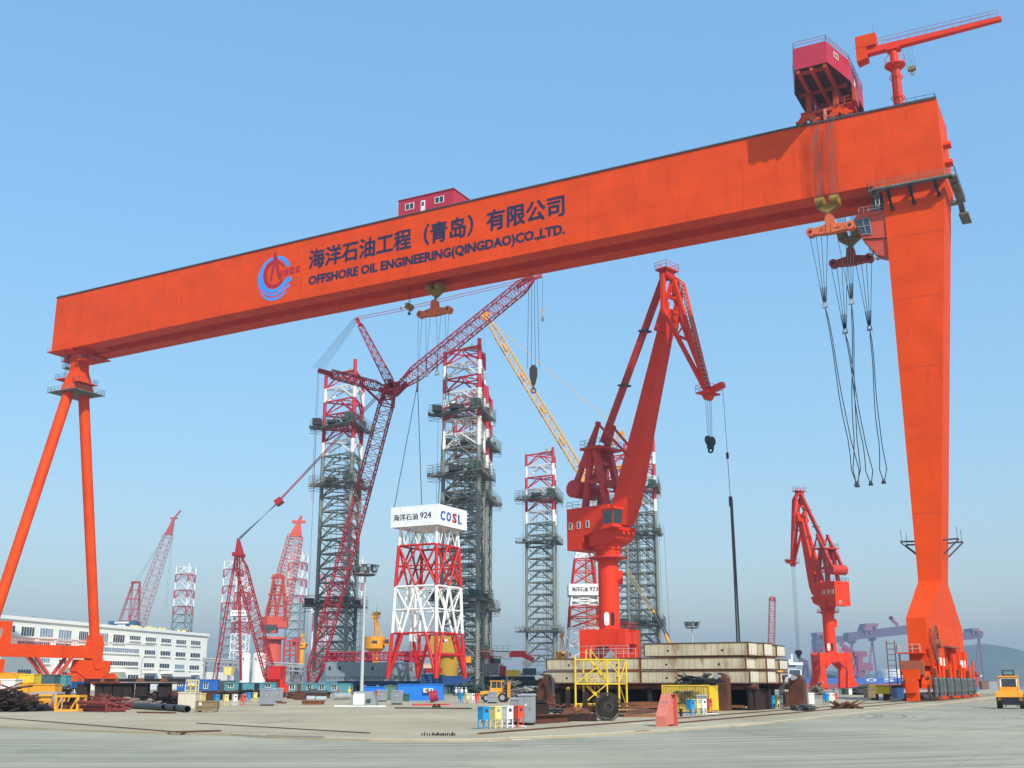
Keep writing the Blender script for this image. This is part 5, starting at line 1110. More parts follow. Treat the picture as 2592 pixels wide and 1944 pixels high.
# yellow pedestal cranes
def pedestal(label,Yc,cx,yb,yh0,yh1,yt,w,mat=YELO,hw=1.,group='yellow pedestal cranes on the rig decks'):
    S=lambda x,y:aY((x,y),Yc); t=thing('pedestal_crane',label,'pedestal crane',V((S(cx,yb).x,Yc,S(cx,yb).z)),group)
    px=Yc/2977; R_=w*px/2; c=S(cx,yh0); zb_,z0,z1,z2=S(cx,yb).z,S(cx,yh0).z,S(cx,yh1).z,S(cx,yt).z
    m=MB(); m.tube(V((c.x,Yc,zb_)),V((c.x,Yc,z0-R_*.3)),R_*.55,n=14); m.tube(V((c.x,Yc,z0-R_*.3)),V((c.x,Yc,z0)),R_*.6,R_*.98,16); part('pedestal',m,mat,t)
    m=MB(); m.tube(V((c.x,Yc,z0)),V((c.x,Yc,z1)),R_,R_,18); hs=part('machine_house',m,mat,t)
    m=MB(); m.box(V((c.x+R_*1.25,Yc-R_*.3,lerp(z0,z1,.55))),(R_*.6,R_*.8,(z1-z0)*.55)); cbn=part('cabin',m,mat,hs)
    m=MB(); m.box(V((c.x+R_*1.25,Yc-R_*.72,lerp(z0,z1,.6))),(R_*.45,.1,(z1-z0)*.35)); part('window',m,GLASS,cbn)
    m=MB(); m.box(V((c.x+R_*.1,Yc-R_*.99,lerp(z0,z1,.55))),(R_*.5,R_*.1,(z1-z0)*.22)); part('name_plate',m,DGREY,hs)
    m=MB(); 
    for dx,dx2 in ((-.15,-.12),(.25,.02),(.62,.12)): 
        for dy in (-.3,.3): m.tube(V((c.x+dx*R_,Yc+dy*R_,z1)),V((c.x+dx2*R_,Yc+dy*R_*.7,z2-R_*.2)),R_*.06,n=6)
    m.box(V((c.x,Yc,z2-R_*.25)),(R_*.9,R_*.7,R_*.12)); m.box(V((c.x,Yc,z2)),(R_*.5,R_*.5,R_*.5)); m.tube(V((c.x,Yc,z2+R_*.15)),V((c.x+R_*.5,Yc,z2+R_*.1)),R_*.17,n=10); m.tube(V((c.x+.1*R_,Yc,z2)),V((c.x+.1*R_,Yc,z2+R_)),.06,n=4)
    for k in (0,1): m.tube(V((c.x-R_*.4,Yc+(k-.5)*R_*.6,z2-R_*.2)),V((c.x-R_*.4,Yc+(k-.5)*R_*.6,z2+R_*.12)),.06,n=4)
    part('a_frame',m,mat,t); return t
pedestal('yellow pedestal crane right of the tall lamp mast',310,948,1690,1642,1612,1556,52)
pedestal('smaller yellow pedestal crane just left of the white tower behind the caisson stack',340,1422,1690,1668,1650,1608,30)
pedestal('small far yellow pedestal crane beside the red lattice boom foot',480,764,1690,1640,1628,1608,22)
S=lambda x,y:aY((x,y),290)
t=thing('crane_house','large ochre yellow crane house seen through the legs of the white and red tower','crane house',V((S(1130,1700).x,290,0)))
OC=paint('ochre',(.42,.25,.02),.6,.15,.3,(.2,.1,.02),.3,1)
m=MB(); a_,b_=S(1092,1612),S(1153,1662); m.bx((a_.x,286,b_.z),(b_.x,292,a_.z)); h=part('house',m,OC,t)
m=MB(); m.tube(V((S(1132,1690).x,289,3)),V((S(1132,1690).x,289,b_.z)),2.6,n=14); part('pedestal',m,OC,t)
m=MB(); [m.box(V((S(x,1614).x,285.9,a_.z-1.0)),(1.2,.1,.5)) for x in (1121,1129)]; part('plate',m,WHITE,h)
# ================================================================ second drilling tower and far towers
def far_tower(label,Yc,cx,wtop,ytop,sgn,ylow,txt,red_above,name='drilling_tower'):
    S=lambda x,y:aY((x,y),Yc); px=Yc/2977; t=thing(name,label,'lattice tower',V((S(cx,ylow).x,Yc,S(cx,ylow).z)),'towers on the rig decks')
    X0=S(cx,sgn[1]).x
    def lev(y,w): return S(cx,y).z,w*px/2
    def sec(y0,w0,y1,w1,mat,nm,n):
        m=MB(); (z0,a0),(z1,a1)=lev(y0,w0),lev(y1,w1)
        for i in range(n):
            f0,f1=i/n,(i+1)/n; za,zb_=lerp(z0,z1,f0),lerp(z0,z1,f1); A,B_=lerp(a0,a1,f0),lerp(a0,a1,f1)
            c=lambda h,z,k:V((X0+h*((-1,1,1,-1)[k%4]),Yc+h*((-1,-1,1,1)[k%4]),z))
            for k in range(4):
                m.tube(c(A,za,k),c(B_,zb_,k),.3,n=5); m.tube(c(A,za,k),c(B_,zb_,k+1),.17,n=4,cap=False); m.tube(c(A,za,k+1),c(B_,zb_,k),.17,n=4,cap=False); m.tube(c(B_,zb_,k),c(B_,zb_,k+1),.2,n=4,cap=False)
        part(nm,m,mat,t)
    for y0,w0,y1,w1,mt,nm,n in red_above: sec(y0,w0,y1,w1,mt,nm,n)
    m=MB(); z0,z1=S(cx,sgn[1]).z,S(cx,sgn[0]).z; h=sgn[2]*px/2; m.bx((X0-h,Yc-h,z0),(X0+h,Yc+h,z1)); sb=part('sign_box',m,MATS['sign_white'],t)
    if txt:
        m=MB(); hh=(z1-z0)
        for k,d in enumerate((0,.05,-.05)):
            text(m,txt[0],V((X0-h*.8+d,Yc-h-.03-.004*k,z0+hh*.3)),X,Z,hh*.42,h*txt[2])
            if txt[1]: text(m,txt[1],V((X0+h*.3+d,Yc-h-.03-.004*k,z0+hh*.33)),X,Z,hh*.4,h*.52)
        part('lettering',m,MATS['letter_black'],sb)
    return t
far_tower('white and red tower with a numbered white sign, left of the orange crane column',330,1478,60,1400,(1481,1509,82),1668,('海洋石油','923',.98),
 [(1668,90,1590,80,WHITE,'white_section',2),(1590,80,1536,72,REDB,'red_section',2),(1536,72,1509,66,WHITE,'white_section',2),(1480,60,1416,44,REDB,'red_section',2),(1416,44,1398,34,WHITE,'white_section',1)])
far_tower('distant tower with a white sign reading four letters, seen through the red crane mast',560,611,40,1450,(1546,1560,46),1668,('COSL','',1.5),
 [(1668,38,1605,38,WHITE,'white_section',3),(1605,38,1575,38,FR,'red_section',2),(1575,38,1560,38,WHITE,'white_section',1),(1546,38,1500,32,FR,'red_section',2),(1500,32,1462,24,WHITE,'white_section',2)])
far_tower('distant pale tower with a white sign, seen through the red crane boom',560,812,36,1450,(1537,1552,44),1668,('海洋石油','',1.2),
 [(1668,34,1600,34,WHITE,'white_section',3),(1600,34,1552,32,FR,'red_section',2),(1537,30,1490,24,WHITE,'white_section',2),(1490,24,1455,14,FR,'red_section',1)])
# ================================================================ lamp masts
def mast(label,foot,ytop,Yc,r=.32,heads=4,group='high lamp masts'):
    t=thing('lamp_mast',label,'lamp mast',V((aY((foot[0],1600),Yc).x,Yc,0)),group); c=V((aY((foot[0],1600),Yc).x,Yc,0)); zt_=aY((foot[0],ytop),Yc).z
    m=MB(); m.tube(c,c+Z*zt_,r,r*.45,10); m.box(c+Z*.25,(1.2,1.2,.5)); part('pole',m,paint('mast_pale',(.45,.47,.46),.5,.1,.4),t)
    m=MB(); R_=1.75; m.ring(c+Z*(zt_),R_*1.0,R_*.8,.18,14); m.tube(c+Z*(zt_-.1),c+Z*(zt_+.1),R_*.9,R_*.9,12); [m.tube(c+Z*zt_+V((R_*math.cos(k*.785),R_*math.sin(k*.785),0)),c+Z*(zt_+1.7)+V((R_*1.35*math.cos(k*.785),R_*1.35*math.sin(k*.785),0)),.07,n=4) for k in range(8)]; m.ring(c+Z*(zt_+1.6),R_*1.36,R_*1.28,.12,14); ring=part('lamp_ring',m,DGREY,t)
    for k in range(6):
        a_=-math.pi/2+(k-2)*math.pi/3; d=V((math.cos(a_),math.sin(a_),0)); e=V((-d.y,d.x,0))
        m=MB(); m.box(c+Z*(zt_+1.1)+d*R_*.95,(1.0,.5,1.1),e,d,Z); fl=part('floodlight',m,DGREY,ring); m=MB(); m.box(c+Z*(zt_+1.1)+d*(R_*.95+.27),(.7,.04,.8),e,d,Z); part('lens',m,GREYM,fl)
    return t
mast('tall pale lamp mast with a ring of floodlights, left of the white and red tower',(920,1748),1456,200)
mast('lamp mast with dark floodlight ring above the right part of the caisson stack',(1752,1690),1590,330,.28)
t=thing('street_lamp','thin street lamp with curved arm in front of the white building','street lamp',gr((0,0),0) if 0 else V((aY((361,1660),300).x,300,0)))
c=V((aY((361,1660),300).x,300,0)); m=MB(); zt_=aY((361,1668),300).z; m.tube(c,c+Z*zt_,.12,.08,8); m.path([c+Z*zt_,c+V((.9,0,zt_+.45)),c+V((1.6,0,zt_+.5))],.07); part('pole',m,GREYM,t); m=MB(); m.box(c+V((1.9,0,zt_+.5)),(.9,.3,.18)); part('lamp_head',m,GREYM,t)
# ================================================================ white office building
A=V((-103*1.0*390/237.,390,0)); Bp=V(((518-1296)/2977*540,540,0))
A=V(((0-1296)/2977*390,390,0)); dirb=(Bp-A).normalized(); A=A-dirb*40; nrm=V((dirb.y,-dirb.x,0)); LB=(Bp-A).length; HB=24.6
OB=thing('office_building','long white flat-roofed office building of five storeys behind the left gantry leg','building',A+dirb*LB/2)
m=MB(); Q=lambda s,z,d=0:A+dirb*s+nrm*d+Z*z
m.prism([Q(0,0),Q(LB,0),Q(LB,0,-16),Q(0,0,-16)],Z*(HB-1.2)); wall=part('wall',m,WALLW,OB)
m=MB(); m.prism([Q(-.3,0,.6),Q(LB+.9,0,.6),Q(LB+.9,0,-16.6),Q(-.3,0,-16.6)],Z*1.2); [setattr(v,'z',v.z+HB-1.2) for v in m.v]; roof=part('roof',m,paint('parapet_white',(.84,.83,.78),.7,.03,.2),OB)
def sat(p):   # photo point -> (s,z) on the facade plane
    d=ray(p); n=nrm; tt=((A-CAM).dot(n))/d.dot(n); q_=CAM+d*tt; return (q_-A).dot(dirb),q_.z
def bw(p0,p1,panes,sill=True,gm=None):
    s0,z1=sat(q1(*p0)); s1,z0=sat(q1(p1[0],p1[1])); _,z1b=sat(q1(p1[0],p0[1])); z1=min(z1,z1b+3); zt2=sat(q1(*p0))[1]
    hgt=1.0
    zl=sat(q1(p0[0],p0[1]+(p1[1]-p0[1])))[1]; hgt=zt2-zl
    zc=zt2-hgt
    g=winbox(wall,Q(s0,zc,0),dirb,Z,nrm,s1-s0,hgt,panes=panes,gm=gm or GLASS,fw=.16)
    if sill: m=MB(); m.box(Q((s0+s1)/2,zc-.45,.25),((s1-s0)+.8,.5,.22),dirb,nrm,Z); part('sill',m,WALLW,g)
for i,(x0,x1,y0,y1) in enumerate(((15,125,440,500),(183,288,455,535),(342,446,468,545),(500,603,482,560),(672,745,495,570),(835,915,510,585),(963,1055,522,590))): bw((x0,y0),(x1,y1),5,True,GLASSB if i in(2,3,5) else None)
for x0,x1,y0 in ((1102,1192,532),(1238,1325,545),(1370,1452,555),(1498,1580,567),(1623,1702,575)): bw((x0,y0),(x1,y0+38),6)
for x0,x1,y0 in ((150,420,575),(472,600,595),(670,735,612),(850,1180,630),(1228,1318,655),(1363,1446,663),(1492,1573,672),(1617,1698,680)): bw((x0,y0),(x1,y0+40),max(4,int((x1-x0)/18)),gm=GLASSB if x0 in(850,) else None)
for x0,x1,y0 in ((290,420,722),(500,580,735),(862,1172,745),(1222,1308,765),(1355,1437,770),(1484,1565,778),(1610,1690,785)): bw((x0,y0),(x1,y0+40),max(4,int((x1-x0)/18)),gm=GLASSB if x0 in(1484,290) else None)
for x0,x1,y0 in ((150,260,820),(500,560,840),(1085,1172,865),(1225,1310,872),(1370,1660,880)): bw((x0,y0),(x1,y0+45),max(4,int((x1-x0)/22)),False)
for x0,x1,y0 in ((480,640,800),(940,1060,840),(1218,1330,850),(1365,1460,855),(1620,1690,865)):
    s0,z=sat(q1(x0,y0)); s1,_=sat(q1(x1,y0)); m=MB(); m.box(Q((s0+s1)/2,z,.9),(s1-s0,1.8,.3),dirb,nrm,Z); part('canopy',m,WALLW,wall)
for x0,x1,y0 in ((20,110,350),(330,380,395),(560,650,400),(870,900,448),(1185,1265,475),(1290,1375,482),(1410,1480,490),(1600,1650,500)):
    s0,_=sat(q1(x0,y0+30)); s1,_=sat(q1(x1,y0+30)); m=MB(); n=max(2,int((s1-s0)/1.8))
    for k in range(n): m.box(Q(lerp(s0,s1,(k+.5)/n),HB+.55,-2.5-random.random()*4),(1.2,1.0,1.1),dirb,nrm,Z)
    o=part('roof_unit',m,GREYM if x0<1000 else YELP,roof); o['kind']='stuff'
m=MB(); s0,_=sat(q1(0,500)); m.box(Q(s0-12,13.2,.15),(.2,.2,.2),dirb,nrm,Z)
m=MB(); m.beam(Q(30,17.8,.15),Q(LB*.74,17.8,.15),.12,.12); part('downpipe',m,GREYM,wall)
m=MB(); m.prism([Q(LB+.9,0,-1),Q(LB+34,0,-1),Q(LB+34,0,-9),Q(LB+.9,0,-9)],Z*7.5); solo('low_annex','' or m,WALLW,'low white annex at the right end of the white office building','building')
# ================================================================ tanks and pipe bridge
for x0,x1,yt_,lab in ((609,632,1652,'slim white vertical tank, left of two beside the red crane mast'),(638,672,1652,'wider white vertical tank, right of two beside the red crane mast')):
    Yc=330; a_,b_=aY((x0,1700),Yc).x,aY((x1,1700),Yc).x; c=V(((a_+b_)/2,Yc,0)); rr=(b_-a_)/2; zt_=aY((x0,yt_),Yc).z
    t=thing('storage_tank',lab,'tank',c,'white tanks'); m=MB(); m.tube(c+Z*1,c+Z*(zt_-rr*.3),rr,n=22); m.tube(c+Z*(zt_-rr*.3),c+Z*zt_,rr,rr*.55,22); part('shell',m,WHITE,t)
    m=MB(); [m.tube(c+V((rr*.7*math.cos(k*1.57+.8),rr*.7*math.sin(k*1.57+.8),0)),c+V((rr*.7*math.cos(k*1.57+.8),rr*.7*math.sin(k*1.57+.8),1.2)),.2,n=6) for k in range(4)]; part('leg_support',m,GREYM,t)
    m=MB(); m.box(c+V((-rr*.3,-rr*.97,zt_*.84)),(.3,.2,.5)); part('fitting',m,DGREY,t)
Yc=430; S=lambda x,y:aY((x,y),Yc)
t=thing('pipe_bridge','grey steel pipe bridge running low behind the white tanks','pipe bridge',V((S(640,1700).x,Yc,0)))
m=MB(); a_,b_=S(515,1672),S(770,1688); m.beam(a_,b_,3,.9); m.beam(a_-Z*1.6,b_-Z*1.6,2.6,.5); bd=part('deck',m,GREYM,t)
m=MB(); [m.tube(a_+V((0,d,.8)),b_+V((0,d,.8)),.3,n=6) for d in (-1,0,1)]; part('pipe',m,GALV,bd)
for f in (.02,.14,.26,.38,.5,.62,.74,.86,.98): c=lerp(a_,b_,f); m=MB(); [m.tube(V((c.x,c.y+d,0)),c+Y*d,.3,n=6) for d in (-1.3,1.3)]; m.beam(V((c.x,c.y-1.3,2)),c+Y*1.3,.2); part('trestle',m,GREYM,t)
# ================================================================ caisson stack on its supports
RS=115.3
def su(x,y=700): return aR(q4(x,y),RS).dot(U)
uR=su(1822,650); uL=su(92,890); uB=su(917,880); uT=su(942,650); uL2=su(112,780)
def caisson(label,u0,u1,r0,r1,z0,z1,holes=()):
    t=thing('steel_caisson',label,'steel caisson',W((u0+u1)/2,(r0+r1)/2,z0),'stacked steel caissons')
    m=MB(); m.ubox(u0,u1,r0,r1,z0,z1); b=part('body',m,CREAM,t)
    m=MB(); 
    for z in (z0,z1-.09): m.ubox(u0-.06,u1+.06,r0-.07,r0-.001,z,z+.09); m.ubox(u1+.001,u1+.07,r0,r1,z,z+.09)
    m.ubox(u0-.06,u0+.05,r0-.06,r0-.002,z0+.09,z1-.09); m.ubox(u1-.05,u1+.06,r0-.06,r0-.002,z0+.09,z1-.09)
    part('flange',m,RUST,b)
    m=MB(); n=max(2,int((u1-u0)/.75))
    for k in range(1,n): u=lerp(u0,u1,(k+random.uniform(-.2,.2))/n); m.ubox(u-.012,u+.012,r0-.012,r0-.001,z0+.1,z1-.1)
    part('weld_seam',m,paint('seam_rust',(.22,.12,.05),.8,.3,1),b)
    for u in holes:
        m=MB(); c=W(u,r0,lerp(z0,z1,.42)); m.tube(c-R*.02,c+R*.05,.12,n=12); part('hole',m,BLACK,b)
    m=MB(); m.ubox(u1+.004,u1+.02,r0+.15,r1-.15,z0+.15,z1-.15); part('lit_end',m,CREAMP,b)  # paler cream over the end face paints in its stronger sunlight
    return t
zl=[2.62,3.92,3.99,5.25,5.33,6.72]
H4=lambda *xs:[su(x,800) for x in xs]
caisson('cream caisson, bottom layer of the stack, left half behind the yellow stair tower',uL,uB-.08,RS,RS+3.2,zl[0],zl[1],H4(283,707))
caisson('cream rust-streaked caisson, bottom layer of the stack, right half behind the yellow container',uB,uR+.1,RS,RS+3.2,zl[0],zl[1],H4(1130))
caisson('cream caisson, middle layer of the stack, left half under the portal crane base',uL2,uB-.1,RS+.05,RS+3.2,zl[2],zl[3],H4(300,710))
caisson('cream rust-streaked caisson, middle layer of the stack, right half',uB-.02,uR-.25,RS+.05,RS+3.2,zl[2],zl[3],H4(1130,1578))
caisson('cream caisson, long topmost front one of the stack',uT,uR+.05,RS+.1,RS+3.2,zl[4],zl[5],H4(1146,1609))
for k,(rr,du) in enumerate(((RS+3.4,.9),(RS+6.8,1.3))):
    for j in range(3):
        caisson(('second','rearmost')[k]+' row caisson of the stack, '+('bottom','middle','top')[j]+' layer, only its pale right end showing',uB+2,uR+du-.2*(j==2),rr,rr+3.2,zl[2*j],zl[2*j+1]-(.15 if k else 0))
t=thing('support_cradle','dark rusty steel cradle with thick pipes and legs carrying the caisson stack','support cradle',W((uL+uR)/2,RS+4,0))
m=MB(); m.tube(W(uL+1.5,RS+.9,2.3),W(uR+.6,RS+.9,2.3),.29,n=14); m.tube(W(uL+1.5,RS+8,2.3),W(uR+2,RS+8,2.3),.29,n=14); part('pipe_beam',m,RUST,t)
m=MB(); m.ubox(uL+1,uR+.4,RS+5.5,RS+6.2,.3,2.6); part('dark_backing',m,RUSTD,t)  # dark wall added to stand in for the deep shade under the stack
for k in range(7):
    u=lerp(uL+1.2,uR-.3,k/6); m=MB(); m.ubox(u-.35,u+.35,RS+1.8,RS+9,0,2.0); m.ubox(u-.45,u+.45,RS+.5,RS+9.3,2.0,2.1)
    m.tube(W(u,RS+.9,.0),W(u,RS+.9,2.1),.3,n=10); part('leg',m,RUSTD,t)
m=MB(); m.ubox(uL+2,uR-1,RS+.3,RS+1.4,.25,.5); part('base_beam',m,RUSTO,t)
def bollard(label,u,rr,zt_,w,pin=1):
    t=thing('mooring_post',label,'mooring post',W(u,rr,0),'rusty mooring posts with pins')
    m=MB(); m.ubox(u-w,u+w,rr-w*.8,rr+w*.8,0,zt_-.5); m.prism([W(u-w*1.02,rr-w*.82,zt_-.5),W(u+w*1.02,rr-w*.82,zt_-.5),W(u+w*.4,rr-w*.82,zt_+.05),W(u-w*.1,rr-w*.82,zt_+.12),W(u-w*.5,rr-w*.82,zt_)],R*1.66*w); part('post',m,RUST,t)
    m=MB(); s=pin; m.tube(W(u-.1*s,rr-w,zt_-.25),W(u-.1*s,rr-w-1.0,zt_-.25),.16,n=10); m.tube(W(u-.1*s,rr-w-1.0,zt_-.25),W(u-.1*s,rr-w-1.2,zt_-.25),.27,n=12); part('pin',m,GREYM,t)
    m=MB()
    for k in range(5):
        c=[W(u+s*(.55+.12*k),rr-w-.5-.06*k,zt_-.1-.04*k)]
        for i in range(1,9): f=i/8; c.append(W(u+s*(.55+.12*k+.5*math.sin(f*2.2)),rr-w-.5-.06*k,zt_-.1+.35*math.sin(min(1,f*2)*math.pi)*.6-2.2*f*f*(.6+.1*k)))
        m.path(c,.07,5)
    part('rope_coil',m,DGREY,t)
bollard('rusty mooring post with a coiled rope at the left end of the caisson stack',su(150),RS-1.3,3.5,.75,1)
bollard('rusty mooring post with a pale pin, right of the yellow container',su(1628),RS-1.5,3.55,.75,-1)
bollard('dark rusty mooring post behind the right end of the caisson stack',uR+2.5,RS+9,3.45,.8,-1)
# ---------------------------------------------------------------- stair tower
t=thing('stair_tower','yellow tubular stair tower in front of the caisson stack','stair tower',gr((1530,1800),0))
YY=111.5; S=lambda x,y,dy=0:aY(q4(x,y),YY+dy)
m=MB(); pst=[(S(357,900).x,0),(S(727,900).x,0),(S(812,900).x,2.4),(S(440,900).x,2.4),(S(627,900).x,.0)]
zt_,zm_=S(400,738).z,S(400,945).z
for k,(x,dy) in enumerate(pst): m.tube(V((x,YY+dy,0)),V((x,YY+dy,zt_+(.35 if k==0 else .0))),.095 if k<4 else .07,n=8)
for z in (zt_,zm_,.25,.75):
    for a_,b_ in ((0,1),(1,2),(2,3),(3,0)): m.tube(V((pst[a_][0],YY+pst[a_][1],z)),V((pst[b_][0],YY+pst[b_][1],z)),.07 if z>1 else .05,n=6)
P_=lambda k,z:V((pst[k][0],YY+pst[k][1],z))
m.tube(P_(0,zm_),P_(4,zt_),.06,n=6); m.tube(P_(0,.2),P_(4,zm_),.06,n=6); m.tube(P_(1,zm_),P_(2,zt_),.05,n=6); m.tube(P_(1,zm_),P_(2,.3),.05,n=6); m.tube(P_(4,zt_),lerp(P_(1,zt_),P_(1,zm_),.6),.05,n=6); m.tube(P_(3,zm_),lerp(P_(2,zt_),P_(3,zt_),.3),.045,n=6)
part('frame',m,YEL,t)
for (a_,b_) in ((S(485,745,1.1),S(640,940,1.1)),(S(455,960,1.1),S(560,1065,1.1))):
    m=MB()
    for d in (-.4,.4): m.beam(a_+Y*d,b_+Y*d,.05,.22)
    for k in range(11): c=lerp(a_,b_,(k+.5)/11); m.box(c,(.26,.8,.03))
    for d in (-.42,.42):
        m.tube(a_+Y*d+Z*1.0,b_+Y*d+Z*1.0,.025,n=5); [m.tube(lerp(a_,b_,f)+Y*d,lerp(a_,b_,f)+Y*d+Z*1.0,.022,n=4) for f in (0,.33,.66,1)]
    part('stair_flight',m,YEL,t)
m=MB(); m.box(V(((pst[0][0]+pst[1][0])/2,YY+1.2,zm_+.03)),(pst[1][0]-pst[0][0]-.2,2.2,.04)); part('landing',m,GALV,t)
m=MB(); 
for z in (zm_,): m.railing([P_(0,z)+V((.2,.1,0)),P_(1,z)+V((0,.1,0)),P_(2,z),P_(3,z)],1.0,1.0,.022)
m.railing([S(455,735),S(455,735)+V((.0,2.2,0))],.9,1,.022); part('railing',m,YEL,t)
t=thing('scaffold','grey tube scaffold rails on the caissons below the portal crane','scaffold',W(-38,RS+1,5.3))
m=MB(); m.railing([W(su(375),RS+.4,5.28),W(su(800),RS+.4,5.28)],1.25,1.3,.03); m.railing([W(su(375),RS+2.4,5.28),W(su(800),RS+2.4,5.28)],1.0,1.3,.03); part('tubes',m,GALV,t)
# ---------------------------------------------------------------- things round the stack
def cyl_ring_drum(label,c,r,w,ax,mat,spokes=28):
    t=thing('cable_drum',label,'cable drum',V((c.x,c.y,0))); ax=V(ax).normalized(); e=V((-ax.y,ax.x,0))
    for s in (-.5,.5):
        m=MB(); o=c+ax*(w*s); m.ring(o,r,r*.93,.06,36,ax); m.ring(o,r*.34,r*.2,.06,20,ax)
        for k in range(spokes): a_=2*math.pi*k/spokes; d=e*math.cos(a_)+Z*math.sin(a_); m.beam(o+d*r*.22,o+d*r*.96,.045,.09,ax)
        part('flange',m,mat,t)
    m=MB(); m.tube(c-ax*w*.44,c+ax*w*.44,r*.78,n=28); part('core',m,BLACK,t)
    return t
c=gr(q4(628,1258)); d=(CAM-c); d.z=0; d.normalize()
cyl_ring_drum('large dark rusty cable drum standing on its rim in front of the stair tower',c+Z*1.0,1.0,.9,d*1+X*.25,paint('drum_rust',(.03,.024,.016),.7,.5,2,(.12,.09,.06),.35,.3),40)
for x,y0,y1,lab in ((296,995,1208,'rusty flared stand with a hook on top, left of two by the cable drum'),(442,1010,1215,'rusty flared stand on a pale splayed foot, beside the cable drum')):
    c=gr(q4(x,y1)); h=aY(q4(x,y0),c.y).z; t=thing('pipe_stand',lab,'stand',c,'rusty pipe stands')
    m=MB(); m.box(c+Z*h*.55,(.30,.3,h*.9)); [m.box(c+X*s*.2+Z*h*.6,(.04,.42,h*.82)) for s in (-1,1)]; part('column',m,RUSTD,t)
    m=MB(); m.hex([c+V((-.62,-.5,0)),c+V((.62,-.5,0)),c+V((.62,.5,0)),c+V((-.62,.5,0))],[c+V((-.2,-.2,.62)),c+V((.2,-.2,.62)),c+V((.2,.2,.62)),c+V((-.2,.2,.62))]); part('foot',m,RUST,t)
    if x<300:
        m=MB(); m.path([c+V((-.1,0,h)),c+V((-.05,0,h+.18)),c+V((.1,0,h+.2)),c+V((.12,0,h+.02))],.035); part('hook',m,YEL,t)
def beam_h(name,label,p,q_,hh,ww,mat,kind='I',dz=0,cat='steel beam',group='rusty steel members on the yard'):
    a_=gr(p);b_=gr(q_); t=MB(); up=Z
    a_=a_+Z*dz;b_=b_+Z*dz
    if kind=='I': t.beam(a_+Z*.03,b_+Z*.03,ww,.06); t.beam(a_+Z*hh,b_+Z*hh,ww,.06); t.beam(a_+Z*(hh/2),b_+Z*(hh/2),ww*.15,hh-.07)
    elif kind=='O': t.tube(a_+Z*hh/2,b_+Z*hh/2,hh/2,n=14,cap=True)
    else: t.beam(a_+Z*hh/2,b_+Z*hh/2,ww,hh)
    return solo(name,t,mat,label,cat,group)
beam_h('steel_beam','long rusty I-beam lying flat, left of the cable drum at the yard edge',q4(10,1285),q4(285,1268),.55,.55,RUST)
beam_h('steel_beam','short dark rusty box girder with bolt holes, lying beside the cable drum',q4(285,1262),q4(540,1262),.55,.6,RUSTD,'B')
beam_h('steel_beam','rusty I-beam behind the splayed stands',q4(320,1180),q4(560,1190),.55,.6,RUSTO)
for k,(a_,b_,dz) in enumerate((((745,1225),(1090,1222),0),((740,1215),(1085,1205),.22),((760,1205),(1060,1190),.46),((735,1195),(1000,1185),.7))):
    beam_h('steel_plate',('lowest','second','third','topmost')[k]+' orange-rusty plate of the pile right of the cable drum',q4(*a_),q4(*b_),.2,1.3,RUSTO if k!=1 else RUST,'B',dz,'steel plate','rusty plates in a pile')
beam_h('pipe','long dark rusty pipe lying in front of the caisson cradle',q4(820,1165),q4(1075,1160),.5,.5,RUST,'O',.3,'pipe')
beam_h('pipe','short orange-rusty pipe end behind the two stands',q4(325,1205),q4(420,1200),.55,.5,RUSTO,'O',.1,'pipe')
c=gr(q4(55,1262)); t=thing('machine_plinth','black rusty machine plinth left of the I-beam by the grey cabinets','machine base',c)
m=MB(); m.box(c+Z*.6,(1.3,1.2,1.2)); m.box(c+V((.1,.3,1.35)),(.8,.8,.35)); part('block',m,RUSTD,t); m=MB(); m.tube(c+V((.3,0,1.4)),c+V((1.6,.5,1.0)),.09,n=6); m.box(c+V((-.1,.0,1.24)),(2.0,.2,.06)); part('lever',m,RUST,t)
c=gr(q4(60,1120)); t=thing('fairlead','dark rounded steel fairlead left of the caisson stack','fairlead',c); m=MB(); m.ring(c+Z*.8-Y*.3,.85,.4,.6,18,Y); m.box(c+Z*.2,(1.9,.9,.4)); part('body',m,RUSTD,t)
c=gr(q4(195,1200)); m=MB()
for k in range(14): r_=random.uniform(.5,1.2); o=c+V((random.uniform(-1,1),random.uniform(-.8,.8),.08+.03*k)); m.path([o+V((r_*math.cos(i*.5),r_*.7*math.sin(i*.5),.04*math.sin(i*2.3+k))) for i in range(13)],.045,5)
solo('rope_heap',m,DGREY,'heap of dark mooring rope on the ground below the left mooring post','rope')
# yellow container
c0=gr(q4(1100,1186)); c1=gr(q4(1508,1186)); ex=(c1-c0); 
uu0=c0.dot(U); rr0=(c0.dot(R)+gr(q4(1508,1190)).dot(R))/2
e0=aR(q4(1098,1180),104.5).dot(U); e1=aR(q4(1507,1180),104.5).dot(U)
t=thing('shipping_container','faded yellow container with hoses on its roof, below the caisson stack','container',W((e0+e1)/2,105.7,0))
hh=2.5
m=MB()
m.ubox(e0+.05,e1-.05,104.56,106.9,.2,hh-.05)
n=int((e1-e0)/.28)
for k in range(n):
    u=lerp(e0+.15,e1-.3,k/n); m.hex([W(u,104.5,.3),W(u+.12,104.5,.3),W(u+.16,104.57,.3),W(u-.04,104.57,.3)],[W(u,104.5,hh-.2),W(u+.12,104.5,hh-.2),W(u+.16,104.57,hh-.2),W(u-.04,104.57,hh-.2)])
body=part('body',m,paint('container_yellow',(.52,.38,.06),.6,.15,.5,(.2,.13,.06),.45,2),t)
m=MB()
for u in (e0,e1-.1):
    for r_ in (104.48,106.85): m.ubox(u,u+.1,r_,r_+.1,.1,hh)
m.ubox(e0,e1,104.49,104.6,hh-.12,hh); m.ubox(e0,e1,104.49,104.6,.12,.26); part('frame',m,YEL,t)
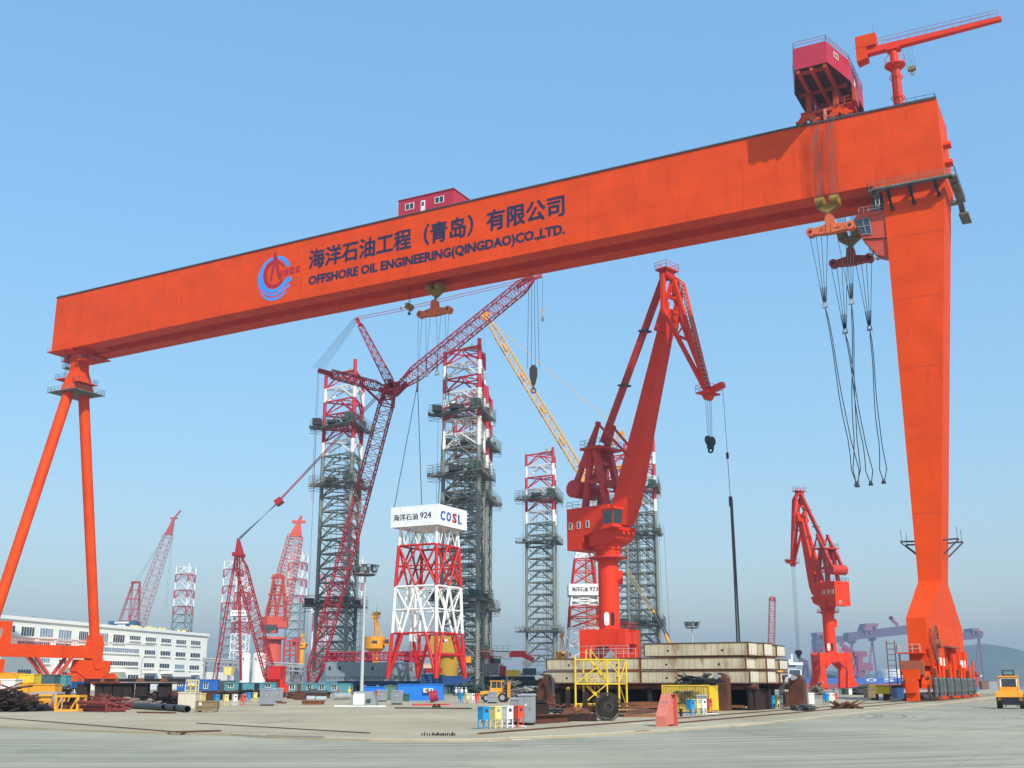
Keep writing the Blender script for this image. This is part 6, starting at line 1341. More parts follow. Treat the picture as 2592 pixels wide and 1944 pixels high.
for r_ in (104.6,105.76):
    m=MB(); m.ubox(e1-.04,e1+.03,r_,r_+1.1,.25,hh-.15); dr=part('door',m,paint('door_yellow',(.72,.50,.02),.5,.08,.5),t); m=MB(); [m.tube(W(e1+.06,r_+d,.2),W(e1+.06,r_+d,hh-.1),.03,n=5) for d in (.3,.8)]; m.ubox(e1+.04,e1+.1,r_+.2,r_+.5,1.1,1.18); part('lock_bar',m,YEL,dr)
m=MB(); text(m,'海洋石油工程',W(lerp(e0,e1,.30),104.46,hh-.82),U,Z,.26,(e1-e0)*.5); text(m,'OFFSHORE OIL',W(lerp(e0,e1,.30),104.46,hh-1.12),U,Z,.14,(e1-e0)*.45); part('lettering',m,DGREY,body)
m=MB()
for k in range(22):
    u0=random.uniform(e0+.9,e0+2.0); L_=random.uniform(1.5,4.2); y=random.uniform(104.8,106.4); z0=hh+.08+.03*k*random.random()
    m.path([W(u0+L_*i/6,y+.3*math.sin(i+k),z0+.35*math.sin(i*.9+k)*math.exp(-i*.25)+.12) for i in range(7)],.06,5)
solo('hose_pile',m,BLACK,'tangle of black hoses lying on the roof of the yellow container','hoses')
for k,f in enumerate((.34,.52,.62)):
    m=MB()
    for j in range(3): m.ring(W(lerp(e0,e1,f)+.05*j,104.36-.03*j,hh-1.15),.62-.05*j,.57-.05*j,.03,20,R)
    solo('hose_coil',m,DGREY,('left','middle','right')[k]+' hose coil hanging on the front of the yellow container','hose coil','hose coils on the container')
# buffer stop
c=gr(q4(1041,1307)); u0=c.dot(U); r0=c.dot(R); wd=gr(q4(1155,1307)).dot(U)-u0
hgt=aY(q4(1100,1030),c.y+.9).z
t=thing('buffer_stop','salmon pink wedge-shaped steel rail buffer beside the crane rails','buffer stop',c)
pr=[(0,0),(0,.62),(1.15,hgt),(1.5,hgt),(1.5,0)]
m=MB(); m.prism([W(u0,r0+a_,z) for a_,z in pr],U*(wd*.96)); b=part('wedge',m,SALMON,t)
m=MB(); m.prism([W(u0+wd*.97,r0+1.38,0),W(u0+wd*.97,r0+1.38,hgt),W(u0+wd*.97,r0+1.52,hgt),W(u0+wd*.97,r0+1.52,0)],U*.22); m.prism([W(u0+wd*.97,r0+1.0,hgt-.04),W(u0+wd*.97,r0+1.5,hgt-.04),W(u0+wd*.97,r0+1.5,hgt),W(u0+wd*.97,r0+1.1,hgt)],U*.22); part('flange',m,paint('salmon_red',(.5,.1,.07),.7,.1,1),b)
m=MB(); [m.tube(W(u0+wd*.97,r0+.3+.14*k,.08),W(u0+wd*.97+.03,r0+.3+.14*k,.08),.04,n=6) for k in range(8)]; part('bolt',m,RUST,b)['kind']='stuff'
m=MB(); sl_=V((0,0,0))+R*1.15+Z*(hgt-.62); sl_.normalize(); o=W(u0,r0,.62)
text(m,'海洋石油',o+U*wd*.16+sl_*1.02-R*.02+Z*.012,U,sl_,.2,wd*.66); text(m,'5-02',o+U*wd*.26+sl_*.7-R*.02+Z*.012,U,sl_,.17,wd*.4); part('lettering',m,paint('faded_blue',(.2,.2,.32),.7,.2,2),b)
c=gr(q4(1256,1222)); t=thing('hydrant','small black hydrant beside the salmon buffer stop','hydrant',c); m=MB(); m.tube(c,c+Z*.5,.12,n=10); m.tube(c+Z*.5,c+Z*.62,.17,n=10); m.tube(c+Z*.3-X*.2,c+Z*.3+X*.2,.07,n=8); part('body',m,BLACK,t)
# row of anchor bolts
me=None
for k,x in enumerate((228,250,272,295,318,332,346,358,372,385,402,412,428,442,466,480,492,506)):
    c=gr(q3(x,1384)); 
    if me is None:
        m=MB(); m.tube((0,0,0),(0,0,.15),.028,n=6); m.tube((0,0,.03),(0,0,.06),.05,n=6); me=_mesh('anchor_bolt',m,RUSTD,V((0,0,0)))
    o=bpy.data.objects.new('anchor_bolt',me); COL.objects.link(o); o.location=c; o.rotation_euler=(random.uniform(-.3,.3),random.uniform(-.3,.3),0); o.scale=(1,1,random.uniform(.8,1.3))
    tag(o,'short black anchor bolt sticking out of the concrete near the kerb','anchor bolt','anchor bolts in a row')
# ---------------------------------------------------------------- coloured meter boxes
BOXC={'blue':BLUEB,'yellow':YELP,'white':paint('box_white',(.78,.79,.78),.45,.04,1),'red':paint('box_red',(.66,.07,.03),.45,.08,1)}
PROTO={}
def meter_box(col):
    mat=BOXC[col]; t=local(thing('meter_box','',''))
    m=MB(); m.box((0,0,.9),(.52,.5,.72)); m.hex([V((-.3,-.29,1.26)),V((.3,-.29,1.26)),V((.3,.29,1.26)),V((-.3,.29,1.26))],[V((-.27,-.26,1.31)),V((.27,-.26,1.31)),V((.27,.26,1.31)),V((-.27,.26,1.31))]); b=part('cabinet',m,mat,t)
    m=MB(); m.box((.262,.0,1.06),(.012,.26,.2)); g=part('window',m,GLASS if col!='yellow' else GLASSB,b)
    m=MB(); [m.box((.268,y,1.06),(.014,.03,.24)) for y in (-.14,.14)]; part('window_frame',m,mat,g)
    for x in (-.23,.23):
        for y in (-.22,.22): m=MB(); m.box((x,y,.27),(.05,.05,.54)); part('leg',m,mat,t)
    m=MB(); m.box((0,-.22,.1),(.42,.03,.03)); m.box((.23,0,.14),(.03,.4,.03)); m.box((0,0,.42),(.3,.1,.16)); part('cross_bar',m,mat,t)
    return t
def boxset(where,pts,sc=1.,rot=-.85):
    for col,p,w in pts:
        lab=f'{col} metal meter box on four legs, {w}'
        loc=gr(p)
        if col not in PROTO: o=meter_box(col); PROTO[col]=o; o.location=loc; o.rotation_euler=(0,0,rot); o['label']=lab; o['category']='meter box'; o['group']='coloured meter boxes'
        else: o=dup(PROTO[col],loc,rot+random.uniform(-.05,.05),lab,'coloured meter boxes')
        o.scale=(sc,sc,sc)
boxset('a',[('blue',q3(752,1328),'in the nearest row at the kerb'),('yellow',q3(855,1322),'in the nearest row at the kerb'),('white',q3(955,1318),'in the nearest row at the kerb'),('red',q3(1048,1312),'in the nearest row at the kerb')])
boxset('b',[('blue',q1(1838,1128),'behind the wooden crate at the left'),('yellow',q1(1915,1130),'second in the row right of the wooden crate'),('white',q1(1992,1128),'right of the wooden crate'),('red',q1(2066,1128),'in the row right of the wooden crate'),('blue',q1(2112,1092),'standing behind the left red one'),('yellow',q1(2165,1095),'left of the twin grey cabinets')])
boxset('c',[('blue',q3(558,1108),'in front of the men in white'),('yellow',q3(612,1110),'in front of the men in white'),('white',q3(655,1112),'left of the yellow forklift'),('red',q3(693,1112),'left of the yellow forklift')])
boxset('d',[('blue',q4(1340,1213),'in front of the yellow container'),('yellow',q4(1393,1206),'in front of the yellow container'),('white',q4(1442,1206),'in front of the yellow container'),('red',q4(1490,1195),'in front of the yellow container')])
boxset('e',[('blue',q4(2030,1160),'at the right end of the caisson stack'),('yellow',q4(2068,1158),'at the right end of the caisson stack'),('white',q4(2096,1155),'at the right end of the caisson stack'),('red',q4(2128,1150),'at the right end of the caisson stack')],1.05)
boxset('f',[('blue',q5(503,1128),'near the crane rails between stack and big leg'),('yellow',q5(526,1126),'near the crane rails between stack and big leg'),('white',q5(549,1122),'near the crane rails between stack and big leg'),('red',q5(573,1115),'near the crane rails between stack and big leg')],1.1)
boxset('g',[('blue',q1(850,1052),'seen under the dark steel table'),('red',q2(1532,1092),'right of the grey sloped hut'),('blue',q5(1785,1010),'far away beyond the big leg'),('white',q5(1755,1008),'far away beyond the big leg'),('white',q5(1870,1002),'far away, left of the yellow forklift cab')],1.25)
# white hoses at the white boxes
for p,l in ((q3(1000,1312),'nearest'),(q4(1490,1205),'container'),):
    c=gr(p); m=MB(); m.path([c+V((-.4,0,.35)),c+V((-.3,-.05,.1)),c+V((0,-.1,.06)),c+V((.45,-.1,.08)),c+V((.7,-.15,.05)),c+V((.85,-.25,.03))],.04); solo('hose',m,BOXC['white'],'white hose curling from the white meter box '+('in the nearest row' if l=='nearest' else 'before the yellow container'),'hose','white hoses')
# ---------------------------------------------------------------- grey cabinets
def cabinet(label,p0,p1,depth=.8,mat=None,doors=2,rot=-.35,legs=True):
    """p0=(left,top) p1=(right,bottom) in photo pixels"""
    g=gr(((p0[0]+p1[0])/2,p1[1])); h=aY((p0[0],p0[1]),g.y).z; w=(p1[0]-p0[0])*(g.y*.967+.2)/F*1.0/(math.cos(rot)+.35)
    mat=mat or GREYM; t=local(thing('electrical_cabinet',label,'cabinet',g,'grey electrical cabinets',rot))
    b0=.14 if legs else .0
    m=MB(); m.box((0,0,(h+b0)/2),(w,depth,h-b0-.08)); b=part('cabinet_body',m,mat,t)
    m=MB(); m.hex([V((-w/2-.06,-depth/2-.08,h-.08)),V((w/2+.06,-depth/2-.08,h-.08)),V((w/2+.06,depth/2+.08,h-.08)),V((-w/2-.06,depth/2+.08,h-.08))],[V((-w/2,-depth/2,h)),V((w/2,-depth/2,h)),V((w/2,depth/2,h+.04)),V((-w/2,depth/2,h+.04))]); part('roof',m,paint('cab_roof',(.3,.33,.34),.5,.1,.6),b)
    for k in range(doors):
        ww=w/doors; m=MB(); m.box((-w/2+ww*(k+.5),-depth/2-.012,h*.52),(ww*.92,.024,h*.8)); d=part('door',m,mat,b); m=MB(); m.box((-w/2+ww*(k+.82),-depth/2-.035,h*.52),(.04,.03,.14)); part('handle',m,DGREY,d)
    m=MB(); m.box((w/2-.012+.024,0,h*.52),(.02,depth*.8,h*.8)); m.box((w/2+.03,-depth*.2,h*.55),(.03,.03,.14)); part('side_panel',m,mat,b)
    m=MB(); m.box((0,0,b0/2),(w*.9,depth*.85,b0)); part('plinth',m,RUSTD,t)
    m=MB(); m.box((w*.1,-depth/2-.03,h*.66),(.14,.01,.1)); part('notice',m,WHITE,b)
    return t
cabinet('tall grey electrical cabinet, rear one behind the nearest red meter box',q3(1045,1032),q3(1196,1295),.9)
cabinet('lower grey electrical cabinet, front one behind the nearest white meter box',q3(975,1066),q3(1138,1285),.8)
cabinet('grey electrical cabinet, left front one of the twin pair in the middle yard',q2(523,988),q2(662,1130),1.1)
cabinet('grey electrical cabinet, right rear one of the twin pair in the middle yard',q2(640,980),q2(722,1100),1.0)
cabinet('white double cabinet in front of the grey sloped hut',q2(1310,1016),q2(1430,1134),.7,WHITE,2,0)
cabinet('grey electrical cabinet beside the green container',q2(1522,1000),q2(1612,1095),.9)
cabinet('grey electrical cabinet in front of the blue site cabin',q2(1640,1002),q2(1748,1120),.9)
cabinet('grey electrical cabinet in front of the central yellow forklift',q3(784,1012),q3(870,1110),.9)
cabinet('grey electrical cabinet, rear one before the yellow container doors',q4(1420,1018),q4(1518,1190),.8)
cabinet('grey electrical cabinet, front one with pale panel before the yellow container',q4(1388,1042),q4(1490,1195),.7)
cabinet('grey electrical cabinet, rear one at the right end of the stack',q4(2050,1004),q4(2136,1130),.8)
cabinet('grey electrical cabinet, front one at the right end of the stack',q4(2035,1025),q4(2115,1140),.7)
cabinet('grey electrical cabinet behind the farthest row of coloured boxes',q5(490,1000),q5(572,1100),.9)
cabinet('grey cabinet half under the yellow corrugated cover by the big leg',q5(990,972),q5(1058,1052),1.2,None,1)
# grey sloped hut
g=gr(q2(1400,1130)); t=thing('hut','grey hut with sloping sides behind the white double cabinet','hut',g); h=aY(q2(1400,1008),g.y).z; w=(1520-1280)*.2977*g.y/2977
m=MB(); m.hex([g+V((-w/2,0,0)),g+V((w/2,0,0)),g+V((w/2,3,0)),g+V((-w/2,3,0))],[g+V((-w*.3,.5,h)),g+V((w*.34,.5,h)),g+V((w*.34,2.6,h)),g+V((-w*.3,2.6,h))]); b=part('body',m,paint('hut_grey',(.2,.23,.23),.6,.15,.6),t); m=MB(); m.box(g+V((w*.22,.02,h*.35)),(.5,.1,.4)); part('vent',m,DGREY,b)
# ================================================================ containers and cabins across the middle
def office(label,p0,p1,Yc,mat,wins=(),doors=(),depth=2.6,yaw=0.,corr=True,sub='site_cabin',cat='site cabin',group=None,roofm=None,ac=(),gable=False):
    """cabin with its front lower left/upper right corners given in photo pixels, at depth Yc"""
    a_=aY((p0[0],p1[1]),Yc); b_=aY((p1[0],p0[1]),Yc); zt_=aY((p0[0],p0[1]),Yc).z; x0,x1=a_.x,b_.x; z0=max(0,aY((p0[0],p1[1]),Yc).z) if p1[1]<1745 else 0
    t=thing(sub,label,cat,V(((x0+x1)/2,Yc,z0)),group)
    m=MB(); m.bx((x0,Yc,z0),(x1,Yc+depth,zt_-.12))
    if corr:
        n=int((x1-x0)/.3)
        for k in range(n): x=lerp(x0+.1,x1-.1,k/n); m.hex([V((x,Yc-.05,z0+.15)),V((x+.14,Yc-.05,z0+.15)),V((x+.2,Yc,z0+.15)),V((x-.06,Yc,z0+.15))],[V((x,Yc-.05,zt_-.25)),V((x+.14,Yc-.05,zt_-.25)),V((x+.2,Yc,zt_-.25)),V((x-.06,Yc,zt_-.25))])
    b=part('body',m,mat,t)
    m=MB(); m.bx((x0-.08,Yc-.12,zt_-.118),(x1+.08,Yc+depth+.1,zt_)); part('roof',m,roofm or mat,b)
    for x,w_,y0,y1 in wins:
        c0=aY((x,y1),Yc-.06);c1=aY((x+w_,y0),Yc-.06); g=winbox(b,V((c0.x,Yc-.06,c0.z)),X,Z,-Y,c1.x-c0.x,c1.z-c0.z,panes=2,fm=WHITE,fw=.09)
        m=MB(); m.hex([V((c0.x-.15,Yc-.55,c1.z+.12)),V((c1.x+.15,Yc-.55,c1.z+.12)),V((c1.x+.15,Yc-.02,c1.z+.3)),V((c0.x-.15,Yc-.02,c1.z+.3))],[V((c0.x-.15,Yc-.55,c1.z+.16)),V((c1.x+.15,Yc-.55,c1.z+.16)),V((c1.x+.15,Yc-.02,c1.z+.34)),V((c0.x-.15,Yc-.02,c1.z+.34))]); part('awning',m,mat,g)
    for x,w_,y0,dm in doors:
        c0=aY((x,p1[1]),Yc-.06);c1=aY((x+w_,y0),Yc-.06); m=MB(); m.bx((c0.x,Yc-.1,z0+.1),(c1.x,Yc-.055,c1.z)); part('door',m,dm,b)
    for x,y in ac:
        c=aY((x,y),Yc-.3); m=MB(); m.box(c,(.8,.5,.6)); q_=part('air_conditioner',m,WHITE,b); m=MB(); m.ring(c-Y*.26+X*.1,.22,.06,.02,14,Y); part('fan_grille',m,DGREY,q_)
    return t
def P2(x,y): return q2(x,y)
Yc=262
office('deep blue site cabin with one window, left of the teal cabins',q1(1500,905),q1(1848,1015),Yc,BLUE,[(q1(1518,0)[0],11,q1(0,930)[1],q1(0,962)[1]),(q1(1730,0)[0],12,q1(0,932)[1],q1(0,985)[1])],group='site cabins in a row')
office('light blue teal site cabin beside the deep blue one, with two open doors',q2(225,932),q2(662,1020),Yc,TEAL,[(q2(262,0)[0],13,q2(0,943)[1],q2(0,978)[1]),(q2(575,0)[0],14,q2(0,945)[1],q2(0,975)[1])],[(q2(345,0)[0],11,q2(0,938)[1],BLACK),(q2(480,0)[0],14,q2(0,940)[1],BLACK)],group='site cabins in a row')
office('long pale teal site cabin with three barred windows and a rusty door',q2(770,938),q2(1305,1022),Yc-2,TEAL,[(q2(782,0)[0],13,q2(0,948)[1],q2(0,992)[1]),(q2(930,0)[0],13,q2(0,950)[1],q2(0,993)[1]),(q2(1035,0)[0],13,q2(0,952)[1],q2(0,995)[1]),(q2(1142,0)[0],12,q2(0,955)[1],q2(0,997)[1])],[(q2(845,0)[0],11,q2(0,946)[1],RUST)],group='site cabins in a row')
office('bright blue site cabin with two air conditioners behind the grey cabinets',q3(22,945),q3(408,1082),182,paint('bright_blue',(.012,.17,.62),.5,.08,.4),[],[],2.6,0,False,ac=((q3(264,0)[0],q3(0,1000)[1]),(q3(300,0)[0],q3(0,1000)[1])))
office('bright blue low container left of the green one',q2(1415,965),q2(1592,1060),205,MATS['bright_blue'],(),(),2.4,0,True,'shipping_container','container')
office('faded green container between the blue container and the blue cabin',q2(1588,958),q2(1702,1085),185,paint('faded_green',(.10,.2,.15),.6,.2,.5,(.12,.1,.06),.35,2),(),(),2.4,0,True,'shipping_container','container')
office('dark green tank box right of the grey cabinets before the blue cabin',q2(1742,1030),q2(1792,1098),176,paint('tank_green',(.03,.09,.06),.6,.2,.6),(),(),1.6,0,False,'tank_box','tank')
office('blue steel block behind the legs of the white and red tower',q2(1900,868),q2(2092,940),262,BLUED,(),(),6,0,True,'steel_block','steel block')
t=thing('ladder','light blue lattice ladder frame at the right end of the bright blue cabin','ladder',gr(q3(428,1085))); m=MB(); c=gr(q3(428,1085)); [m.ladder(c+X*d,c+X*d+Z*2.1,.6,X,.04,.35) for d in (-.35,.35)]; part('frame',m,TEAL,t)
# grey hull block on blue-green supports
Yc=278; a_=aY(q2(1085,760),Yc); b_=aY(q2(1890,920),Yc); z1=a_.z; z0=b_.z
t=thing('hull_block','long grey hull block with small square openings behind the white and red tower','hull block',V(((a_.x+b_.x)/2,Yc,0)))
m=MB(); m.hex([V((a_.x+.5,Yc,z0)),V((b_.x,Yc,z0)),V((b_.x,Yc+16,z0)),V((a_.x+.5,Yc+16,z0))],[V((a_.x,Yc,z1)),V((b_.x,Yc,z1)),V((b_.x,Yc+16,z1)),V((a_.x,Yc+16,z1))]); hb=part('shell',m,HULLB,t)
for x,y in ((1130,812),(1216,812),(1495,812),(1820,818)): c=aY(q2(x,y),Yc); m=MB(); m.box(c,(.9 if x<1800 else .55,.1,.75)); o=part('opening',m,BLACK,hb); m=MB(); m.box(c-Y*.07+X*.3,(.25,.06,.5)); part('flap',m,GALV,o)
m=MB(); m.railing([V((a_.x,Yc-.05,z0+.3)),V((b_.x,Yc-.05,z0+.3))],.7,1.2,.04); part('railing',m,DGREY,hb)
m=MB(); m.bx((a_.x+3,Yc+1,z0-.9),(b_.x+8,Yc+15,z0-.01)); part('base_frame',m,BLUED,t)
for k in range(9): x=lerp(a_.x+4,b_.x+6,k/8); m=MB(); m.bx((x-.5,Yc+2,0),(x+.5,Yc+14,z0-.9)); part('support',m,DGREY,t)
# drilling rig deck with its clutter, behind the tower and the caissons
Yc=318; a_=aY((1060,1700),Yc); b_=aY((1385,1760),Yc); z1=aY((1200,1712),Yc).z
t=thing('rig_hull','dark green-grey rig hull covered in scaffold and deck gear behind the tower','rig hull',V(((a_.x+b_.x)/2,Yc,0)))
m=MB(); m.hex([V((a_.x,Yc+1,0)),V((b_.x+14,Yc+1,0)),V((b_.x+14,Yc+40,0)),V((a_.x,Yc+40,0))],[V((a_.x-1,Yc,z1)),V((b_.x+14,Yc,z1)),V((b_.x+14,Yc+40,z1)),V((a_.x-1,Yc+40,z1))]); hl=part('hull',m,SEAG,t)
m=MB()
for k in range(70):
    x=random.uniform(a_.x,b_.x+8); z=random.uniform(.2,z1+3.5); L_=random.uniform(1,6)
    m.tube(V((x,Yc-random.uniform(.3,2.5),z)),V((x+(L_ if k%2 else 0),Yc-random.uniform(.3,2.5),z+(0 if k%2 else L_*.7))),.055,n=4,cap=False)
for z in (1.6,3.2,4.8): m.tube(V((a_.x,Yc-1.6,z)),V((b_.x+6,Yc-1.6,z)),.07,n=4); m.box(V(((a_.x+b_.x)/2,Yc-1,z-.1)),(b_.x-a_.x,1.2,.08))
o=part('scaffold',m,SCAF,t); 
m=MB(); m.railing([V((a_.x,Yc+.3,z1)),V((b_.x+10,Yc+.3,z1))],1.2,1.8,.045); part('railing',m,SCAF,hl)
def dbox(name,lab,cat,p0,p1,Yc,mat,d=2.5,stripes=0):
    a_=aY((p0[0],p1[1]),Yc);b_=aY((p1[0],p0[1]),Yc); m=MB(); m.bx((a_.x,Yc,max(0,a_.z)),(b_.x,Yc+d,b_.z))
    n=int((b_.x-a_.x)/.35)
    for k in range(n): x=lerp(a_.x+.1,b_.x-.1,k/max(1,n)); m.bx((x,Yc-.04,max(0,a_.z)+.1),(x+.1,Yc-.002,b_.z-.1))
    t=thing(name,lab,cat,V(((a_.x+b_.x)/2,Yc,max(0,a_.z)))); bd=part('body',m,mat,t)
    m=MB(); m.bx((a_.x-.06,Yc-.08,b_.z+.003),(b_.x+.06,Yc+d+.06,b_.z+.12)); part('lid',m,mat,bd); return t
for nm,lab,cat,p0,p1,mat,y in (
 ('container','dark red ribbed container standing on the rig deck left of the caissons','container',q3(885,796),q3(945,880),paint('maroon_red',(.4,.02,.05),.5,.15,.5),313),
 ('deck_house','small brown deck house beside the green one on the rig','deck house',q3(803,712),q3(848,770),RUST,322),
 ('deck_house','small green deck house on the rig deck','deck house',q3(849,712),q3(898,770),paint('bottle_green',(.03,.16,.1),.5,.1,.5),322),
 ('container','grey ribbed container row on the rig deck below the green deck house','container',q3(745,775),q3(880,870),GREYM,316),
 ('container','white tall container beside the grey ribbed row on the rig deck','container',q3(881,775),q3(920,800),WHITE,318),
 ('container','amber yellow deck box seen between tower leg and scaffolded rig leg','container',q3(600,715),q3(645,765),YELO,296),
 ('deck_machine','white winch housing on the rig deck under the red crane end','winch',q3(1087,757),q3(1168,788),WHITE,314),
 ('deck_tank','dark teal deck tank under the white winch housing','tank',q3(1085,815),q3(1200,865),paint('dark_teal',(.03,.09,.09),.5,.2,.5),312),
 ('steel_plate','pale grey sloping steel plate wall behind the central forklift','steel plate',q3(1095,968),q3(1262,1040),GREYM,240),
 ('container','dark netted steel frame behind the men in white','steel frame',q3(420,880),q3(640,1010),BLUED,285),
 ('deck_unit','red engine skid behind the right leg of the tower','engine skid',q3(255,815),q3(395,850),ERED,270),
 ('deck_unit','round cream pump housing left of the red engine skid','pump',q3(240,775),q3(330,815),CREAMP,272),
 ('deck_unit','dark red drum housing behind the left legs of the tower','winch',q3(118,680),q3(190,758),paint('maroon_red',(.4,.02,.05),.5,.15,.5),284)):
    dbox(nm,lab,cat,p0,p1,y,mat)
for k,x in enumerate((955,978,1001,1024,1046)): 
    c=aY(q3(x,878),311); h=aY(q3(x,825),311).z; t=thing('gas_bottle','yellow gas bottle in the rack beside the red deck container','gas bottle',c,'yellow gas bottles'); m=MB(); m.tube(c,V((c.x,c.y,h-.3)),.55,n=10); m.tube(V((c.x,c.y,h-.3)),V((c.x,c.y,h)),.55,.2,10); part('shell',m,YEL,t)
Yc=308; S=lambda x,y:aY(q3(x,y),Yc)
t=thing('crane_boom','red and white lattice crane boom lying across the rig deck','crane boom',S(900,780))
m=MB(); m.lattice(S(560,690),S(840,690),1.6,1.8,9,.16,.1,Y,n=4); part('red_section',m,REDB,t)
m=MB(); m.lattice(S(842,692),S(985,702),1.8,1.8,4,.16,.1,Y,n=4); part('white_section',m,WHITE,t)
m=MB(); m.box(S(1040,690),(4.2,2,1.6)); m.tube(S(1050,672),S(1052,705),.9,n=10); m.beam(S(1070,690),S(1178,742),1.2,1.2); m.railing([S(990,735),S(1180,735)],1.8,1.0,.05); part('slewing_base',m,REDB,t)
t=thing('crane_boom','dark red lattice boom lying behind the grey hull block and tower legs','crane boom',aY(q2(1500,710),300)); m=MB(); m.lattice(aY(q2(1095,715),300),aY(q2(1920,705),300),1.9,1.9,22,.2,.12,Y,n=4); part('boom',m,MATS['maroon_red'],t); m=MB(); m.tube(aY(q2(1120,715),301),aY(q2(1190,715),301),.9,n=12); m.box(aY(q2(1440,725),301),(2.6,2,2.4)); m.box(aY(q2(1810,715),301),(3.2,2,2.8)); part('winch',m,MATS['maroon_red'],t)
Yc=300; t=thing('walkway','grey deck walkway with railings along the rig above the hull block','walkway',aY(q2(1500,650),Yc)); m=MB(); a_,b_=aY(q2(1020,672),Yc),aY(q2(1420,662),Yc); m.beam(a_,b_,1.4,.3); m.railing([a_+Z*.15,b_+Z*.15],1.1,1.4,.05); a_,b_=aY(q3(60,665),Yc),aY(q3(970,668),Yc); m.beam(a_,b_,1.2,.25); m.railing([a_+Z*.15,b_+Z*.15],1.25,1.6,.05); part('deck',m,SCAF,t)
t=thing('module_frame','red steel module frame behind the red crane mast','module frame',aY(q2(800,720),430)); m=MB(); 
for x in (740,790,840,860): m.tube(V((aY(q2(x,700),430).x,430,0)),aY(q2(x,575),430),.4,n=5); m.tube(V((aY(q2(x,700),436).x,436,0)),aY(q2(x,575),436),.4,n=5)
for y in (580,620,660,700): m.beam(aY(q2(738,y),430),aY(q2(862,y),430),.5,.6)
part('frame',m,FARR,t); m=MB(); a_,b_=aY(q2(805,545),430),aY(q2(852,620),430); m.bx((a_.x,431,b_.z),(b_.x,435,a_.z)); part('cladding',m,FARR,t)
for lab,p0,p1,Yc,mat,nm,cat in (('orange generator box at the foot of the red crane mast',q2(600,800),q2(708,905),282,REDB,'generator','generator'),('white process tank behind the foot of the red crane boom',q2(905,690),q2(1060,915),340,WHITE,'process_unit','process unit'),('beige process module under the pipe bridge',q2(220,800),q2(290,870),400,YELP,'process_unit','process unit'),('grey process module right of the beige one under the pipe bridge',q2(725,870),q2(870,925),330,GREYM,'process_unit','process unit')):
    dbox(nm,lab,cat,p0,p1,Yc,mat,4)
# ================================================================ steel stock in the middle yard
beam_h('pipe','long dark rusty beam stacked along the front of the deep blue cabin',q1(1325,1050),q1(1915,1042),.5,.5,RUSTD,'O',.5,'pipe'); beam_h('pipe','long rusty pipe lying in front of the teal cabins',q1(1690,1043),(505+.2977*520,1450+.2977*1043),.45,.45,RUST,'O',.6,'pipe')
beam_h('pipe','thick grey pipe with an open left end, right of the rusty plates',q2(1145,1085),q2(1290,1082),1.7*.6,1,GALV,'O',.1,'pipe'); beam_h('pipe','dark bluish pipe on the stack behind the rusty chunk',q2(915,1085),q2(1095,1085),.7,.7,DGREY,'O',.9,'pipe')
beam_h('pipe','pale pipe with open end lying beside the rusty plates, left of two',q2(930,1092),q2(1000,1092),.8,.8,GALV,'O',0,'pipe'); beam_h('pipe','pale pipe with open end lying beside the rusty plates, right of two',q2(1010,1092),q2(1095,1092),.75,.75,GALV,'O',0,'pipe')
dbox('steel_block','tall rust-brown steel box between the red lorry and the pipes','steel block',q2(820,1012),q2(922,1098),190,RUST,3)
dbox('steel_block','low flat rusty steel slab in the open middle yard','steel block',q2(885,1095),q2(1052,1136),150,RUSTO,2.4); dbox('steel_block','small rust-red steel offcut beside the twin grey cabinets','steel block',q2(675,1106),q2(742,1132),158,RUSTO,1.2)
m=MB(); m.beam(gr(q3(150,1122),.1),gr(q3(460,1118),.1),.2,.15); solo('steel_strip',m,REDB,'thin red steel strip lying before the bright blue cabin','steel strip')
m=MB(); m.beam(gr(q3(0,1148),.08),gr(q3(650,1152),.08),.25,.12); solo('steel_strip',m,RUSTD,'long dark steel strip lying on the bare yard before the forklift','steel strip')
m=MB(); m.beam(gr(q2(1165,1132),.08),gr(q2(1600,1134),.08),.3,.14); solo('steel_strip',m,WHITE,'white steel strip lying at the foot of the grey sloped hut','steel strip')
c=gr(q3(330,1104)); t=thing('oil_drum','leaning maroon oil drum before the bright blue cabin','drum',c); m=MB(); m.tube(c+V((-.6,0,.75)),c+V((.5,0,1.0)),.75,n=18); [m.ring(c+lerp(V((-.6,0,.75)),V((.5,0,1.0)),f),.8,.74,.06,18,V((1.1,0,.25))) for f in (.02,.33,.66,.95)]; part('shell',m,MATS['maroon_red'],t)
for x,lab in ((335,'left'),(370,'right')):
    c=gr(q3(x,1143)); m=MB(); m.tube(c,c+Z*.35,.16,n=8); m.box(c+Z*.08,(.5,.4,.16)); solo('mooring_bitt',m,RUSTD,lab+' one of two small dark bitts on the bare yard before the drum','bitt')
def lorry(lab,p0,p1,Yc,mat):
    a_=aY((p0[0],p1[1]),Yc);b_=aY((p1[0],p0[1]),Yc); t=thing('flatbed_lorry',lab,'lorry',V(((a_.x+b_.x)/2,Yc,0))); h=b_.z; L_=b_.x-a_.x
    m=MB(); m.prism([V((a_.x,Yc,.7)),V((a_.x+L_*.26,Yc,.7)),V((a_.x+L_*.26,Yc,h)),V((a_.x+L_*.06,Yc,h)),V((a_.x,Yc,h*.62))],Y*2.2); cb_=part('cab',m,mat,t)
    m=MB(); m.prism([V((a_.x+L_*.05,Yc-.02,h*.62)),V((a_.x+L_*.22,Yc-.02,h*.62)),V((a_.x+L_*.22,Yc-.02,h*.93)),V((a_.x+L_*.08,Yc-.02,h*.93))],Y*.03); part('window',m,GLASS,cb_)
    m=MB(); m.bx((a_.x+L_*.28,Yc,.9),(b_.x,Yc+2.3,h*.72)); part('bed',m,mat,t)
    for f in (.12,.62,.8): m=MB(); m.tube(V((a_.x+L_*f,Yc-.05,.5)),V((a_.x+L_*f,Yc+.3,.5)),.5,n=14); part('wheel',m,RUBBER,t)
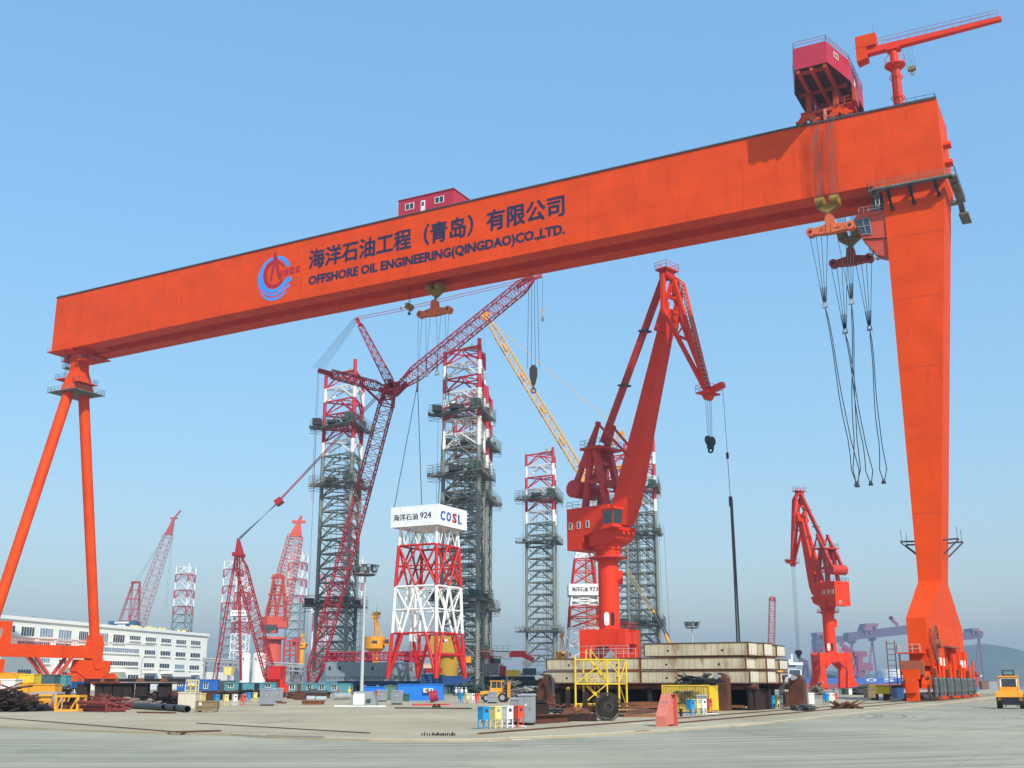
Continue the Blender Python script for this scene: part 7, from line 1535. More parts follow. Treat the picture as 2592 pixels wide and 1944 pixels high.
lorry('low red lorry parked in front of the teal cabin, left of the brown steel box',q2(718,1022),q2(822,1078),232,REDB); lorry('low red lorry behind the pipes, beside the man in red',q2(1030,1024),q2(1150,1078),230,REDB)
# ================================================================ people
def person(lab,foot,h,cols,pose='stand',yaw=0.,hat=WHITE):
    c=gr(foot) if not isinstance(foot,V) else foot; t=thing('person',lab,'person',c); s=h/1.72; ca,sa=math.cos(yaw),math.sin(yaw)
    T_=lambda x,y,z:c+V((x*ca-y*sa,x*sa+y*ca,z))*s
    lean=.35 if pose=='bend' else 0.
    me=bpy.data.meshes.new('body'); J=[(0,0,.93),(0,-lean*.5,1.18),(0,-lean,1.38),(0,-lean*1.1,1.5),(0,-lean*1.25,1.6),(.09,0,.86),(.1,-.03,.5),(.11,0,.08),(.11,-.14,.04),(-.09,0,.86),(-.11,.05,.5),(-.13,.08,.08),(-.13,-.06,.04),(.2,-lean,1.38),(.25,-lean-.05,1.1),(.22,-lean-.22,.9),(-.2,-lean,1.38),(-.26,-lean-.02,1.1),(-.22,-lean-.2,.92)]
    E_=[(0,1),(1,2),(2,3),(3,4),(0,5),(5,6),(6,7),(7,8),(0,9),(9,10),(10,11),(11,12),(2,13),(13,14),(14,15),(2,16),(16,17),(17,18)]
    rad=[.16,.15,.17,.065,.085,.1,.075,.055,.045,.1,.075,.055,.045,.075,.055,.04,.075,.055,.04]
    me.from_pydata([tuple(T_(*j)-c) for j in J],E_,[]); tmp=bpy.data.objects.new('body',me); COL.objects.link(tmp)
    sk=tmp.modifiers.new('s','SKIN'); 
    for i,v in enumerate(me.skin_vertices[0].data): v.radius=(rad[i]*s,rad[i]*s*.8); v.use_root=(i==0)
    sub=tmp.modifiers.new('b','SUBSURF'); sub.levels=1; sub.render_levels=1
    ev=bpy.data.meshes.new_from_object(tmp.evaluated_get(bpy.context.evaluated_depsgraph_get())); bpy.data.objects.remove(tmp); bpy.data.meshes.remove(me)
    ev.materials.clear(); ev.materials.append(SKIN); 
    ev.materials.append(cols[0]); ev.materials.append(cols[1])
    for p in ev.polygons:
        p.use_smooth=True; z=p.center.z/s; x=abs(p.center.x)/s
        p.material_index=0 if z>1.47-lean*.2 or (z<.97 and x>.19 and z>.82) else (1 if z>.9 else 2)
    ev.name='body'; o=bpy.data.objects.new('body',ev); COL.objects.link(o); o.parent=t; OFF[o]=c
    m=MB(); m.ball(T_(0,-lean*1.25,1.64),.115*s,10,8,(1,1,1.15)); hd=part('head',m,SKIN,t)
    m=MB(); m.ball(T_(0,-lean*1.25,1.70),.14*s,12,6,(1,1.1,.75)); m.tube(T_(0,-lean*1.25-.02,1.675),T_(0,-lean*1.25-.02,1.69),.16*s,n=12); part('helmet',m,hat,hd)
    return t
PB=paint('work_blue',(.16,.22,.42),.8,.1,3); PW=paint('work_white',(.7,.72,.74),.8,.06,3); PR=paint('work_red',(.6,.03,.03),.8,.1,3); PY=paint('work_yellow',(.75,.55,.03),.8,.08,3)
for x,cl,lab,yw in ((520,PW,'person in white with a white helmet, leftmost of the group by the blue cabin',.3),(543,PB,'person in pale blue with a white helmet, second in the group',-.4),(566,PW,'person in white with a white helmet, third in the group',.1),(602,PW,'person in white with a white helmet, standing apart on the right of the group',.9)):
    c=gr(q3(x,1062)); person(lab,V((c.x,c.y,0)),1.78,(cl,PB if x!=602 else PW),yaw=yw)
person('person in red overalls bending forward beside the grey pipe',gr(q2(1188,1062)),1.85,(PR,PR),'bend',1.2,PR); person('person in yellow overalls standing in front of the teal cabin',gr(q2(1290,1062)),1.85,(PY,PY),yaw=.2,hat=PY)
# ================================================================ forklifts
def forklift(lab,c,s,yaw,panel=False):
    t=thing('forklift',lab,'forklift',c,'yellow forklifts'); ca,sa=math.cos(yaw),math.sin(yaw); ex=V((ca,sa,0)); ey=V((-sa,ca,0))
    P=lambda x,y,z:c+(ex*x+ey*y+Z*z)*s        # x = forward
    pr=lambda pts,y0,y1:[P(x,y0,z) for x,z in pts]
    m=MB(); m.prism(pr([(-2.0,.75),(-1.75,.55),(1.2,.55),(1.2,1.25),(-.4,1.3),(-.5,1.5),(-1.95,1.45)],-1.0,1),ey*2.0*s); m.prism(pr([(-2.2,1.0),(-1.6,1.0),(-1.6,1.5),(-2.15,1.42)],-1.1,1),ey*2.2*s); bd=part('chassis',m,YELO,t)
    m=MB(); m.prism(pr([(-2.1,.35),(-.6,.3),(-.6,.95),(-2.18,.95)],-.72,1),ey*1.44*s); part('underside',m,RUBBER,bd)  # black block paints the shade below the rear of the chassis
    m=MB()
    for y in (-.78,.78):
        for x0,x1 in ((-.85,-.65),(.75,.95)): m.beam(P(x0,y,1.42),P(x0+(.12 if x0<0 else -.12),y*.93,2.72),.12*s,.12*s)
        m.beam(P(.02,y,1.4),P(.02,y*.95,2.7),.08*s,.08*s); m.box(P(0,y,1.62),(1.6*s,.05*s,.5*s),ex,ey,Z)
    m.box(P(-.82,0,1.62),(.05*s,1.5*s,.5*s),ex,ey,Z); m.box(P(.0,0,2.78),(1.9*s,1.7*s,.12*s),ex,ey,Z); m.box(P(-.78,0,2.66),(.06*s,1.5*s,.12*s),ex,ey,Z)
    cb_=part('cab',m,YELO,t)
    m=MB(); m.box(P(-.77,0,2.2),(.02*s,1.34*s,.76*s),ex,ey,Z); part('rear_window',m,GLASS,cb_)
    m=MB(); 
    for y in (-.66,.66): m.box(P(-.80,y,2.2),(.05*s,.1*s,.86*s),ex,ey,Z)
    for z in (1.8,2.6): m.box(P(-.80,0,z),(.05*s,1.4*s,.08*s),ex,ey,Z)
    part('window_frame',m,WHITE,cb_)
    for y in (-.77,.77): m=MB(); m.box(P(-.35,y,2.2),(.6*s,.02*s,.7*s),ex,ey,Z); m.box(P(.4,y,2.2),(.55*s,.02*s,.7*s),ex,ey,Z); part('side_window',m,GLASS,cb_)
    m=MB(); m.box(P(-.2,0,1.75),(.5*s,.5*s,.2*s),ex,ey,Z); m.box(P(-.4,0,2.05),(.12*s,.5*s,.6*s),ex,ey,Z); m.box(P(-.6,0,2.9),(.3*s,1.0*s,.1*s),ex,ey,Z); part('seat',m,RUBBER,cb_)
    for x,r_,w_ in ((-1.35,.56,.4),(.85,.62,.44)):
        for y in (-.93,.93):
            m=MB(); q_=P(x,y,r_); m.tube(q_-ey*w_*.5*s,q_+ey*w_*.5*s,r_*s,n=20); tw=part('wheel',m,RUBBER,t); m=MB(); sg=1 if y>0 else -1; m.tube(q_+ey*sg*w_*.42*s,q_+ey*sg*(w_*.5+.01)*s,r_*.55*s,n=16); part('rim',m,GREYM if y<0 else YELO,tw)
    m=MB(); 
    for y in (-.45,.45): m.box(P(1.35,y,1.9),(.16*s,.14*s,3.0*s),ex,ey,Z)
    for z in (.6,1.6,2.6,3.3): m.box(P(1.35,0,z),(.12*s,.9*s,.12*s),ex,ey,Z)
    ms=part('mast',m,DGREY,t)
    m=MB(); m.box(P(1.52,0,.75),(.1*s,1.7*s,.5*s),ex,ey,Z); 
    if panel: m.box(P(1.6,0,1.6),(.12*s,2.2*s,1.9*s),ex,ey,Z); m.box(P(1.62,0,2.65),(.1*s,2.2*s,.12*s),ex,ey,Z)
    part('carriage',m,YELO if panel else DGREY,ms)
    for y in (-.5,.5): m=MB(); m.box(P(2.1,y,.16 if not panel else .5),(1.15*s,.16*s,.07*s),ex,ey,Z); part('fork',m,DGREY,ms)
    for y in (-.75,.75): m=MB(); m.box(P(-2.12,y,1.2),(.06*s,.2*s,.14*s),ex,ey,Z); part('tail_light',m,ERED,bd)
    return t
c=gr(q5(2070,1156),-.12); forklift('amber yellow forklift driving away on the road at the right edge',c+V((.42,.9,0))*2.4,1.26,math.radians(66))
c=gr(q3(870,1100)); forklift('amber yellow forklift with a tall front panel in the middle yard',c,1.05,math.radians(-8),True)
# ================================================================ left-hand scrap and stock
Yt=152; S=lambda x,y,dy=0:aY(q1(x,y),Yt+dy)
t=thing('steel_trestle','long dark rusty steel table on thick square columns at the left','steel trestle',V((S(1110,1000).x,Yt,0)))
a_,b_=S(718,900),S(1506,945); m=MB(); m.bx((a_.x,Yt,b_.z+.25),(b_.x,Yt+4,a_.z)); m.bx((a_.x,Yt-.1,b_.z),(b_.x,Yt+4.1,b_.z+.2)); tp=part('deck',m,RUSTD,t)
m=MB(); [m.hex([V((S(x,0).x-.3,Yt-.2,a_.z-.35)),V((S(x,0).x+.3,Yt-.2,a_.z-.35)),V((S(x,0).x+.3,Yt-.1,a_.z-.35)),V((S(x,0).x-.3,Yt-.1,a_.z-.35))],[V((S(x,0).x-.05,Yt-.2,a_.z+.15)),V((S(x,0).x+.05,Yt-.2,a_.z+.15)),V((S(x,0).x+.05,Yt-.1,a_.z+.15)),V((S(x,0).x-.05,Yt-.1,a_.z+.15))]) for x in (765,955,1075,1255,1285,1452,1480)]; part('lug',m,RUSTO,tp)['kind']='stuff'
for x0,x1 in ((738,822),(890,955),(962,1030),(1040,1112),(1118,1192),(1222,1322),(1410,1505)): m=MB(); m.bx((S(x0,0).x,Yt+.3,0),(S(x1,0).x,Yt+1.6,b_.z-.002)); m.bx((S(x0,0).x-.06,Yt+.24,0),(S(x1,0).x+.06,Yt+1.66,.12)); part('column',m,RUSTD,t)
dbox('steel_post','orange painted steel post at the left end of the rusty table','steel post',q1(715,945),q1(745,1095),153,ORANGE2,.8)
def frame_skid(lab,x0,x1,y0,y1,mat,matb,tank):
    c0=gr(q1(x0,y1)); c1=gr(q1(x1,y1)); Yc=c0.y; h=aY(q1(x0,y0),Yc).z; a_,b_=c0.x,c1.x; t=thing('skid_frame',lab,'skid frame',V(((a_+b_)/2,Yc,0)),'yellow skid frames')
    m=MB(); dp=2.0
    for y in (Yc,Yc+dp):
        for x in (a_,b_): m.box(V((x,y,h/2)),(.2,.2,h))
        for z in (.1,h-.1): m.beam(V((a_,y,z)),V((b_,y,z)),.18,.2)
        m.beam(V((a_+.1,y,.2)),V((lerp(a_,b_,.25),y,h-.2)),.12,.12); m.beam(V((b_-.1,y,h-.3)),V((lerp(a_,b_,.7),y,.2)),.12,.12)
    for x in (a_,b_):
        for z in (.1,h-.1): m.beam(V((x,Yc,z)),V((x,Yc+dp,z)),.18,.2)
    part('frame',m,mat,t)
    m=MB()
    if tank: m.tube(V((lerp(a_,b_,.2),Yc+1,h*.5)),V((lerp(a_,b_,.75),Yc+1,h*.5)),h*.38,n=18); m.box(V((lerp(a_,b_,.5),Yc+1,.25)),((b_-a_)*.7,1.4,.2))
    else: [m.box(V((lerp(a_,b_,f),Yc+1,.5)),(.5,.6,.8)) for f in (.3,.6)]
    part('tank' if tank else 'load',m,matb,t); return t
frame_skid('grey and amber skid frame with a yellow tank inside, at the left edge',252,462,1012,1172,GALV,YELO,True); frame_skid('amber skid frame with rusty scrap inside, right of two at the left edge',470,655,1040,1178,YELO,RUST,False)
def heap(name,lab,cat,p0,p1,Yc,n,mat,r=(.05,.14),hmax=1.6,L=(1,3),group=None,flatk=1.):
    a_=gr((p0,0),0) if 0 else aY((p0,1740),Yc); b_=aY((p1,1740),Yc); m=MB()
    for k in range(n):
        x=random.uniform(a_.x,b_.x); y=Yc+random.uniform(-1.5,1.5); fr=1-abs((x-(a_.x+b_.x)/2)/((b_.x-a_.x)/2+.01))*.6; z=random.uniform(.05,hmax*fr); l_=random.uniform(*L); an=random.uniform(0,math.pi); tl=random.uniform(-.35,.35)*flatk
        d=V((math.cos(an)*l_/2,math.sin(an)*l_/2*.5,l_*tl/2)); c=V((x,y,max(z,abs(d.z)+.05)))
        if k%3==0: m.beam(c-d,c+d,random.uniform(.15,.5),random.uniform(.04,.2))
        else: m.tube(c-d,c+d,random.uniform(*r),n=7)
    return solo(name,m,mat,lab,cat,group,kind='stuff') if n>30 else solo(name,m,mat,lab,cat,group)
heap('scrap_heap','dark rusty scrap heap at the far left edge of the yard','scrap heap',-30,75,114,130,RUSTD,(.05,.15),2.1,(1,3)); heap('scrap_heap','brown rusty scrap lying over the far left heap','scrap heap',-10,80,117,60,RUST,(.05,.12),2.4,(1.5,4)); heap('scrap_heap','mixed rusty offcuts under the dark steel table','scrap heap',205,330,140,90,RUST,(.06,.16),1.2,(1,3)); heap('scrap_heap','pale and rusty scrap under the middle of the dark steel table','scrap heap',270,400,136,60,paint('scrap_mix',(.2,.17,.14),.8,.6,1.2,(.12,.04,.02),.6,.2),(.05,.14),1.0,(.8,2.2)); heap('scrap_heap','black cables piled on the left skid frame','cable pile',78,130,116,60,BLACK,(.04,.08),.6,(1,2.6))
o=COL.objects[-1] if False else None
for k,(p,q_,d,lab) in enumerate((((660,1100),(900,1112),.38,'long red pipe, upper one in front of the left end of the rusty table'),((665,1140),(905,1150),.36,'long red pipe, middle one in front of the rusty table'),((680,1180),(1030,1186),.34,'long red pipe, lowest one lying on the ground at the left'),((760,1090),(1010,1075),.3,'slanting red pipe on the heap under the rusty table'))):
    a_=gr(q1(p[0],1185 if k<3 else 1165)); b_=gr(q1(q_[0],1188 if k<3 else 1168)); z0=aY(q1(*p),a_.y).z; z1=aY(q1(*q_),b_.y).z; m=MB(); m.tube(V((a_.x,a_.y+.5*k,max(.2,z0))),V((b_.x,b_.y+.5*k,max(.2,z1))),d*.5,n=12); m.tube(V((b_.x,b_.y+.5*k,0)),V((b_.x,b_.y+.5*k,max(.2,z1))),.1,n=8); solo('pipe',m,paint('pipe_red',(.17,.026,.022),.6,.2,.6,(.1,.04,.02),.35,.3),lab,'pipe','red pipes at the left')
PIPEB=paint('pipe_black',(.04,.042,.045),.5,.3,.6,(.08,.05,.03),.35,.3)
for x0,x1,y,lab in ((1110,1340,1146,'black pipe with open end, leftmost of four'),(1200,1392,1150,'black pipe with open end, second from the left'),(1330,1490,1156,'black pipe with open end, third from the left'),(1480,1592,1166,'short black pipe with open end, rightmost of four')):
    b_=gr(q1(x1,y+22)); a_=gr(q1(x0,y+8)); r_=.32; m=MB(); d=(b_-a_).normalized(); m.ring(a_+Z*r_,r_,r_*.86,(b_-a_).length,20,d); solo('pipe',m,PIPEB,lab,'pipe','black pipes at the left')
beam_h('steel_plate','flat rusty plate lying in front of the black pipes',q1(1190,1192),q1(1470,1196),.12,.9,RUST,'B',0,'steel plate','rusty plates in a pile')
for lab,p0,p1,mat,Yc,nm,cat,d in (('white instrument box at the far left behind the scrap',q1(0,912),q1(130,1000),WHITE,128,'instrument_box','box',2),('ochre container at the left edge behind the white box',q1(-20,858),q1(150,925),YELO,150,'shipping_container','container',2.4),('yellow container right of the white box at the left',q1(150,868),q1(290,945),YEL,148,'shipping_container','container',2.4),
 ('orange machine housing behind the left skid frame',q1(152,942),q1(245,1022),YELO,125,'machine_housing','machine housing',2),('orange-yellow machine housing behind the tank skid',q1(246,955),q1(468,1035),YELO,122,'machine_housing','machine housing',2),('dark teal netted container behind the skid frames',q1(286,872),q1(462,962),paint('net_teal',(.05,.1,.11),.7,.3,.8),165,'shipping_container','container',2.4),('pale blue container with a red patch left of the blue machinery',q1(462,878),q1(562,965),TEAL,170,'shipping_container','container',2.4),
 ('deep blue machinery block behind the white barrier',q1(585,930),q1(715,990),BLUED,185,'machine_block','machine',2.5),('weathered cream steel bin at the right end of the black pipes',q1(1508,1022),q1(1665,1152),CREAMP,128,'steel_bin','bin',2),('yellowish steel bin behind the cream one',q1(1655,1032),q1(1712,1120),YELP,134,'steel_bin','bin',2),('dark rusty bin left of the row of coloured boxes',q1(1712,1030),q1(1812,1090),RUST,150,'steel_bin','bin',2),('rust-brown steel bin in front of the blue cabin window',q1(1320,1010),q1(1510,1095),RUST,165,'steel_bin','bin',2)):
    dbox(nm,lab,cat,p0,p1,Yc,mat,d)
c=aY(q1(1045,1040),170); 
t=thing('framed_tank','pale yellow framed tank standing right of the rusty table','tank frame',gr(q1(1622,1075))); c=gr(q1(1622,1075)); a_=aY(q1(1582,912),c.y);b_=aY(q1(1664,1000),c.y); m=MB()
for x in (a_.x,(a_.x+b_.x)/2,b_.x):
    for y in (0,1.6): m.box(V((x,c.y+y,(a_.z)/2)),(.14,.14,a_.z))
for z in (b_.z,(a_.z+b_.z)/2,a_.z): m.beam(V((a_.x,c.y,z)),V((b_.x,c.y,z)),.14,.14); m.beam(V((a_.x,c.y+1.6,z)),V((b_.x,c.y+1.6,z)),.14,.14)
part('frame',m,YELP,t); m=MB(); m.tube(V((a_.x+.3,c.y+.8,(a_.z+b_.z)/2)),V((b_.x-.3,c.y+.8,(a_.z+b_.z)/2)),.6,n=14); part('tank',m,CREAMP,t)
c=gr(q1(1750,1186)); w_=(1838-1665)*.2977*c.y/2977; h=aY(q1(1700,1088),c.y).z
t=thing('wooden_crate','brown slatted wooden crate on skids in front of the coloured boxes','crate',c); m=MB(); m.box(c+Z*(h/2+.08)+Y*.6,(w_*.98,1.2,h-.2)); bd=part('box',m,WOOD,t); m=MB()
for z in (.2,h*.5,h-.06): m.box(c+V((0,-.03,z)),(w_,.06,.14))
for x in (-.49,0,.49): m.box(c+V((w_*x,-.045,h/2)),(.14,.06,h-.1))
part('batten',m,WOOD,bd); m=MB(); m.box(c+V((-w_*.3,-.01,h*.75)),(.25,.02,.3)); part('notice',m,WHITE,bd); [part('skid',MB().box(c+V((w_*x,.6,.06)),(.14,1.2,.12)),WOOD,t) for x in (-.4,.4)]
t=thing('barrier','white pipe barrier with three rails behind the scrap at the left','barrier',gr(q1(630,1060))); c0=gr(q1(540,1060)); c1=gr(q1(715,1060)); m=MB(); m.railing([c0,c1],aY(q1(540,985),c0.y).z,2,.1); part('rails',m,WHITE,t)
heap('scrap_heap','dark rusty angle irons heaped behind the skid frames','scrap heap',60,215,128,130,RUSTD,(.06,.16),2.3,(1.2,3.5)); heap('scrap_heap','red-brown pipe offcuts heaped behind the long red pipes','scrap heap',205,312,122,60,MATS['pipe_red'],(.07,.15),1.2,(1.2,3.2)); heap('scrap_heap','black rusty clutter below the right end of the steel table','scrap heap',330,480,148,110,RUSTD,(.06,.16),1.7,(1,3))
for k,(x0,x1,y0,y1,yc,mt,lb) in enumerate(((1180,1225,960,1060,165,GALV,'pale upright steel plate seen between the middle columns of the rusty table'),(1030,1045,965,1060,166,ERED,'narrow red upright box seen between columns of the rusty table'),(1330,1412,960,1010,200,BLUE,'blue container glimpsed between the right columns of the rusty table'))):
    dbox('steel_box',lb,'steel box',q1(x0,y0),q1(x1,y1),yc,mt,1.2)
for k,(x0,x1,yc,n,mt,hm,lb) in enumerate(((560,690,215,70,RUSTD,1.6,'dark steel offcuts heaped between the twin grey cabinets and the teal cabins'),(740,830,205,60,RUST,1.5,'rusty offcuts heaped left of the grey sloped hut'),(500,600,190,60,RUSTD,1.3,'dark scrap heaped behind the left row of coloured boxes'),(985,1075,222,60,SEAG,2.2,'green-grey netting and tubes heaped behind the bright blue cabin'),(1240,1330,225,110,SCAF,3.4,'grey scaffold tubes stacked behind the central forklift'),(1150,1250,255,110,SEAG,3.6,'dark green netted gear behind the group of men in white'),(1330,1390,170,70,RUSTD,2.0,'dark scrap between the central forklift and the caisson stack'))):
    heap('scrap_heap',lb,'scrap heap',x0,x1,yc,n,mt,(.07,.18),hm,(1.2,4))
# ================================================================ right-hand clutter along the rails
for lab,p0,p1,mat,Yc,nm,cat in (('rusty brown frame box right of the last coloured boxes by the stack',q5(155,1020),q5(245,1118),RUST,128,'steel_box','steel box'),('khaki brown steel box in the rail-side clutter',q5(278,1015),q5(355,1088),paint('khaki',(.16,.12,.06),.7,.3,.8),150,'steel_box','steel box'),('white and grey upright panel box beside the khaki one',q5(356,1030),q5(398,1112),WHITE,138,'panel_box','box'),
 ('grey container at the foot of the small portal crane, left of two',q5(575,990),q5(612,1038),GREYM,250,'container','container'),('grey-green container at the foot of the small portal crane, right of two',q5(613,990),q5(658,1036),paint('grey_green',(.16,.2,.17),.6,.2,.6),250,'container','container'),('white box beside a dark green one near the small portal crane',q5(692,990),q5(720,1036),WHITE,240,'container','container'),('dark green box near the small portal crane',q5(660,992),q5(691,1036),TARP,240,'container','container'),
 ('brown wooden box left of the yellow corrugated cover',q5(860,990),q5(918,1062),WOOD,172,'crate','crate'),('rusty machinery right of the yellow corrugated cover',q5(1062,962),q5(1150,1052),RUSTD,190,'machine_block','machine'),('blue cabinet just left of the big crane leg',q5(1105,985),q5(1160,1068),BLUED,168,'cabinet','cabinet'),
 ('dark grey box among the junk left of the small portal crane foot',q5(212,960),q5(262,1002),DGREY,220,'steel_box','steel box'),('pale container far behind the big leg, left of two',q5(1690,960),q5(1738,1002),TEAL,330,'container','container'),('rusty container far behind the big leg',q5(1828,925),q5(1880,992),paint('far_rust',(.2,.1,.07),.7,.2,.5),400,'container','container'),('grey container far behind the big leg, right of the rusty one',q5(1884,925),q5(1955,992),GREYM,400,'container','container')):
    dbox(nm,lab,cat,p0,p1,Yc,mat,2.2)
Yc=185; a_,b_=aY(q5(915,955),Yc),aY(q5(1062,1062),Yc); t=thing('corrugated_cover','bright yellow corrugated cover left of the big crane leg','cover',V(((a_.x+b_.x)/2,Yc,0))); m=MB(); n=9
for k in range(n): x=lerp(a_.x,b_.x,k/n); w_=(b_.x-a_.x)/n; m.tube(V((x+w_/2,Yc,a_.z-w_*.4)),V((x+w_/2,Yc+3,a_.z-w_*.4)),w_*.5,n=10); m.bx((x+.02,Yc,1.0),(x+w_-.02,Yc+3,a_.z-w_*.4))
part('roof',m,paint('cover_yellow',(.78,.6,.02),.5,.08,.5),t); [part('support',MB().bx((x,Yc+.1,0),(x+.4,Yc+2.9,1.0)),RUST,t) for x in (a_.x+.1,b_.x-.5)]
heap('scrap_heap','rusty offcuts and cables on the ground right of the farthest coloured boxes','scrap heap',q5(585,0)[0],q5(720,0)[0],128,50,RUST,(.05,.12),.5,(.8,2.5)); heap('scrap_heap','grey tangled hoses and fittings on the ground beside the khaki box','scrap heap',q5(255,0)[0],q5(355,0)[0],118,50,DGREY,(.05,.12),.6,(.6,1.8)); heap('scrap_heap','low steel stock lying along the quay by the small portal crane','scrap heap',q5(395,0)[0],q5(480,0)[0],260,60,paint('stock',(.18,.15,.12),.8,.4,.8),(.1,.3),2.5,(1,4)); heap('scrap_heap','grey steel stock lying along the quay right of the small portal crane','scrap heap',q5(720,0)[0],q5(860,0)[0],270,80,DGREY,(.1,.25),2.2,(1,5))
m=MB(); c=gr(q5(230,1140)); m.prism([c+V((-1.2,0,0)),c+V((1.2,0,0)),c+V((1.0,0,.28)),c+V((-.6,0,.45))],Y*1); solo('steel_plate',m,RUST,'bent rusty plate lying beside the rails right of the stack','steel plate','rusty plates in a pile')
t=thing('red_hull','weathered red steel hull section on the quay beyond the big leg','hull section',aY(q5(1765,990),420)); S=lambda x,y:aY(q5(x,y),420); m=MB(); m.prism([S(1715,975),S(1722,905),S(1770,868),S(1812,868),S(1815,975)],Y*8); part('shell',m,paint('hull_red',(.32,.05,.06),.6,.2,.2),t); m=MB(); m.tube(S(1780,868),S(1782,842),.8,n=8); part('vent',m,MATS['hull_red'],t)
# ================================================================ ship, far cranes and shore
Yc=900; S=lambda x,y,d=0:aY(q5(x,y),Yc+d)
t=thing('cargo_ship','long blue ship with a red underside and white deckhouse moored behind the small portal crane','ship',V((S(600,900).x,Yc,-5)),'ships in the harbour')
a_,b_=S(-260,893),S(1640,880); zd=a_.z
m=MB(); m.bx((a_.x,Yc,2.0),(b_.x,Yc+32,zd)); hu=part('hull',m,SHIPB,t)
m=MB(); m.bx((a_.x,Yc-.02,-6),(b_.x,Yc+32,1.99)); part('lower_hull',m,SHIPR,t)
for s_,x in (('O',845),('S',993),('C',1140),('O',1290)):
    m=MB(); 
    for k,d in enumerate((0,.2,-.2)): c=S(x,925); text(m,s_,V((c.x+d,Yc-.1-.02*k,S(0,925).z)),X,Z,S(0,898).z-S(0,926).z,7.5)
    part('lettering',m,WHITE,hu)
m=MB(); c0,c1=S(118,890),S(172,862); m.bx((c0.x,Yc+5,zd),(c1.x,Yc+25,c1.z)); c0,c1=S(190,885),S(300,820); m.bx((c0.x,Yc+3,zd),(c1.x,Yc+28,c1.z)); c0,c1=S(195,820),S(262,775); m.bx((c0.x,Yc+6,c0.z),(c1.x,Yc+25,c1.z)); c0,c1=S(190,775),S(310,760); m.bx((c0.x,Yc+2,c1.z-2),(c1.x,Yc+26,c1.z)); c0,c1=S(205,765),S(240,735); m.bx((c0.x,Yc+9,c0.z),(c1.x,Yc+22,c1.z)); sp_=part('deckhouse',m,WHITE,t)
m=MB(); m.tube(S(208,735,12),S(205,690,12),.9,n=6); [m.beam(S(198,y,12),S(216,y,12),.6,.6) for y in (705,720)]; part('radar_mast',m,WHITE,sp_)
m=MB(); c0,c1=S(112,862),S(152,778); m.bx((c0.x,Yc+8,c0.z),(c1.x,Yc+20,c1.z)); fu=part('funnel',m,YELO,t); m=MB(); c0,c1=S(110,778),S(154,748); m.bx((c0.x,Yc+7.8,c0.z),(c1.x,Yc+20.2,c1.z)); part('funnel_top',m,SHIPB,fu)
for y in (782,795,832,845,858):
    m=MB(); c0=S(196,y); c1=S(290 if y>820 else 258,y); m.bx((c0.x,Yc+2.9 if y>820 else Yc+5.9,c0.z-.6),(c1.x,Yc+3.0 if y>820 else Yc+6,c0.z+.6)); part('window',m,GLASS,sp_)
m=MB(); m.railing([V((S(330,890).x,Yc+1,zd)),V((b_.x,Yc+1,zd))],2.5,14,.18,1); part('railing',m,SHIPB,hu)
t=thing('cargo_ship','blue ship bow with small white lettering beyond the big crane leg','ship',V((aY(q5(1700,900),980).x,980,-5)),'ships in the harbour')
S=lambda x,y:aY(q5(x,y),980); m=MB(); m.prism([S(1560,850),S(1775,852),S(1815,912),S(1560,912)],Y*30); hu=part('hull',m,SHIPB,t); m=MB(); m.prism([S(1560,912.5),S(1815,912.5),S(1822,965),S(1560,965)],Y*30); part('lower_hull',m,SHIPR,t); m=MB(); c=S(1685,882); text(m,'- - - -',V((c.x,979.8,c.z)),X,Z,1.2,14); part('lettering',m,WHITE,hu); m=MB(); m.tube(S(1655,850),S(1652,795),1.0,n=6); part('mast',m,WHITE,t)
def far_gantry(lab,Yc,gl,leg,rig,troll,mat,gm):
    S=lambda x,y,d=0:aY(q5(x,y),Yc+d); k=Yc/2977*.2977
    t=thing('gantry_crane',lab,'gantry crane',V((S(leg[0],900).x,Yc,0)),'distant gantry cranes in the haze')
    (xa,ya,ha),(xb,yb,hb)=gl; m=MB(); d=22*Yc/1400
    p=[S(xa,ya+ha),S(xb,yb+hb),S(xb,yb),S(xa,ya)]; m.add(p+[q_+Y*d for q_ in p],[(0,1,2,3),(7,6,5,4),(0,4,5,1),(1,5,6,2),(2,6,7,3),(3,7,4,0)]); g=part('girder',m,gm,t)
    xl,yl,xl0,xl1,yb0=leg; m=MB(); m.box(S(xl,yl+10,d/2),(34*k,d*.7,42*k))
    part('leg_head',m,mat,t)
    for xe,dy in ((xl0,-12),(xl1,14)): m=MB(); e=S(xe,yb0); m.tube(S(xl,yl+28,d/2),V((e.x,Yc+d/2+dy,0)),8*k,7*k,8); part('leg',m,mat,t)
    if rig: xr,yr,wr=rig; m=MB(); a_=S(xr,yr);b_=S(xr+wr,yr); e=V((lerp(a_.x,b_.x,.5),Yc+d/2,0)); m.hex([e+V((-wr*k*.3,-8,0)),e+V((wr*k*.3,-8,0)),e+V((wr*k*.3,8,0)),e+V((-wr*k*.3,8,0))],[V((a_.x,Yc+2,a_.z)),V((b_.x,Yc+2,a_.z)),V((b_.x,Yc+d-2,a_.z)),V((a_.x,Yc+d-2,a_.z))]); part('rigid_leg',m,gm,t)
    for xt,yt,w_,h_ in troll: m=MB(); c=S(xt,yt); m.box(V((c.x,Yc+d/2,c.z)),(w_*k,d*1.3,h_*k)); m.box(V((c.x-w_*k*.3,Yc+d/2,c.z-h_*k*.9)),(14*k,d*1.2,h_*k)); m.box(V((c.x+w_*k*.3,Yc+d/2,c.z-h_*k*.9)),(14*k,d*1.2,h_*k)); part('trolley',m,mat,t)
    return t
FRZ=paint('haze_red',(.24,.07,.12),.6,.05,.02); FBZ=paint('haze_navy',(.1,.05,.1),.6,.05,.02)  # distance haze mixed into these colours: dulled towards purple-blue
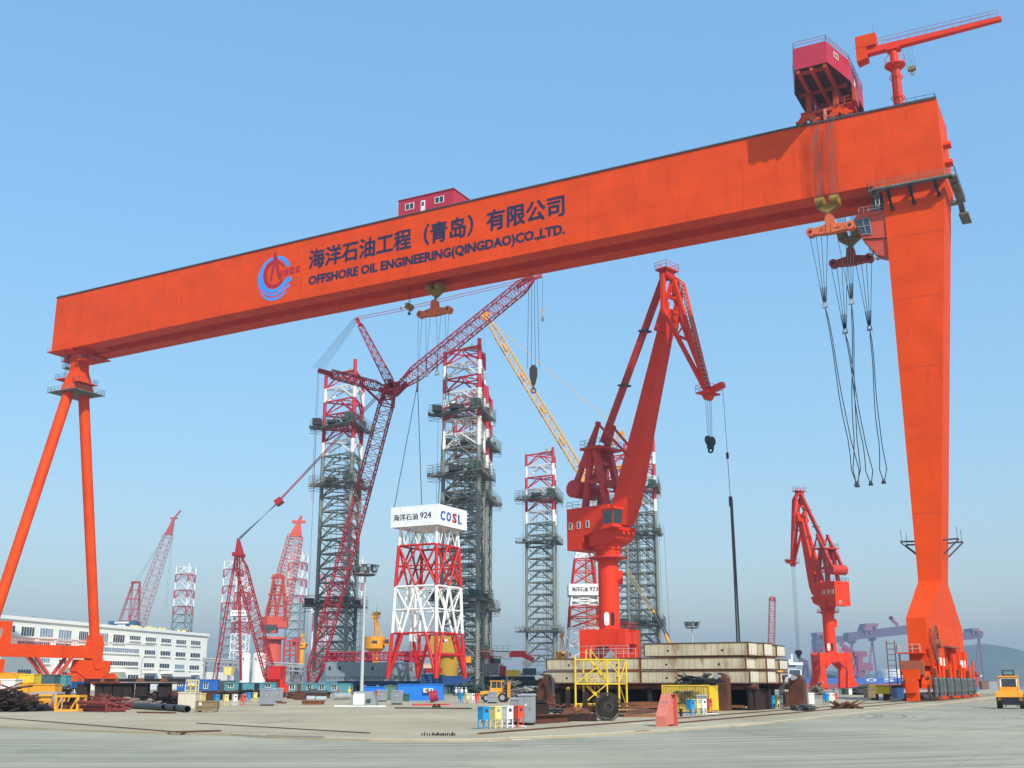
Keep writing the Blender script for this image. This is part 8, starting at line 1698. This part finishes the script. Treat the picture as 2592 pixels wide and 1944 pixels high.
far_gantry('distant red-purple gantry crane in the haze behind the small portal crane',2600,((415,560,45),(760,520,62)),(720,570,700,762,870),(415,600,68),((450,520,70,26),),FRZ,FBZ)
far_gantry('larger distant gantry crane in the haze, left of the big leg',2400,((690,508,66),(1260,435,80)),(893,548,855,978,870),None,((885,445,108,28),(855,475,70,30)),FRZ,FBZ)
far_gantry('distant gantry crane in the haze, right of the big leg',2200,((1500,522,66),(1830,492,66)),(1800,512,1768,1900,900),None,((1765,485,60,26),),FRZ,FBZ)
S=lambda x,y:aY(q5(x,y),1100); t=thing('harbour_crane','small hazy red harbour crane between the far gantry legs','harbour crane',V((S(775,900).x,1100,0))); m=MB(); m.tube(V((S(775,850).x,1100,0)),S(775,690),4,n=8); m.beam(S(735,688),S(842,690),6,5); m.beam(S(770,700),S(620,600),3,3); m.beam(S(640,640),S(770,760),2.5,2.5); m.box(S(825,800),(14,8,7)); m.beam(S(735,870),S(775,760),5,5); m.beam(S(812,870),S(785,760),5,5); part('crane',m,FRZ,t)
S=lambda x,y:aY(q5(x,y),1300); t=thing('harbour_crane','thin hazy crane jib above the right far gantry, left of the big leg','harbour crane',S(1100,450)); m=MB(); m.beam(S(1040,378),S(1110,445),3,3); m.beam(S(1040,378),S(1068,384),3,3); part('jib',m,FRZ,t)
t=thing('harbour_crane','thin faint dark harbour crane behind the white ship deckhouse','harbour crane',S(325,870)); m=MB(); [m.tube(S(x,870),S(x2,770),1.6,n=5) for x,x2 in ((312,318),(350,338))]; m.beam(S(275,742),S(342,775),4,6); part('crane',m,FBZ,t)
t=thing('storage_tank','pale round storage tank on the far shore between the gantry legs','tank',V((S(1090,850).x,1300,0)),'white tanks'); m=MB(); c=V((S(1090,850).x,1300,0)); m.tube(c,V((c.x,1300,S(0,828).z)),20,n=24); m.tube(V((c.x,1300,S(0,828).z)),V((c.x,1300,S(0,820).z)),20,2,24); part('shell',m,WHITE,t)
for k in range(5):
    x=1980+k*0+ (395,470,540,590,250)[k]; S=lambda xx,y:aY(q5(xx,y),1700)
for k,(x,w_,h_) in enumerate(((500,60,60),(560,40,45),(1010,70,50),(1420,60,40),(330,50,40))):
    c=aY(q5(x,872),1900); t=thing('tree_clump',('low dark tree clump on the far shore behind the small portal crane','small dark tree clump right of the one behind the portal crane','low tree clump on the far shore right of the pale tank','tree clump on the far shore behind the big leg','low tree clump behind the white ship deckhouse')[k],'trees',V((c.x,1900,0)),'far trees'); m=MB(); kk=1900/2977*.2977
    for j in range(260):
        a_=random.random()*6.28; rr=random.random()**.5; px,pz=math.cos(a_)*rr*w_*kk,abs(math.sin(a_))*rr*h_*kk+4; s_=random.uniform(2,5); o=V((c.x+px,1900+random.uniform(-10,10),pz)); d1=V((random.uniform(-1,1),random.uniform(-1,1),random.uniform(-1,1)))*s_; d2=V((random.uniform(-1,1),random.uniform(-1,1),random.uniform(-1,1)))*s_; m.add([o,o+d1,o+d1+d2,o+d2],[(0,1,2,3)])
    part('crown',m,paint('far_foliage',(.06,.08,.04),.9,.4,.05),t); m=MB(); [m.tube(V((c.x+d*kk,1900,-3)),V((c.x+d*kk,1900,12)),1.0,n=5) for d in (-w_*.5,0,w_*.5)]; part('trunk',m,RUSTD,t)
# ================================================================ air
m=MB(); m.bx((-2500,-150,-6.5),(2500,4200,160)); hz=solo('haze',m,paint('tmp_haze',(1,1,1)),None,None,kind='stuff')
hm=bpy.data.materials.new('haze_air'); hm.use_nodes=True; n=hm.node_tree; n.nodes.remove(n.nodes['Principled BSDF'])
pv=n.nodes.new('ShaderNodeVolumePrincipled'); pv.inputs['Color'].default_value=(.6,.82,1,1); pv.inputs['Density'].default_value=.00022; pv.inputs['Anisotropy'].default_value=.35
n.links.new(pv.outputs[0],n.nodes['Material Output'].inputs['Volume']); hz.data.materials[0]=hm
hm.cycles.homogeneous_volume=True
